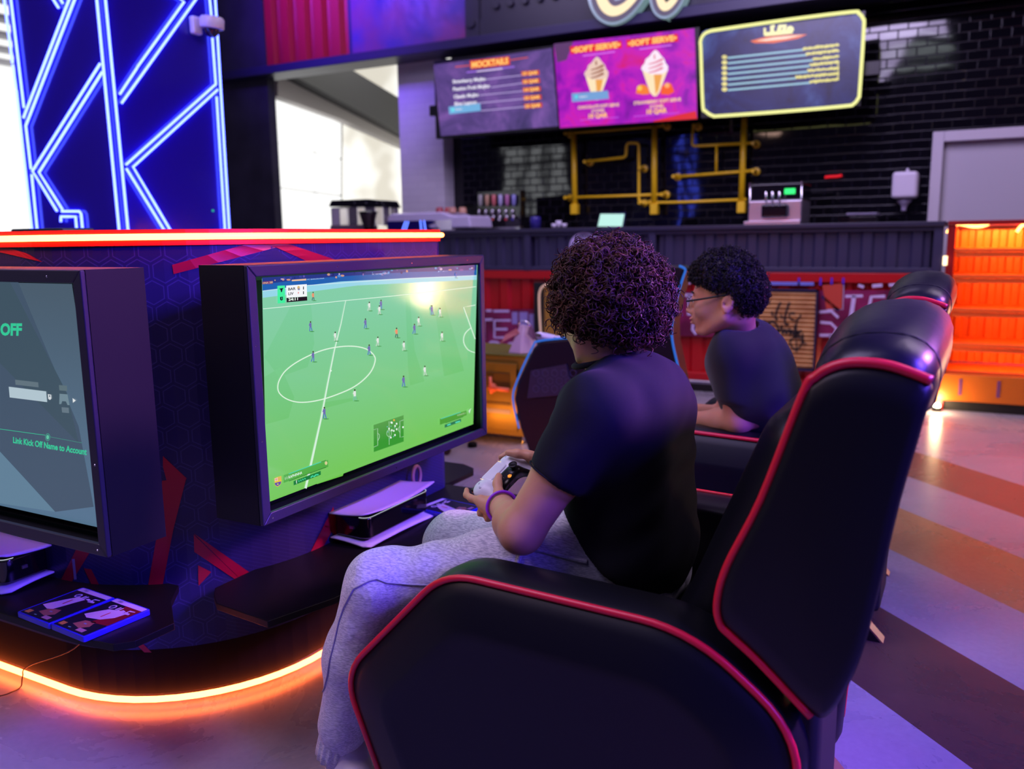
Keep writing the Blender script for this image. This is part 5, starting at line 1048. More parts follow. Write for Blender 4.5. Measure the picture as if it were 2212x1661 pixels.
# ================================================================== implicit surfaces -> one continuous mesh
class Field:
    def __init__(s, lo, hi, h):
        s.lo = np.array(lo, float); s.h = h; n = np.ceil((np.array(hi, float)-s.lo)/h).astype(int)+1; s.n = n
        s.ax = [s.lo[i]+h*np.arange(n[i]) for i in range(3)]; s.f = np.full(n, 0.5, np.float32)
    def sub(s, lo, hi):
        sl = []
        for i in range(3):
            a = int(max(0, math.floor((lo[i]-s.lo[i])/s.h))); b = int(min(s.n[i], math.ceil((hi[i]-s.lo[i])/s.h)+1)); sl.append(slice(a, max(a, b)))
        return tuple(sl)
    def op(s, fn, lo, hi, k=0.01, mode='u'):
        m = k*1.0+3*s.h; sl = s.sub([l-m for l in lo], [x+m for x in hi])
        if any(q.stop <= q.start for q in sl): return s
        G = np.meshgrid(*[s.ax[i][sl[i]] for i in range(3)], indexing='ij'); d = fn(np.stack(G, -1)).astype(np.float32); a = s.f[sl]
        if mode == 'u': hh = np.maximum(k-np.abs(a-d), 0)/max(k, 1e-6); s.f[sl] = np.minimum(a, d)-hh*hh*k*0.25
        elif mode == 's': d = -d; hh = np.maximum(k-np.abs(a-d), 0)/max(k, 1e-6); s.f[sl] = np.maximum(a, d)+hh*hh*k*0.25
        elif mode == 'i': s.f[sl] = np.maximum(a, d)
        return s
    def cap(s, a, b, ra, rb, k=0.01, mode='u'):
        a = np.array(a, float); b = np.array(b, float); ab = b-a; L2 = ab@ab+1e-12
        def fn(p): t = np.clip(((p-a)@ab)/L2, 0, 1); return np.linalg.norm(p-a-t[..., None]*ab, axis=-1)-(ra+(rb-ra)*t)
        R = max(ra, rb); return s.op(fn, np.minimum(a, b)-R, np.maximum(a, b)+R, k, mode)
    def chain(s, pts, rs, k=0.01, mode='u'):
        for i in range(len(pts)-1): s.cap(pts[i], pts[i+1], rs[i], rs[i+1], k, mode)
        return s
    def ell(s, c, r, R=None, k=0.01, mode='u'):
        c = np.array(c, float); r = np.array(r, float); R = np.eye(3) if R is None else np.array(R)   # rows of R = local axes
        def fn(p): q = (p-c)@R.T; k0 = np.linalg.norm(q/r, axis=-1); k1 = np.linalg.norm(q/(r*r), axis=-1)+1e-9; return k0*(k0-1)/k1
        m = max(r); return s.op(fn, c-m, c+m, k, mode)
    def rbox(s, c, hf, rd, R=None, k=0.01, mode='u'):
        c = np.array(c, float); hf = np.array(hf, float)-rd; R = np.eye(3) if R is None else np.array(R)
        def fn(p): q = np.abs((p-c)@R.T)-hf; return np.linalg.norm(np.maximum(q, 0), axis=-1)+np.minimum(q.max(-1), 0)-rd
        m = np.linalg.norm(hf)+rd; return s.op(fn, c-m, c+m, k, mode)
    def halfspace(s, p0, n, lo, hi, k=0.003):   # removes the side n points to
        p0 = np.array(p0, float); n = np.array(n, float); n = n/np.linalg.norm(n)
        return s.op(lambda p: -((p-p0)@n), lo, hi, k, 's')
    def mesh(s):
        f = s.f; S = f < 0; nx, ny, nz = (int(v)-1 for v in s.n)
        C = [(i, j, k) for i in (0, 1) for j in (0, 1) for k in (0, 1)]
        cnt = sum(S[i:i+nx, j:j+ny, k:k+nz].astype(np.int8) for i, j, k in C); act = (cnt > 0) & (cnt < 8); idx = np.full(act.shape, -1, np.int64); I = np.argwhere(act); idx[act] = np.arange(len(I))
        vals = np.stack([f[I[:, 0]+i, I[:, 1]+j, I[:, 2]+k] for i, j, k in C], 1); acc = np.zeros((len(I), 3)); num = np.zeros(len(I)); cc = np.array(C, float)
        for a in range(8):
            for b in range(a+1, 8):
                if np.abs(cc[a]-cc[b]).sum() != 1: continue
                va, vb = vals[:, a], vals[:, b]; m = (va < 0) != (vb < 0); t = np.where(m, va/np.where(m, va-vb, 1), 0); acc += np.where(m[:, None], cc[a]+(cc[b]-cc[a])*t[:, None], 0); num += m
        P = s.lo+(I+acc/np.maximum(num, 1)[:, None])*s.h; Q = []
        for ax_ in range(3):
            o1, o2 = [(1, 2), (2, 0), (0, 1)][ax_]; sh = [slice(None)]*3; sa = list(sh); sb = list(sh); sa[ax_] = slice(0, -1); sb[ax_] = slice(1, None)
            A_, B_ = S[tuple(sa)], S[tuple(sb)]; E = np.argwhere(A_ != B_); E = E[(E[:, o1] > 0) & (E[:, o2] > 0) & (E[:, o1] < s.n[o1]-1) & (E[:, o2] < s.n[o2]-1)]; inside = A_[tuple(E.T)]
            def cell(d1, d2): e = E.copy(); e[:, o1] -= d1; e[:, o2] -= d2; return idx[tuple(e.T)]
            q = np.stack([cell(1, 1), cell(0, 1), cell(0, 0), cell(1, 0)], 1); q[~inside] = q[~inside][:, ::-1]; Q.append(q)
        Q = np.concatenate(Q); Q = Q[(Q >= 0).all(1)]; return P, Q
def np_mesh(name, P, Q, m, parent=None, smooth=True, origin=None):
    off = np.array(parent['_w']) if parent is not None else (np.array(origin) if origin is not None else np.zeros(3)); me = bpy.data.meshes.new(name); P = np.asarray(P, float)-off; k = Q.shape[1]
    me.vertices.add(len(P)); me.vertices.foreach_set('co', P.ravel()); me.loops.add(Q.size); me.loops.foreach_set('vertex_index', Q.ravel().astype(np.int32)); me.polygons.add(len(Q)); me.polygons.foreach_set('loop_start', np.arange(0, Q.size, k, dtype=np.int32)); me.polygons.foreach_set('loop_total', np.full(len(Q), k, np.int32))
    me.update(calc_edges=True); me.validate(); me.materials.append(m); me.polygons.foreach_set('use_smooth', [smooth]*len(me.polygons))
    o = bpy.data.objects.new(name, me); COL.objects.link(o); o['_w'] = tuple(float(v) for v in off)
    if parent is not None: o.parent = parent
    else: o.location = off
    return o
def relax(P, Q, it=2, lam=0.5):
    n = len(P); E = np.concatenate([Q[:, [i, (i+1) % Q.shape[1]]] for i in range(Q.shape[1])])
    for _ in range(it):
        acc = np.zeros_like(P); c = np.zeros(n); np.add.at(acc, E[:, 0], P[E[:, 1]]); np.add.at(acc, E[:, 1], P[E[:, 0]]); np.add.at(c, E[:, 0], 1); np.add.at(c, E[:, 1], 1); P = P+(acc/np.maximum(c, 1)[:, None]-P)*lam
    return P
def normals(P, Q):
    n = np.cross(P[Q[:, 2]]-P[Q[:, 0]], P[Q[:, 3]]-P[Q[:, 1]]); N = np.zeros_like(P)
    for i in range(4): np.add.at(N, Q[:, i], n)
    return N/(np.linalg.norm(N, axis=1, keepdims=True)+1e-12)

# ================================================================== recliner gaming chairs
LEA = mat('black_leatherette', rgb(9, 10, 17), 0.42, spec=0.28, bump=(420, 0.10, 0.0006)); LEA2 = mat('black_leatherette_panel', rgb(7, 7, 13), 0.5, spec=0.2, bump=(420, 0.10, 0.0006)); RP = mat('red_piping', rgb(214, 18, 48), 0.38)
def inset(pts, d):
    out = []; n = len(pts); area_ = sum(pts[i][0]*pts[(i+1) % n][1]-pts[(i+1) % n][0]*pts[i][1] for i in range(n)); sg_ = 1 if area_ > 0 else -1
    for i in range(n):
        p0, p1, p2 = (Vector(pts[i-1]), Vector(pts[i]), Vector(pts[(i+1) % n])); e0 = (p1-p0).normalized(); e1 = (p2-p1).normalized(); n0 = Vector((-e0.y, e0.x))*sg_; n1 = Vector((-e1.y, e1.x))*sg_; b = (n0+n1).normalized(); out.append(tuple(p1+b*(d/max(0.3, b.dot(n0)))))
    return out
def rings(b, loops, cap0=True, cap1=True):
    n = len(loops[0]); vs = [p for l in loops for p in l]; fs = []
    for j in range(len(loops)-1):
        for i in range(n): fs.append((j*n+i, j*n+(i+1) % n, (j+1)*n+(i+1) % n, (j+1)*n+i))
    if cap0: fs.append(tuple(range(n-1, -1, -1)))
    if cap1: fs.append(tuple((len(loops)-1)*n+i for i in range(n)))
    # outward orientation check
    c = sum((Vector(v) for v in vs), Vector())/len(vs); f = fs[n//3]; pa = [Vector(vs[i]) for i in f]; nn = (pa[1]-pa[0]).cross(pa[2]-pa[0])
    if nn.dot(sum(pa, Vector())/4-c) < 0: fs = [q[::-1] for q in fs]
    b.add(vs, fs); return b
def recliner(y0, label):
    r = thing('recliner_chair', (-0.55, y0+0.375, 0), label, 'gaming chair', 'black recliners with red piping')
    O = [(-0.985, 0.085), (-1.098, 0.360), (-0.842, 0.628), (-0.365, 0.612), (-0.185, 0.475), (-0.205, 0.085)]; rad = [0.02, 0.075, 0.07, 0.09, 0.09, 0.03]
    for s_, ya in ((1, y0), (-1, y0+0.75)):
        def lp(d, y, dz=0): return [(x, ya+s_*y, z+dz) for x, z in rounded(inset(O, d), [q*max(0.4, 1-d*4) for q in rad], 7)]
        b = MB(); rings(b, [lp(0.012, 0.125), lp(0.002, 0.118), lp(-0.006, 0.10), lp(-0.010, 0.060), lp(-0.006, 0.018), lp(0.0, 0.006), lp(0.004, 0.0), lp(0.03, -0.016), lp(0.085, -0.030), lp(0.093, -0.0325), lp(0.11, -0.030)])
        a = b.build('armrest', LEA, r, smooth=True)
        lo_ = lp(-0.001, 0.0); k0 = next(i for i, p in enumerate(lo_) if p[2] > 0.1); path = [p for p in lo_ if p[2] > 0.10]
        MB().tube(path, 0.0068, 8).build('piping', RP, a, smooth=True)
    yi0, yi1 = y0+0.125, y0+0.625
    MB().box((-0.93, yi0, 0.33), (-0.30, yi1, 0.475)).build('seat_cushion', LEA, r, bevel=0.04, seg=4)
    MB().box((-0.97, yi0, 0.10), (-0.28, yi1, 0.33)).build('base', LEA2, r, bevel=0.012)
    MB().box((-1.03, yi0+0.02, 0.10), (-0.975, yi1-0.02, 0.42)).build('footrest', LEA, r, bevel=0.02, seg=3)
    # reclined back with piping
    px = [(1556,1348),(1550,1300),(1572,1222),(1645,1080),(1735,852),(1762,814),(1800,792),(1850,783),(1925,791),(2013,823),(2002,900),(1950,1080),(1905,1270),(1868,1410),(1838,1482),(1795,1548),(1752,1548),(1640,1430),(1580,1374)]
    S = [at(x, y, 'y', 1.30) for x, y in px]; S = [(p.x, p.z) for p in S]; cx_ = sum(p[0] for p in S)/len(S); cz_ = sum(p[1] for p in S)/len(S)
    sm_ = catmull([Vector((x, 0, z)) for x, z in S], 3, True)
    def bl(k, y):
        t = max(0, min(1, (y-y0)/0.75)); o_ = []
        for p in sm_:
            x = cx_+(p.x-cx_)*k; z = cz_+(p.z-cz_)*k; w = max(0, min(1, (x+0.22)/0.10))*max(0, min(1, 1.15-(z-0.45)/0.75)); o_.append((x-0.085*t*w, y, z))
        return o_
    ya, yb = y0+0.012, y0+0.738; b = MB(); rings(b, [bl(0.80, ya-0.014), bl(0.93, ya-0.010), bl(0.985, ya), bl(0.992, ya+0.02), bl(0.985, ya+0.12), bl(0.985, yb-0.12), bl(0.992, yb-0.02), bl(0.985, yb), bl(0.93, yb+0.010), bl(0.80, yb+0.014)])
    bk = b.build('backrest', LEA, r, smooth=True)
    pp = [(cx_+(x-cx_)*1.0, cz_+(z-cz_)*1.0) for x, z in S]; order = [16, 17, 18, 0, 1, 2, 3, 4, 5, 6, 7, 8, 9]
    for y in (ya, yb): MB().tube(catmull([(pp[i][0], y-0.001, pp[i][1]) for i in order], 5), 0.0075, 8).build('piping', RP, bk, smooth=True)
    # lumbar cushion and wings in front of the back
    F = Field((-0.52, yi0-0.01, 0.42), (-0.13, yi1+0.01, 1.02), 0.012); yc = y0+0.375
    F.rbox((-0.30, yc, 0.72), (0.075, 0.235, 0.25), 0.06, R=np.array([[0.93, 0, -0.37], [0, 1, 0], [0.37, 0, 0.93]]))
    F.rbox((-0.385, yc, 0.52), (0.06, 0.20, 0.075), 0.05, k=0.03)
    for s_ in (-1, 1): F.cap((-0.40, yc+s_*0.215, 0.50), (-0.24, yc+s_*0.215, 0.90), 0.035, 0.04, k=0.03)
    P, Q = F.mesh(); np_mesh('back_cushion', relax(P, Q), Q, LEA, r)
    # head pillow: fat sausage across the top
    b = MB(); L_ = []; hc_ = (-0.118, 1.052); n = 20
    def pk(y): t = (y-0.375)/0.375; return 1.0-0.16*abs(t)**2.2
    ys_l = [(0.02, 0.35), (0.022, 0.62), (0.03, 0.82), (0.05, 0.93), (0.082, 1.0), (0.090, 0.985), (0.098, 1.0)]+[(0.098+0.554*i/10, 1.0) for i in range(1, 10)]
    ys_l = ys_l+[(0.652, 1.0), (0.66, 0.985), (0.668, 1.0), (0.70, 0.93), (0.72, 0.82), (0.728, 0.62), (0.73, 0.35)]
    def pill(y, k, a): kk = k*pk(y); dz = -0.035*abs((y-0.375)/0.375)**2; return (hc_[0]+0.097*kk*math.copysign(abs(math.cos(a))**0.85, math.cos(a))+0.012*kk*math.sin(a), y0+y, hc_[1]+dz+0.082*kk*math.copysign(abs(math.sin(a))**0.85, math.sin(a)))
    for y, k in ys_l: L_.append([pill(y, k, 2*math.pi*i/n) for i in range(n)])
    rings(b, L_); pw_ = b.build('head_pillow', mat('pillow_leatherette', rgb(16, 17, 28), 0.34, spec=0.45, bump=(14, 0.3, 0.006)), r, smooth=True)
    for y in (0.090, 0.66): MB().tube([pill(y, 0.992, 2*math.pi*i/28) for i in range(28)], 0.0016, 6, closed=True).build('seam', mat('black_thread', rgb(14, 14, 20), 0.6), pw_)
    MB().box((-0.30, y0+0.06, 0.09), (-0.165, y0+0.30, 0.50)).build('rear_panel', mat('black_backing_cloth', rgb(10, 9, 14), 0.7), r, bevel=0.02)
    ft = mat('black_metal_foot', rgb(18, 16, 22), 0.4); fe = mat('bronze_foot_edge', rgb(128, 92, 76), 0.35)
    for ys_, xf, sx_ in ((0.06, -0.27, 1), (0.64, -0.30, 1), (0.06, -0.90, -1), (0.64, -0.90, -1)):
        if True:
            f = MB().prism([(xf-0.06*sx_, y0+ys_, 0.10), (xf+0.02*sx_, y0+ys_, 0.10), (xf+0.115*sx_, y0+ys_, 0.0), (xf+0.05*sx_, y0+ys_, 0.0)], (0, 0.05, 0)).build('foot', ft, r)
            MB().prism([(xf+0.021*sx_, y0+ys_, 0.10), (xf+0.027*sx_, y0+ys_, 0.10), (xf+0.122*sx_, y0+ys_, 0.0), (xf+0.115*sx_, y0+ys_, 0.0)], (0, 0.05, 0)).build('edge_strip', fe, f)
    return r
ch1 = recliner(1.29, 'black recliner chair with red piping, nearest the camera, under the boy with big curls')
ch2 = copy_tree(ch1, (-0.565, 2.655+0.375, 0), 'black recliner chair with red piping farther back, under the boy with glasses')

# ---- blue edged gaming chairs behind
def blue_chair(dx, label):
    Y = 3.75; D = 0.52; r = thing('gaming_chair', (-1.5, Y+D/2, 0), label, 'gaming chair', 'dark gaming chairs edged in glowing blue'); dk_ = mat('dark_navy_leatherette', rgb(15, 14, 30), 0.42, spec=0.3); bp = glow('blue_edge_glow', rgb(44, 104, 206), 1.0)
    g = lambda pts: [(p.x, p.z) for p in (at(x, y, 'y', Y) for x, y in pts)]
    lo = g([(1150,1000),(1122,925),(1109,862),(1118,822),(1150,752),(1166,736),(1245,728),(1310,760),(1310,1000)])
    b = MB(); rings(b, [[(x, Y, z) for x, z in lo], [(x, Y+D, z) for x, z in lo]]); w = b.build('side_wing', dk_, r, bevel=0.02, seg=3)
    MB().tube(catmull([(x, Y-0.004, z) for x, z in lo[1:7]], 5), 0.0055, 6).build('glow_piping', bp, w, smooth=True)
    q = g([(1148,800),(1225,786),(1240,850),(1140,860)]); hm = mat('hex_quilted_panel', rgb(38, 36, 62), 0.5); MB().prism([(x, Y-0.008, z) for x, z in q], (0, 0.007, 0)).build('quilted_panel', hm, r)
    hb = MB()
    for i in range(5):
        for j in range(3):
            c_ = at(1158+i*20+(j % 2)*10, 806+j*17, 'y', Y-0.009); hb.tube([(c_.x+0.018*math.cos(a), Y-0.009, c_.z+0.018*math.sin(a)) for a in [math.pi/6+k*math.pi/3 for k in range(6)]], 0.0012, 4, closed=True)
    hb.build('hexagon_stitching', mat('grey_stitch', rgb(84, 80, 110), 0.5), r)
    bk = g([(1385,575),(1466,574),(1479,582),(1474,600),(1462,640),(1450,700),(1452,740),(1463,790),(1475,850),(1385,870)])
    b = MB(); rings(b, [[(x, Y, z) for x, z in bk], [(x, Y+0.14, z) for x, z in bk]]); w = b.build('backrest', dk_, r, bevel=0.012, seg=3)
    MB().tube(catmull([(x+0.004, Y-0.004, z) for x, z in bk[1:9]], 5), 0.0055, 6).build('glow_piping', bp, w, smooth=True)
    x0, x1 = lo[-1][0], bk[0][0]; MB().box((lo[0][0], Y+0.02, 0.34), (bk[0][0]+0.05, Y+D-0.02, 0.48)).build('seat', dk_, r, bevel=0.03, seg=3)
    xm = (lo[0][0]+bk[0][0])/2; st = mat('black_metal_foot'); MB().lathe([(0.028, 0.06), (0.028, 0.34)], (xm, Y+D/2, 0), (0, 0, 1), 14).build('gas_column', st, r)
    for k in range(5): a = 2*math.pi*k/5+0.3; MB().tube([(xm, Y+D/2, 0.085), (xm+0.27*math.cos(a), Y+D/2+0.27*math.sin(a), 0.055)], 0.02, 8).lathe([(0.026, -0.012), (0.026, 0.012)], (xm+0.27*math.cos(a), Y+D/2+0.27*math.sin(a), 0.026), (-math.sin(a), math.cos(a), 0), 12).build('leg', st, r)
    r.location.x += dx; r['_w'] = tuple(r.location); return r
bc1 = blue_chair(0, 'dark gaming chair with glowing blue edging behind the near boy, white controller on its wing')
bc2 = copy_tree(bc1, (-1.5-1.30, 4.05, 0), 'dark gaming chair with blue edging, only a sliver showing past the television corner')

# ================================================================== game controllers
def controller(C, Wv, Dv, label):
    C = np.array(C, float); Wv = np.array(Wv, float); Wv /= np.linalg.norm(Wv); Dv = np.array(Dv, float); Dv -= Wv*(Dv@Wv); Dv /= np.linalg.norm(Dv); Nv = np.cross(Dv, Wv); Nv = Nv if Nv[2] > 0 else -Nv
    R = np.stack([Wv, Dv, Nv]); r = thing('game_controller', tuple(C), label, 'game controller'); T = lambda P: C+np.asarray(P, float)@R
    def m(F, name, mt, par, it=1): P, Q = F.mesh(); P = relax(P, Q, it); P2 = T(P); Qo = Q if np.linalg.det(R) > 0 else Q[:, ::-1]; return np_mesh(name, P2, Qo, mt, par)
    F = Field((-0.09, -0.05, -0.05), (0.09, 0.075, 0.03), 0.0022); F.rbox((0, -0.008, 0), (0.058, 0.030, 0.014), 0.013)
    for s_ in (-1, 1): F.cap((s_*0.052, -0.008, 0), (s_*0.066, 0.052, -0.014), 0.021, 0.013, 0.014).ell((s_*0.052, -0.014, 0.002), (0.026, 0.026, 0.015), k=0.008)
    bod = m(F, 'body', mat('controller_white', rgb(216, 214, 232), 0.35), r)
    F = Field((-0.06, -0.03, -0.05), (0.06, 0.06, 0.03), 0.0022); F.rbox((0, 0.014, 0.001), (0.040, 0.020, 0.0148), 0.012)
    for s_ in (-1, 1): F.ell((s_*0.026, 0.020, 0.006), (0.016, 0.016, 0.012), k=0.006).cap((s_*0.034, 0.02, 0), (s_*0.052, 0.046, -0.012), 0.013, 0.008, 0.01)
    m(F, 'black_insert', mat('controller_black', rgb(14, 13, 18), 0.3), r)
    def bx(a, b_, rd, name, mt, par): F = Field([q-0.006 for q in a], [q+0.006 for q in b_], 0.0012); c_ = [(a[i]+b_[i])/2 for i in range(3)]; F.rbox(c_, [(b_[i]-a[i])/2 for i in range(3)], rd); return m(F, name, mt, par, 0)
    bx((-0.033, -0.036, 0.006), (0.033, -0.004, 0.0168), 0.004, 'touchpad', mat('touchpad_white', rgb(226, 226, 240), 0.3), bod)
    lb = MB()
    for s_ in (-1, 1): lb.tube([T((s_*0.0345, -0.036, 0.0145)), T((s_*0.0345, -0.018, 0.0155)), T((s_*0.032, -0.002, 0.0158))], 0.0009, 6)
    lb.build('light_bar', glow('controller_light', (1.0, 0.8, 0.6), 1.0), bod)
    for s_ in (-1, 1): MB().lathe([(0.006, 0), (0.005, 0.006), (0.0105, 0.010), (0.0105, 0.013), (0.007, 0.012)], T((s_*0.026, 0.020, 0.016)), tuple(Nv), 16).build('thumb_stick', mat('controller_black'), r, smooth=True)
    gb_ = mat('button_grey', rgb(166, 164, 190), 0.3)
    for s_ in (-1, 1):
        for k in range(4): a = k*math.pi/2; MB().lathe([(0.0042, 0), (0.0042, 0.003), (0.0034, 0.004)], T((s_*0.052+0.0095*math.cos(a), -0.012+0.0095*math.sin(a), 0.0155)), tuple(Nv), 12).build('button', gb_, bod, smooth=True)
    for s_ in (-1, 1): bx((s_*0.05-0.016, -0.046, -0.010), (s_*0.05+0.016, -0.033, 0.004), 0.005, 'shoulder_button', mat('controller_black'), r)
    MB().box(tuple(T((-0.004, 0.026, 0.0158))-0.001), tuple(T((0.004, 0.028, 0.0158))+0.001)).build('status_light', glow('orange_status', rgb(255, 150, 60), 1.2), r)
    return r
c0 = at(1187, 741, 'y', 3.80)
controller((c0.x, 3.81, c0.z+0.020), (1, 0.0, -0.16), (0.1, 0.75, -0.35), 'white game controller lying on top of the blue edged gaming chair')
controller(tuple(at(1085, 1033, 'y', 1.70)), (0.2, 0.86, 0.42), (0.93, -0.18, -0.08), 'white game controller held in both hands by the boy with the big curly hair')
# ================================================================== people
from mathutils import noise as mnoise
def skin_mat(name, c1, c2):
    m = mat(name, c1, 0.48, spec=0.4, vary=(6, c1, c2)); p = m.node_tree.nodes['Principled BSDF']; p.inputs['Subsurface Weight'].default_value = 0.12; p.inputs['Subsurface Radius'].default_value = (0.012, 0.005, 0.003); p.inputs['Subsurface Scale'].default_value = 0.6; return m
SK1 = skin_mat('skin_boy_near', rgb(196, 140, 112), rgb(208, 152, 124)); SK2 = skin_mat('skin_boy_far', rgb(194, 132, 106), rgb(206, 144, 118))
def cloth(name, col, col2, sc=500, rough=0.85, sheen=0.3):
    return mat(name, col, rough, spec=0.2, vary=(sc, col, col2, 2), bump=(900, 0.25, 0.0008), sheen=sheen)
TEE = cloth('black_cotton', rgb(13, 13, 26), rgb(15, 15, 30), 300, 0.85, 0.03)
def heather():
    m = bpy.data.materials.new('heather_grey_fleece'); m.use_nodes = True; nt = m.node_tree; p = nt.nodes['Principled BSDF']; N = nt.nodes; L = nt.links
    tc = N.new('ShaderNodeTexCoord'); mp = N.new('ShaderNodeMapping'); mp.inputs['Scale'].default_value = (90, 260, 620); mp.inputs['Rotation'].default_value = (0.2, 0.25, 0); n = N.new('ShaderNodeTexNoise'); n.inputs['Scale'].default_value = 1.0; n.inputs['Detail'].default_value = 3
    cr = N.new('ShaderNodeValToRGB'); cr.color_ramp.elements[0].position = 0.36; cr.color_ramp.elements[0].color = (*rgb(160, 157, 182), 1); cr.color_ramp.elements[1].position = 0.62; cr.color_ramp.elements[1].color = (*rgb(214, 210, 226), 1)
    L.new(tc.outputs['Object'], mp.inputs[0]); L.new(mp.outputs[0], n.inputs['Vector']); L.new(n.outputs['Fac'], cr.inputs[0]); L.new(cr.outputs[0], p.inputs['Base Color']); p.inputs['Roughness'].default_value = 0.9; p.inputs['Sheen Weight'].default_value = 0.3
    n3 = N.new('ShaderNodeTexNoise'); n3.inputs['Scale'].default_value = 16; n3.inputs['Detail'].default_value = 3; L.new(tc.outputs['Object'], n3.inputs['Vector']); b = N.new('ShaderNodeBump'); b.inputs['Strength'].default_value = 0.45; b.inputs['Distance'].default_value = 0.02; L.new(n3.outputs['Fac'], b.inputs['Height']); L.new(b.outputs['Normal'], p.inputs['Normal']); return m
HEA = heather()
def npv(v): return np.array(tuple(v), float)
def folds(P, Q, amp, freq, dirs, seed=0):
    N = normals(P, Q); d = np.zeros(len(P))
    for i, p in enumerate(P):
        q = Vector(tuple(p)); w = mnoise.noise(q*freq*0.45+Vector((seed, 0, 0)))
        s_ = 0.0
        for (v, f, k) in dirs: s_ += k*math.sin(q.dot(Vector(v))*f+w*7.0)*(0.5+0.5*mnoise.noise(q*4.0+Vector((0, seed, 3))))
        d[i] = amp*(s_+0.8*w)
    return P+N*d[:, None]
def frame(F, Uh=(0, 0, 1)):
    F = npv(F)/np.linalg.norm(npv(F)); Uh = npv(Uh); L_ = np.cross(Uh, F); L_ /= np.linalg.norm(L_); U_ = np.cross(F, L_); return F, L_, U_
def head(Fd, C, R3, sc, ears=True):
    C = npv(C); R = np.stack(R3); sc = np.array(sc, float); T = lambda p: C+(np.array(p, float)*sc)@R
    def E(c, r, k=0.012, mode='u', rot=None): Fd.ell(T(c), np.array(r)*sc, R if rot is None else rot@R, k, mode)
    def K(a, b, ra, rb, k=0.012, mode='u'): Fd.cap(T(a), T(b), ra*sc.mean(), rb*sc.mean(), k, mode)
    E((-0.012, 0, 0.030), (0.096, 0.075, 0.084)); E((0.028, 0, -0.02), (0.066, 0.060, 0.078), 0.03); E((0.035, 0, 0.05), (0.055, 0.058, 0.05), 0.02)
    for s in (-1, 1):
        K((0.0, s*0.052, -0.050), (0.062, s*0.020, -0.094), 0.019, 0.015, 0.025); E((0.062, s*0.034, -0.028), (0.026, 0.022, 0.024), 0.02)
    E((0.078, 0, -0.096), (0.018, 0.020, 0.015), 0.018)
    K((0.085, -0.030, 0.026), (0.085, 0.030, 0.026), 0.009, 0.009, 0.018)
    for s in (-1, 1): E((0.103, s*0.032, 0.006), (0.012, 0.018, 0.0105), 0.012, 's')
    for s in (-1, 1): E((0.083, s*0.030, 0.006), (0.0125, 0.0125, 0.0125), 0.003); K((0.094, s*0.018, 0.015), (0.088, s*0.043, 0.011), 0.0028, 0.0028, 0.004); K((0.093, s*0.020, -0.003), (0.088, s*0.041, -0.002), 0.0022, 0.0022, 0.004)
    K((0.093, 0, 0.016), (0.109, 0, -0.024), 0.0075, 0.010, 0.010); E((0.110, 0, -0.029), (0.0115, 0.0115, 0.0095), 0.006); E((0.078, 0, -0.055), (0.020, 0.034, 0.034), 0.012)
    for s in (-1, 1): E((0.100, s*0.0115, -0.034), (0.011, 0.0065, 0.0065), 0.006); E((0.104, s*0.007, -0.0425), (0.004, 0.0035, 0.003), 0.002, 's')
    E((0.090, 0, -0.048), (0.012, 0.020, 0.010), 0.012)
    E((0.1000, 0, -0.0555), (0.009, 0.021, 0.0058), 0.004); E((0.0980, 0, -0.068), (0.0088, 0.018, 0.0062), 0.004); E((0.106, 0, -0.0615), (0.007, 0.018, 0.0008), 0.002, 's')
    if ears:
        for s in (-1, 1):
            a = 0.30; ro = np.array([[math.cos(a), 0, math.sin(a)], [0, 1, 0], [-math.sin(a), 0, math.cos(a)]])
            E((-0.012, s*0.079, -0.004), (0.019, 0.0085, 0.031), 0.008, 'u', ro); E((-0.010, s*0.088, 0.0), (0.0115, 0.006, 0.018), 0.004, 's', ro); E((-0.004, s*0.084, -0.008), (0.006, 0.008, 0.007), 0.003, 's')
            E((-0.006, s*0.083, -0.030), (0.008, 0.0055, 0.008), 0.005)
    return T
def sleeve(Fd, sh, a_, ts, rs, cut, inner, k=0.03):
    n_ = a_/np.linalg.norm(a_); c = sh+a_*cut
    def seg(p, a, b, ra, rb): ab = b-a; t = np.clip(((p-a)@ab)/(ab@ab), 0, 1); return np.linalg.norm(p-a-t[..., None]*ab, axis=-1)-(ra+(rb-ra)*t)
    def fn(p):
        d = np.minimum.reduce([seg(p, sh+a_*ts[i], sh+a_*ts[i+1], rs[i], rs[i+1]) for i in range(len(ts)-1)]); d = np.maximum(d, (p-c)@n_); return np.maximum(d, -seg(p, sh+a_*(cut-0.16), sh+a_*1.3, inner*0.8, inner*1.15))
    e = sh+a_*max(ts); R = max(rs); Fd.op(fn, np.minimum(sh, e)-R, np.maximum(sh, e)+R, k)
def digits(Fd, chains, k=0.005):
    for pts, r0, r1 in chains:
        n = len(pts); rs = [r0+(r1-r0)*i/(n-1) for i in range(n)]; Fd.chain([npv(p) for p in pts], rs, k)
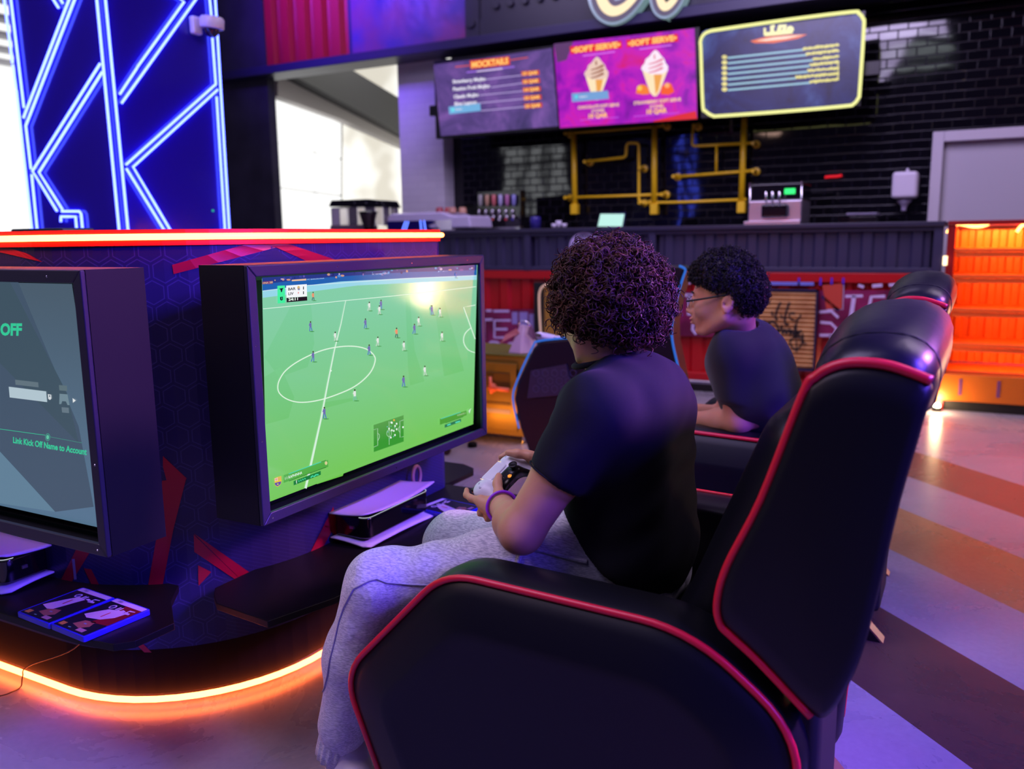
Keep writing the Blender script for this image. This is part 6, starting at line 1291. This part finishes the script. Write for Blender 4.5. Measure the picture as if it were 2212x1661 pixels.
def curls(center, R3, radii, ok, n, seed, coil=(0.0045, 0.008), th=(0.0009, 0.0015), turns=(1.2, 2.4), shell=(0.80, 1.02), lift=0.55, seg=20, base_pts=None):
    g = np.random.default_rng(seed); R = np.stack(R3); center = npv(center); radii = np.array(radii); VV = []; QQ = []; base = 0; made = 0
    while made < n:
        if base_pts is not None:
            i0 = g.integers(len(base_pts[0])); nrm = R@base_pts[1][i0]; p0 = R@(base_pts[0][i0]-center)+nrm*g.uniform(*shell)
        else:
            d = g.normal(size=3); d /= np.linalg.norm(d)
            if not ok(d): continue
            p0 = d*radii*g.uniform(*shell); nrm = d/radii; nrm /= np.linalg.norm(nrm)
        made += 1; t = np.cross(nrm, g.normal(size=3)); t /= np.linalg.norm(t); ax_ = t*(1-lift)+nrm*lift*g.uniform(-0.3, 1.2)+np.array([0, 0, -0.25])*g.uniform(0, 1); ax_ /= np.linalg.norm(ax_)
        e1 = np.cross(ax_, nrm); e1 /= (np.linalg.norm(e1)+1e-9); e2 = np.cross(ax_, e1); cr_ = g.uniform(*coil); tt = g.uniform(*turns); L_ = g.uniform(0.6, 2.2)*cr_*tt; ph = g.uniform(0, 6.28); u = np.linspace(0, 1, seg); a = ph+u*tt*2*np.pi
        path = p0+np.outer(u*L_, ax_)+cr_*(np.outer(np.cos(a), e1)+np.outer(np.sin(a), e2))*(1-0.25*u[:, None]); tg = np.gradient(path, axis=0); tg /= np.linalg.norm(tg, axis=1, keepdims=True)+1e-9
        n1 = np.cross(tg, ax_); n1 /= np.linalg.norm(n1, axis=1, keepdims=True)+1e-9; n2 = np.cross(tg, n1); rr = g.uniform(*th)*(1-0.5*u**3)
        ring = np.stack([path+rr[:, None]*(math.cos(w)*n1+math.sin(w)*n2) for w in (0, 2.094, 4.189)], 1); VV.append(ring.reshape(-1, 3)); i = np.arange(seg-1)[:, None]*3; q = []
        for k in range(3): k2 = (k+1) % 3; q.append(np.concatenate([i+k, i+k2, i+3+k2, i+3+k], 1))
        QQ.append(np.concatenate(q)+base); base += seg*3
    return center+np.concatenate(VV)@R, np.concatenate(QQ)
def hair_mat(name, c, c2): 
    m = mat(name, c, 0.5, spec=0.32, vary=(30, c, c2)); m.node_tree.nodes['Principled BSDF'].inputs['Anisotropic'].default_value = 0.4; return m

# ------------------------------------------------------------------ boy in front (big curly hair, seen from behind)
J = {k: npv(at(x, y, 'y', Y)) for k, (x, y, Y) in dict(neck=(1330,800,1.665), shL=(1292,890,1.505), shR=(1380,860,1.83), elL=(1126,1148,1.425), wrL=(1084,1094,1.60), hipL=(1290,1212,1.585), kneeL=(824,1264,1.40), ankL=(733,1600,1.385),
     kneeR=(985,1172,1.76), hipR=(1300,1180,1.755), head=(1298,668,1.66)).items()}
J['elR'] = J['shR']+np.array([-0.13, 0.10, -0.23]); Cc = npv(at(1085, 1033, 'y', 1.70)); Wv = np.array([0.2, 0.86, 0.42]); Wv /= np.linalg.norm(Wv); Dv = np.array([0.93, -0.18, -0.08]); Dv -= Wv*(Dv@Wv); Dv /= np.linalg.norm(Dv); Nv = np.cross(Dv, Wv); Nv = Nv if Nv[2] > 0 else -Nv
CT = lambda w, d, n: Cc+Wv*w+Dv*d+Nv*n
J['wrR'] = CT(0.105, 0.085, -0.01); J['ankR'] = J['kneeR']+np.array([0.02, 0.03, -0.37])
FH1 = frame((-0.80, 0.52, -0.22))
Fb = Field((-1.32, 1.28, 0.02), (-0.44, 2.02, 1.26), 0.005)
head(Fb, J['head'], FH1, (1, 1, 1)); Fb.cap(J['head']+np.array([0.02, -0.0, -0.05]), J['neck']+np.array([0, 0, -0.02]), 0.052, 0.06, 0.03)
Fb.rbox((-0.61, 1.665, 0.76), (0.08, 0.13, 0.20), 0.08, k=0.03); Fb.cap(J['shL']+np.array([0, 0.04, 0]), J['shR']-np.array([0, 0.04, 0]), 0.05, 0.05, 0.03); Fb.rbox((-0.61, 1.665, 0.55), (0.08, 0.12, 0.07), 0.06, k=0.03)
m_ = lambda a, b, t: a+(b-a)*t
Fb.chain([J['shL'], m_(J['shL'], J['elL'], 0.5), J['elL']], [0.052, 0.049, 0.043], 0.02); Fb.chain([J['elL'], m_(J['elL'], J['wrL'], 0.35), J['wrL']], [0.041, 0.041, 0.0265], 0.02)
Fb.chain([J['shR'], J['elR'], J['wrR']], [0.05, 0.038, 0.025], 0.02)
for s in 'LR': Fb.chain([J['hip'+s], J['knee'+s], J['ank'+s]], [0.07, 0.05, 0.035], 0.02)
# left hand around the left grip
kn = CT(-0.083, 0.018, 0.012); hm = m_(J['wrL'], kn, 0.5)
Fb.chain([J['wrL'], CT(-0.080, 0.062, -0.006), CT(-0.080, 0.036, 0.0)], [0.026, 0.024, 0.020], 0.014)
kn4 = [CT(-0.088, 0.006, 0.004), CT(-0.091, 0.020, -0.004), CT(-0.092, 0.036, -0.012), CT(-0.090, 0.051, -0.020)]
Fb.chain(kn4, [0.0125, 0.013, 0.013, 0.0125], 0.01)
for q in kn4: Fb.cap(CT(-0.082, 0.058, -0.008), q, 0.018, 0.012, 0.012)
digits(Fb, [([kn4[0], CT(-0.090, -0.022, 0.004), CT(-0.082, -0.045, 0.0), CT(-0.066, -0.058, -0.002)], 0.0095, 0.0072),
            ([kn4[1], CT(-0.100, 0.006, -0.022), CT(-0.082, 0.002, -0.034), CT(-0.062, 0.008, -0.036)], 0.0095, 0.0075),
            ([kn4[2], CT(-0.101, 0.026, -0.030), CT(-0.084, 0.022, -0.043), CT(-0.064, 0.026, -0.042)], 0.0092, 0.0072),
            ([kn4[3], CT(-0.098, 0.046, -0.038), CT(-0.084, 0.044, -0.048), CT(-0.068, 0.046, -0.046)], 0.0082, 0.0065)])
digits(Fb, [([CT(-0.078, 0.066, 0.006), CT(-0.068, 0.050, 0.024), CT(-0.046, 0.030, 0.031), CT(-0.026, 0.020, 0.034)], 0.0135, 0.0088)], 0.008)
# right hand
kr = [CT(0.088, 0.006, 0.004), CT(0.091, 0.020, -0.004), CT(0.092, 0.036, -0.012), CT(0.090, 0.051, -0.020)]
Fb.chain([J['wrR'], CT(0.082, 0.060, -0.004), CT(0.082, 0.036, 0.0)], [0.025, 0.024, 0.020], 0.014); Fb.chain(kr, [0.0125, 0.013, 0.013, 0.0125], 0.01)
for q in kr: Fb.cap(CT(0.082, 0.058, -0.008), q, 0.018, 0.012, 0.012)
digits(Fb, [([kr[0], CT(0.090, -0.022, 0.004), CT(0.080, -0.045, 0.0), CT(0.064, -0.056, -0.002)], 0.0095, 0.0072),
            ([kr[1], CT(0.100, 0.006, -0.022), CT(0.082, 0.002, -0.034), CT(0.062, 0.008, -0.036)], 0.0095, 0.0075),
            ([kr[2], CT(0.101, 0.026, -0.030), CT(0.084, 0.022, -0.043), CT(0.064, 0.026, -0.042)], 0.0092, 0.0072),
            ([kr[3], CT(0.098, 0.046, -0.038), CT(0.084, 0.044, -0.048), CT(0.068, 0.046, -0.046)], 0.0082, 0.0065)])
digits(Fb, [([CT(0.078, 0.062, 0.008), CT(0.070, 0.040, 0.026), CT(0.058, 0.014, 0.034), CT(0.050, -0.010, 0.036)], 0.0135, 0.0088)], 0.008)
P, Q = Fb.mesh(); boy1 = np_mesh('person', relax(P, Q, 1, 0.4), Q, SK1, origin=(-0.65, 1.665, 0.0))
tag(boy1, 'seated boy with big dark curly hair, black t-shirt and grey joggers, holding a controller', 'person')
# t-shirt
Ft = Field((-0.88, 1.34, 0.42), (-0.44, 1.98, 1.06), 0.006); aL = J['elL']-J['shL']; aR = J['elR']-J['shR']
Ft.rbox((-0.610, 1.665, 0.745), (0.112, 0.178, 0.235), 0.10); Ft.cap(J['shL']+np.array([0.0, 0.01, 0.0]), J['shR'], 0.072, 0.074, 0.04); Ft.ell((-0.605, 1.665, 0.955), (0.085, 0.125, 0.062), k=0.05); Ft.ell((-0.605, 1.665, 0.61), (0.128, 0.180, 0.15), k=0.05)
Ft.ell((-0.645, 1.62, 0.87), (0.115, 0.13, 0.10), k=0.05)
for sh, a_ in ((J['shL'], aL), (J['shR'], aR)): sleeve(Ft, sh, a_, [0, 0.30, 0.66], [0.076, 0.068, 0.057], 0.555, 0.050)
Ft.cap(J['head']+np.array([0.0, 0, -0.04]), J['neck']+np.array([0.0, 0, -0.03]), 0.064, 0.060, 0.01, 's')
Ft.halfspace((-0.575, 1.5, 0.585), (-0.85, 0, -1), (-0.95, 1.3, 0.36), (-0.40, 2.0, 0.80))
P, Q = Ft.mesh(); P = relax(P, Q, 3, 0.5); P = folds(P, Q, 0.0055, 9, [((0.5, 0.2, 1), 42, 0.6), ((1, 0.3, -0.5), 30, 0.5), ((0.2, -0.4, 1), 75, 0.35)], 1); np_mesh('t_shirt', P, Q, TEE, boy1)
cl_ = J['neck']+np.array([-0.022, 0.0, 0.024]); ca = frame((J['head']-J['neck']), (0, 1, 0))
MB().tube([tuple(cl_+0.069*(math.cos(a)*ca[1]+math.sin(a)*ca[2])) for a in [i*math.pi/16 for i in range(32)]], 0.0065, 8, closed=True).build('collar', TEE, boy1, smooth=True)
for sh, a_ in ((J['shL'], aL),):
    ca = frame(a_, (0, 1, 0)); cc_ = sh+a_*0.548; MB().tube([tuple(cc_+0.0590*(math.cos(a)*ca[1]+math.sin(a)*ca[2])) for a in [i*math.pi/18 for i in range(36)]], 0.0022, 6, closed=True).build('sleeve_hem', TEE, boy1, smooth=True)
# joggers
Fj = Field((-1.33, 1.27, 0.06), (-0.46, 1.99, 0.72), 0.0055)
Fj.rbox((-0.630, 1.665, 0.565), (0.130, 0.160, 0.125), 0.08); mk = lambda a, b, t, o=(0, 0, 0): a+(b-a)*t+np.array(o)
Fj.chain([J['hipL'], mk(J['hipL'], J['kneeL'], 0.5, (0, 0, 0.002)), J['kneeL']], [0.096, 0.084, 0.074], 0.04); Fj.chain([J['kneeL'], mk(J['kneeL'], J['ankL'], 0.45, (-0.014, 0, 0)), mk(J['kneeL'], J['ankL'], 0.88, (0.004, 0, 0))], [0.074, 0.070, 0.060], 0.03)
Fj.chain([J['hipR'], J['kneeR']], [0.096, 0.076], 0.04); Fj.chain([J['kneeR'], mk(J['kneeR'], J['ankR'], 0.88)], [0.076, 0.058], 0.03)
for s in 'LR': Fj.cap(mk(J['knee'+s], J['ank'+s], 0.90), mk(J['knee'+s], J['ank'+s], 1.05), 0.046, 0.040, 0.02)
Fj.ell(J['hipL']+np.array([-0.03, -0.045, 0.052]), (0.075, 0.045, 0.042), k=0.03)
Fj.halfspace((-0.575, 1.5, 0.635), (0.85, 0, 1), (-0.95, 1.3, 0.36), (-0.40, 2.0, 0.80), 0.01)
P, Q = Fj.mesh(); P = relax(P, Q, 3, 0.5); P = folds(P, Q, 0.0042, 8, [((1, 0.2, 0.9), 44, 0.55), ((0.6, -0.3, -1), 36, 0.45), ((1, 0.5, 0.1), 62, 0.3)], 5); jg = np_mesh('joggers', P, Q, HEA, boy1)
# side seam, pocket welt and ribbed cuff
def surf_path(pts, r, name, m, par, off):
    MB().tube(catmull(pts, 8), r, 6).build(name, m, par, smooth=True)
seam = mat('seam_thread_lavender', rgb(150, 148, 176), 0.8)
from mathutils.bvhtree import BVHTree
JT = BVHTree.FromPolygons([tuple(p) for p in P], [tuple(int(i) for i in q) for q in Q])
def lay(pts, off=0.0012):
    out = []
    for i in range(len(pts)-1):
        for k in range(4):
            x = pts[i][0]+(pts[i+1][0]-pts[i][0])*k/4; y = pts[i][1]+(pts[i+1][1]-pts[i][1])*k/4; h = JT.ray_cast(EYEP, ray(x, y).normalized())
            if h[0] is not None and (not out or (h[0]-out[-1]).length < 0.08): out.append(h[0]+h[1]*off)
    return out
pts = lay([(930,1264),(891,1263),(836,1259),(815,1251),(798,1255),(764,1272),(756,1287),(743,1312),(733,1342),(723,1386),(713,1424),(708,1458),(701,1487),(688,1513),(682,1534)])
if len(pts) > 4: MB().tube(pts, 0.0017, 6).build('side_seam', seam, jg, smooth=True)
pk_ = lay([(1114,1228),(1124,1200),(1150,1186),(1190,1194),(1236,1206),(1280,1216)], 0.002)
if len(pk_) > 4: MB().tube(pk_, 0.0055, 8).build('pocket_welt', HEA, jg, smooth=True)
cfb = MB(); cfc = frame(J['ankL']-J['kneeL'], (0, 1, 0)); c0_ = mk(J['kneeL'], J['ankL'], 0.90); c1_ = mk(J['kneeL'], J['ankL'], 1.10); lo_ = []
for t, k in ((0, 0.050), (0.25, 0.0485), (0.5, 0.047), (0.75, 0.0465), (1, 0.045)):
    lo_.append([tuple(c0_+(c1_-c0_)*t+(k+0.0022*math.sin(a*17+t*1.5))*(math.cos(a)*cfc[1]+math.sin(a)*cfc[2])) for a in [i*2*math.pi/72 for i in range(72)]])
rings(cfb, lo_); cfb.build('cuff', HEA, jg, smooth=True)
# shoes
def shoe(ank, fd, par):
    fd = npv(fd)/np.linalg.norm(npv(fd)); c = np.array([ank[0], ank[1], 0.0]); F = Field(c-0.25+np.array([0, 0, 0.25-0.01]), c+0.25+np.array([0, 0, -0.25+0.17]), 0.006)
    F.chain([c-fd*0.05+np.array([0, 0, 0.052]), c+fd*0.06+np.array([0, 0, 0.05]), c+fd*0.16+np.array([0, 0, 0.042])], [0.042, 0.043, 0.038], 0.03).cap(c+np.array([0, 0, 0.06]), c+np.array([0, 0, 0.10]), 0.042, 0.044, 0.03); F.halfspace(c+np.array([0, 0, 0.014]), (0, 0, -1), c-0.3, c+0.3)
    P, Q = F.mesh(); s = np_mesh('shoe', relax(P, Q, 2), Q, mat('pale_trainer', rgb(214, 204, 222), 0.5), par)
    n = np.array([-fd[1], fd[0], 0]); o = []
    for i in range(28): a = 2*math.pi*i/28; o.append(tuple(c+fd*(0.055+0.152*math.cos(a))+n*0.046*math.sin(a)*(1-0.1*math.cos(a))+np.array([0, 0, 0.0])))
    MB().prism(o, (0, 0, 0.022)).build('sole', mat('white_sole', rgb(226, 222, 234), 0.5), s, bevel=0.004)
    lc = MB()
    for i in range(4): t = 0.035+i*0.022; z = 0.098-i*0.006; lc.tube([tuple(c+fd*t+n*0.026+np.array([0, 0, z-0.012])), tuple(c+fd*(t+0.004)+np.array([0, 0, z-0.001])), tuple(c+fd*t-n*0.026+np.array([0, 0, z-0.012]))], 0.003, 6)
    lc.build('laces', mat('pink_white_lace', rgb(222, 190, 206), 0.7), s, smooth=True)
shoe(J['ankL']+np.array([0.02, 0.01, 0]), (-0.75, 0.62, 0), boy1); shoe(J['ankR'], (-1, 0.1, 0), boy1)
wa = frame(m_(J['elL'], J['wrL'], 1.0)-J['elL'], (0, 0, 1)); wc = m_(J['elL'], J['wrL'], 0.955)
MB().tube([tuple(wc+0.0345*(math.cos(a)*wa[1]+math.sin(a)*wa[2])+wa[0]*0.004*math.sin(a)) for a in [i*math.pi/18 for i in range(36)]], 0.0038, 8, closed=True).build('wristband', mat('violet_rubber_band', rgb(150, 40, 226), 0.45), boy1, smooth=True)
# hair: dark core and thousands of separate curls
hc = npv(at(1319, 648, 'y', 1.665)); R1 = FH1; hr = (0.121, 0.116, 0.118)
def ok1(d): return not (d[0] > 0.42 and d[2] < 0.50) and d[2] > -0.30+(d[0]-0.35)*0.62 and d[2] > -0.97
Fh = Field(hc-0.17, hc+0.17, 0.006); Fh.ell(hc, np.array(hr)*0.86, np.stack(R1)); Rm = np.stack(R1)
Fh.halfspace(hc+Rm[0]*0.050+Rm[2]*0.03, Rm[0]*0.75-Rm[2]*0.55, hc-0.2, hc+0.2, 0.02); Fh.halfspace(hc-Rm[2]*0.088, -Rm[2]+Rm[0]*0.55, hc-0.2, hc+0.2, 0.02)
P, Q = Fh.mesh(); P = folds(P, Q, 0.006, 30, [((1, 0.4, 0.2), 160, 0.6), ((0.1, 1, 0.6), 190, 0.6)], 9); HM1 = hair_mat('dark_brown_hair', rgb(40, 22, 18), rgb(84, 46, 34))
hcore = np_mesh('hair', P, Q, hair_mat('hair_core_dark', rgb(20, 12, 13), rgb(28, 17, 17)), boy1)
P, Q = curls(hc, R1, hr, ok1, 5200, 11, (0.0048, 0.0100), (0.0011, 0.0020), (1.1, 2.2), (0.84, 1.09)); np_mesh('curls', P, Q, HM1, hcore)

# ------------------------------------------------------------------ boy behind (glasses, short curls, profile)
K = {k: npv(at(x, y, 'y', Y)) for k, (x, y, Y) in dict(head=(1574,649,2.72), neck=(1592,702,2.78), shL=(1580,766,2.69), elL=(1594,908,2.725), wrL=(1500,906,2.80), shR=(1592,760,2.98), elR=(1570,900,3.02), wrR=(1488,886,2.97), chest=(1628,803,2.83), pel=(1662,955,2.93)).items()}
F2 = frame((-1.0, -0.06, -0.05)); hs = (1.14, 1.05, 0.98)
Fb = Field((-1.22, 2.50, 0.06), (-0.40, 3.20, 1.24), 0.0055)
T2 = head(Fb, K['head'], F2, hs); Fb.cap(T2((-0.028, 0, -0.05)), K['neck']+np.array([0.0, 0, -0.03]), 0.050, 0.060, 0.03)
Fb.rbox(K['chest']+np.array([0, 0, -0.02]), (0.08, 0.13, 0.16), 0.07, k=0.03); Fb.cap(K['shL'], K['shR'], 0.045, 0.045, 0.03); Fb.rbox(K['pel'], (0.09, 0.12, 0.08), 0.06, k=0.04); Fb.cap(K['chest'], K['pel'], 0.09, 0.10, 0.03)
Fb.chain([K['shL'], K['elL'], m_(K['elL'], K['wrL'], 0.4), K['wrL']], [0.05, 0.042, 0.038, 0.026], 0.02); Fb.chain([K['shR'], K['elR'], K['wrR']], [0.05, 0.040, 0.026], 0.02)
for w, s in ((K['wrL'], 1), (K['wrR'], -1)):   # hands curled around a controller in front
    f = np.array([-0.95, 0.10*s, 0.05]); sd = np.array([0.1*s, 0.9*s, 0.1]); dn = np.array([0, 0, -1.0]); Fb.chain([w, w+f*0.05, w+f*0.075], [0.026, 0.026, 0.022], 0.014)
    for i in range(4): q = w+f*(0.085-0.003*i)+dn*(0.018*i-0.022); Fb.chain([w+f*0.06+dn*(0.014*i-0.018), q, q+f*0.018+sd*0.022, q+sd*0.042-f*0.004], [0.012, 0.0095, 0.0088, 0.0072], 0.006)
    Fb.chain([w+f*0.03-dn*0.018, w+f*0.06-dn*0.034+sd*0.01, w+f*0.078-dn*0.036+sd*0.03], [0.0135, 0.0105, 0.0085], 0.008)
kn2 = {}
for s, y in (('L', 2.84), ('R', 3.03)):
    kn2[s] = np.array([-1.02, y, 0.50]); Fb.chain([np.array([K['pel'][0], y, 0.52]), kn2[s], kn2[s]+np.array([0.02, 0, -0.38])], [0.07, 0.05, 0.035], 0.02)
P, Q = Fb.mesh(); boy2 = np_mesh('person', relax(P, Q, 1, 0.4), Q, SK2, origin=(-0.62, 2.9, 0))
tag(boy2, 'seated boy with glasses and short black curls, in profile, wearing a black t-shirt', 'person')
lp_ = MB()
lip = mat('lip_skin', rgb(200, 124, 112), 0.4)
FL = Field(T2((0.09, 0, -0.06))-0.04, T2((0.09, 0, -0.06))+0.04, 0.0025); Rm2 = np.stack(F2)
FL.ell(T2((0.1015, 0, -0.0552)), np.array((0.0095, 0.0195, 0.0052))*hs, Rm2, 0.002); FL.ell(T2((0.1000, 0, -0.0682)), np.array((0.0092, 0.0165, 0.0058))*hs, Rm2, 0.002); FL.ell(T2((0.107, 0, -0.0615)), np.array((0.009, 0.020, 0.0009))*hs, Rm2, 0.001, 's')
P, Q = FL.mesh(); np_mesh('lips', relax(P, Q, 1), Q, lip, boy2)
for s in (-1, 1):
    c = T2((0.0852, s*0.030, 0.006)); MB().ell(c, (0.0118, 0.0118, 0.0118), 14).build('eyeball', mat('eye_white', rgb(206, 200, 206), 0.2), boy2, smooth=True)
    c = T2((0.0945, s*0.0305, 0.006)); MB().ell(c, (0.0042, 0.0056, 0.0056), 12).build('iris', mat('dark_iris', rgb(34, 20, 16), 0.15), boy2, smooth=True)
    MB().tube(catmull([tuple(T2(p)) for p in ((0.0955, s*0.012, 0.028), (0.0965, s*0.026, 0.034), (0.088, s*0.046, 0.030))], 5), [0.0022]*5+[0.003]*5+[0.0015], 6).build('eyebrow', mat('black_brow', rgb(22, 16, 18), 0.7), boy2, smooth=True)
# glasses
gl_ = thing; G = T2((0.105, 0, 0.002)); gm = mat('black_glasses_metal', rgb(16, 14, 18), 0.3, 0.3); gr_ = MB().tube([tuple(T2((0.109, -0.006, 0.010))), tuple(T2((0.112, 0, 0.012))), tuple(T2((0.109, 0.006, 0.010)))], 0.0012, 6)
for s in (-1, 1):
    ring_ = [tuple(T2((0.108-0.10*(abs(0.031+0.025*math.copysign(abs(math.cos(a))**0.7, math.cos(a)))-0.03), s*(0.031+0.025*math.copysign(abs(math.cos(a))**0.7, math.cos(a))), -0.002+0.018*math.copysign(abs(math.sin(a))**0.7, math.sin(a))))) for a in [i*2*math.pi/28 for i in range(28)]]
    gr_.tube(ring_, 0.0009, 6, closed=True)
    gr_.tube(catmull([tuple(T2(p)) for p in ((0.105, s*0.0575, 0.006), (0.098, s*0.066, 0.007), (0.05, s*0.077, 0.014), (0.0, s*0.081, 0.022), (-0.014, s*0.080, 0.020), (-0.024, s*0.080, 0.0))], 5), 0.0030, 6)
gls = gr_.build('glasses', gm, boy2, smooth=True); lens = MB()
for s in (-1, 1): lens.add([tuple(T2((0.108-0.10*(abs(0.031+0.0245*math.copysign(abs(math.cos(a))**0.7, math.cos(a)))-0.03), s*(0.031+0.0245*math.copysign(abs(math.cos(a))**0.7, math.cos(a))), -0.002+0.0175*math.copysign(abs(math.sin(a))**0.7, math.sin(a))))) for a in [i*2*math.pi/28 for i in range(28)]], [tuple(range(28))])
lens.build('lens', mat('clear_lens', (0.95, 0.97, 1.0), 0.02, alpha=0.18, spec=1.0), gls)
# hair
h2 = npv(at(1567, 603, 'y', 2.72)); r2 = (0.119, 0.098, 0.104)
def ok2(d):
    lim = np.interp(d[0], [-0.5, -0.38, -0.1, 0.15, 0.6, 0.95], [-0.93, -0.80, -0.42, -0.38, -0.22, -0.16]); return d[2] > lim
Fh = Field(h2-0.16, h2+0.16, 0.005); Fh.ell(h2, np.array(r2)*0.93, Rm2); Fh.ell(h2+Rm2[2]*(-0.040)-Rm2[0]*0.045, (0.084, 0.090, 0.084), Rm2, 0.02)
Fh.op(lambda p: (np.interp(((p-h2)@Rm2.T)[..., 0]/r2[0], [-0.6, -0.42, -0.25, 0.12, 0.5, 1.0], [-0.115, -0.085, -0.036, -0.034, -0.010, 0.010])-((p-h2)@Rm2.T)[..., 2])*0.8, h2-0.16, h2+0.16, 0.004, 'i')
P, Q = Fh.mesh(); P = folds(P, Q, 0.004, 30, [((1, 0.4, 0.2), 170, 0.6), ((0.1, 1, 0.6), 200, 0.6)], 4); hcore2 = np_mesh('hair', P, Q, hair_mat('black_hair_core', rgb(12, 10, 14), rgb(18, 14, 18)), boy2)
P, Q = curls(h2, F2, r2, ok2, 5200, 23, (0.003, 0.006), (0.0009, 0.0015), (0.9, 1.9), (-0.006, 0.006), seg=14, base_pts=(P, normals(P, Q))); np_mesh('curls', P, Q, hair_mat('black_hair', rgb(18, 14, 18), rgb(30, 22, 26)), hcore2)
# t-shirt
Ft = Field((-0.92, 2.50, 0.50), (-0.38, 3.22, 1.02), 0.0065); aL = K['elL']-K['shL']; aR = K['elR']-K['shR']
Ft.rbox(K['chest']+np.array([0.0, 0, -0.01]), (0.115, 0.165, 0.15), 0.09, R=np.array([[0.93, 0, 0.36], [0, 1, 0], [-0.36, 0, 0.93]])); Ft.cap(K['chest'], K['pel'], 0.125, 0.135, 0.05); Ft.cap(K['shL'], K['shR'], 0.066, 0.066, 0.05); Ft.ell(K['neck']+np.array([0.026, 0.02, -0.038]), (0.085, 0.125, 0.062), k=0.05)
for sh, a_ in ((K['shL'], aL), (K['shR'], aR)): sleeve(Ft, sh, a_, [0, 0.4, 0.85], [0.068, 0.064, 0.056], 0.64, 0.050)
Ft.cap(T2((-0.03, 0, -0.05)), K['neck']+np.array([0, 0, -0.035]), 0.058, 0.060, 0.01, 's')
P, Q = Ft.mesh(); P = relax(P, Q, 3, 0.5); P = folds(P, Q, 0.0048, 9, [((0.5, 0.2, 1), 40, 0.6), ((1, 0.3, -0.5), 32, 0.5)], 8); np_mesh('t_shirt', P, Q, mat('faded_black_cotton', rgb(24, 22, 32), 0.85, spec=0.2, bump=(900, 0.25, 0.0008), sheen=0.15), boy2)
Fj = Field((-1.15, 2.68, 0.06), (-0.42, 3.22, 0.70), 0.009); Fj.rbox(K['pel']+np.array([0, 0, -0.03]), (0.14, 0.16, 0.10), 0.08)
for s in 'LR': Fj.chain([np.array([K['pel'][0], kn2[s][1], 0.52]), kn2[s], kn2[s]+np.array([0.02, 0, -0.34])], [0.09, 0.072, 0.055], 0.04)
P, Q = Fj.mesh(); np_mesh('trousers', relax(P, Q, 2), Q, cloth('dark_jogger_cloth', rgb(30, 30, 38), rgb(36, 36, 46), 200), boy2)
for s in 'LR': shoe(kn2[s]+np.array([0.02, 0, -0.38]), (-1, 0, 0), boy2)
c2 = (K['wrL']+K['wrR'])/2+np.array([-0.085, 0, 0.012]); controller(tuple(c2), (0.0, 0.95, 0.0), (0.9, 0.0, -0.3), 'white game controller held by the boy with glasses, hidden behind the near boy')
# drop the helper property
for o in bpy.data.objects:
    if '_w' in o: del o['_w']
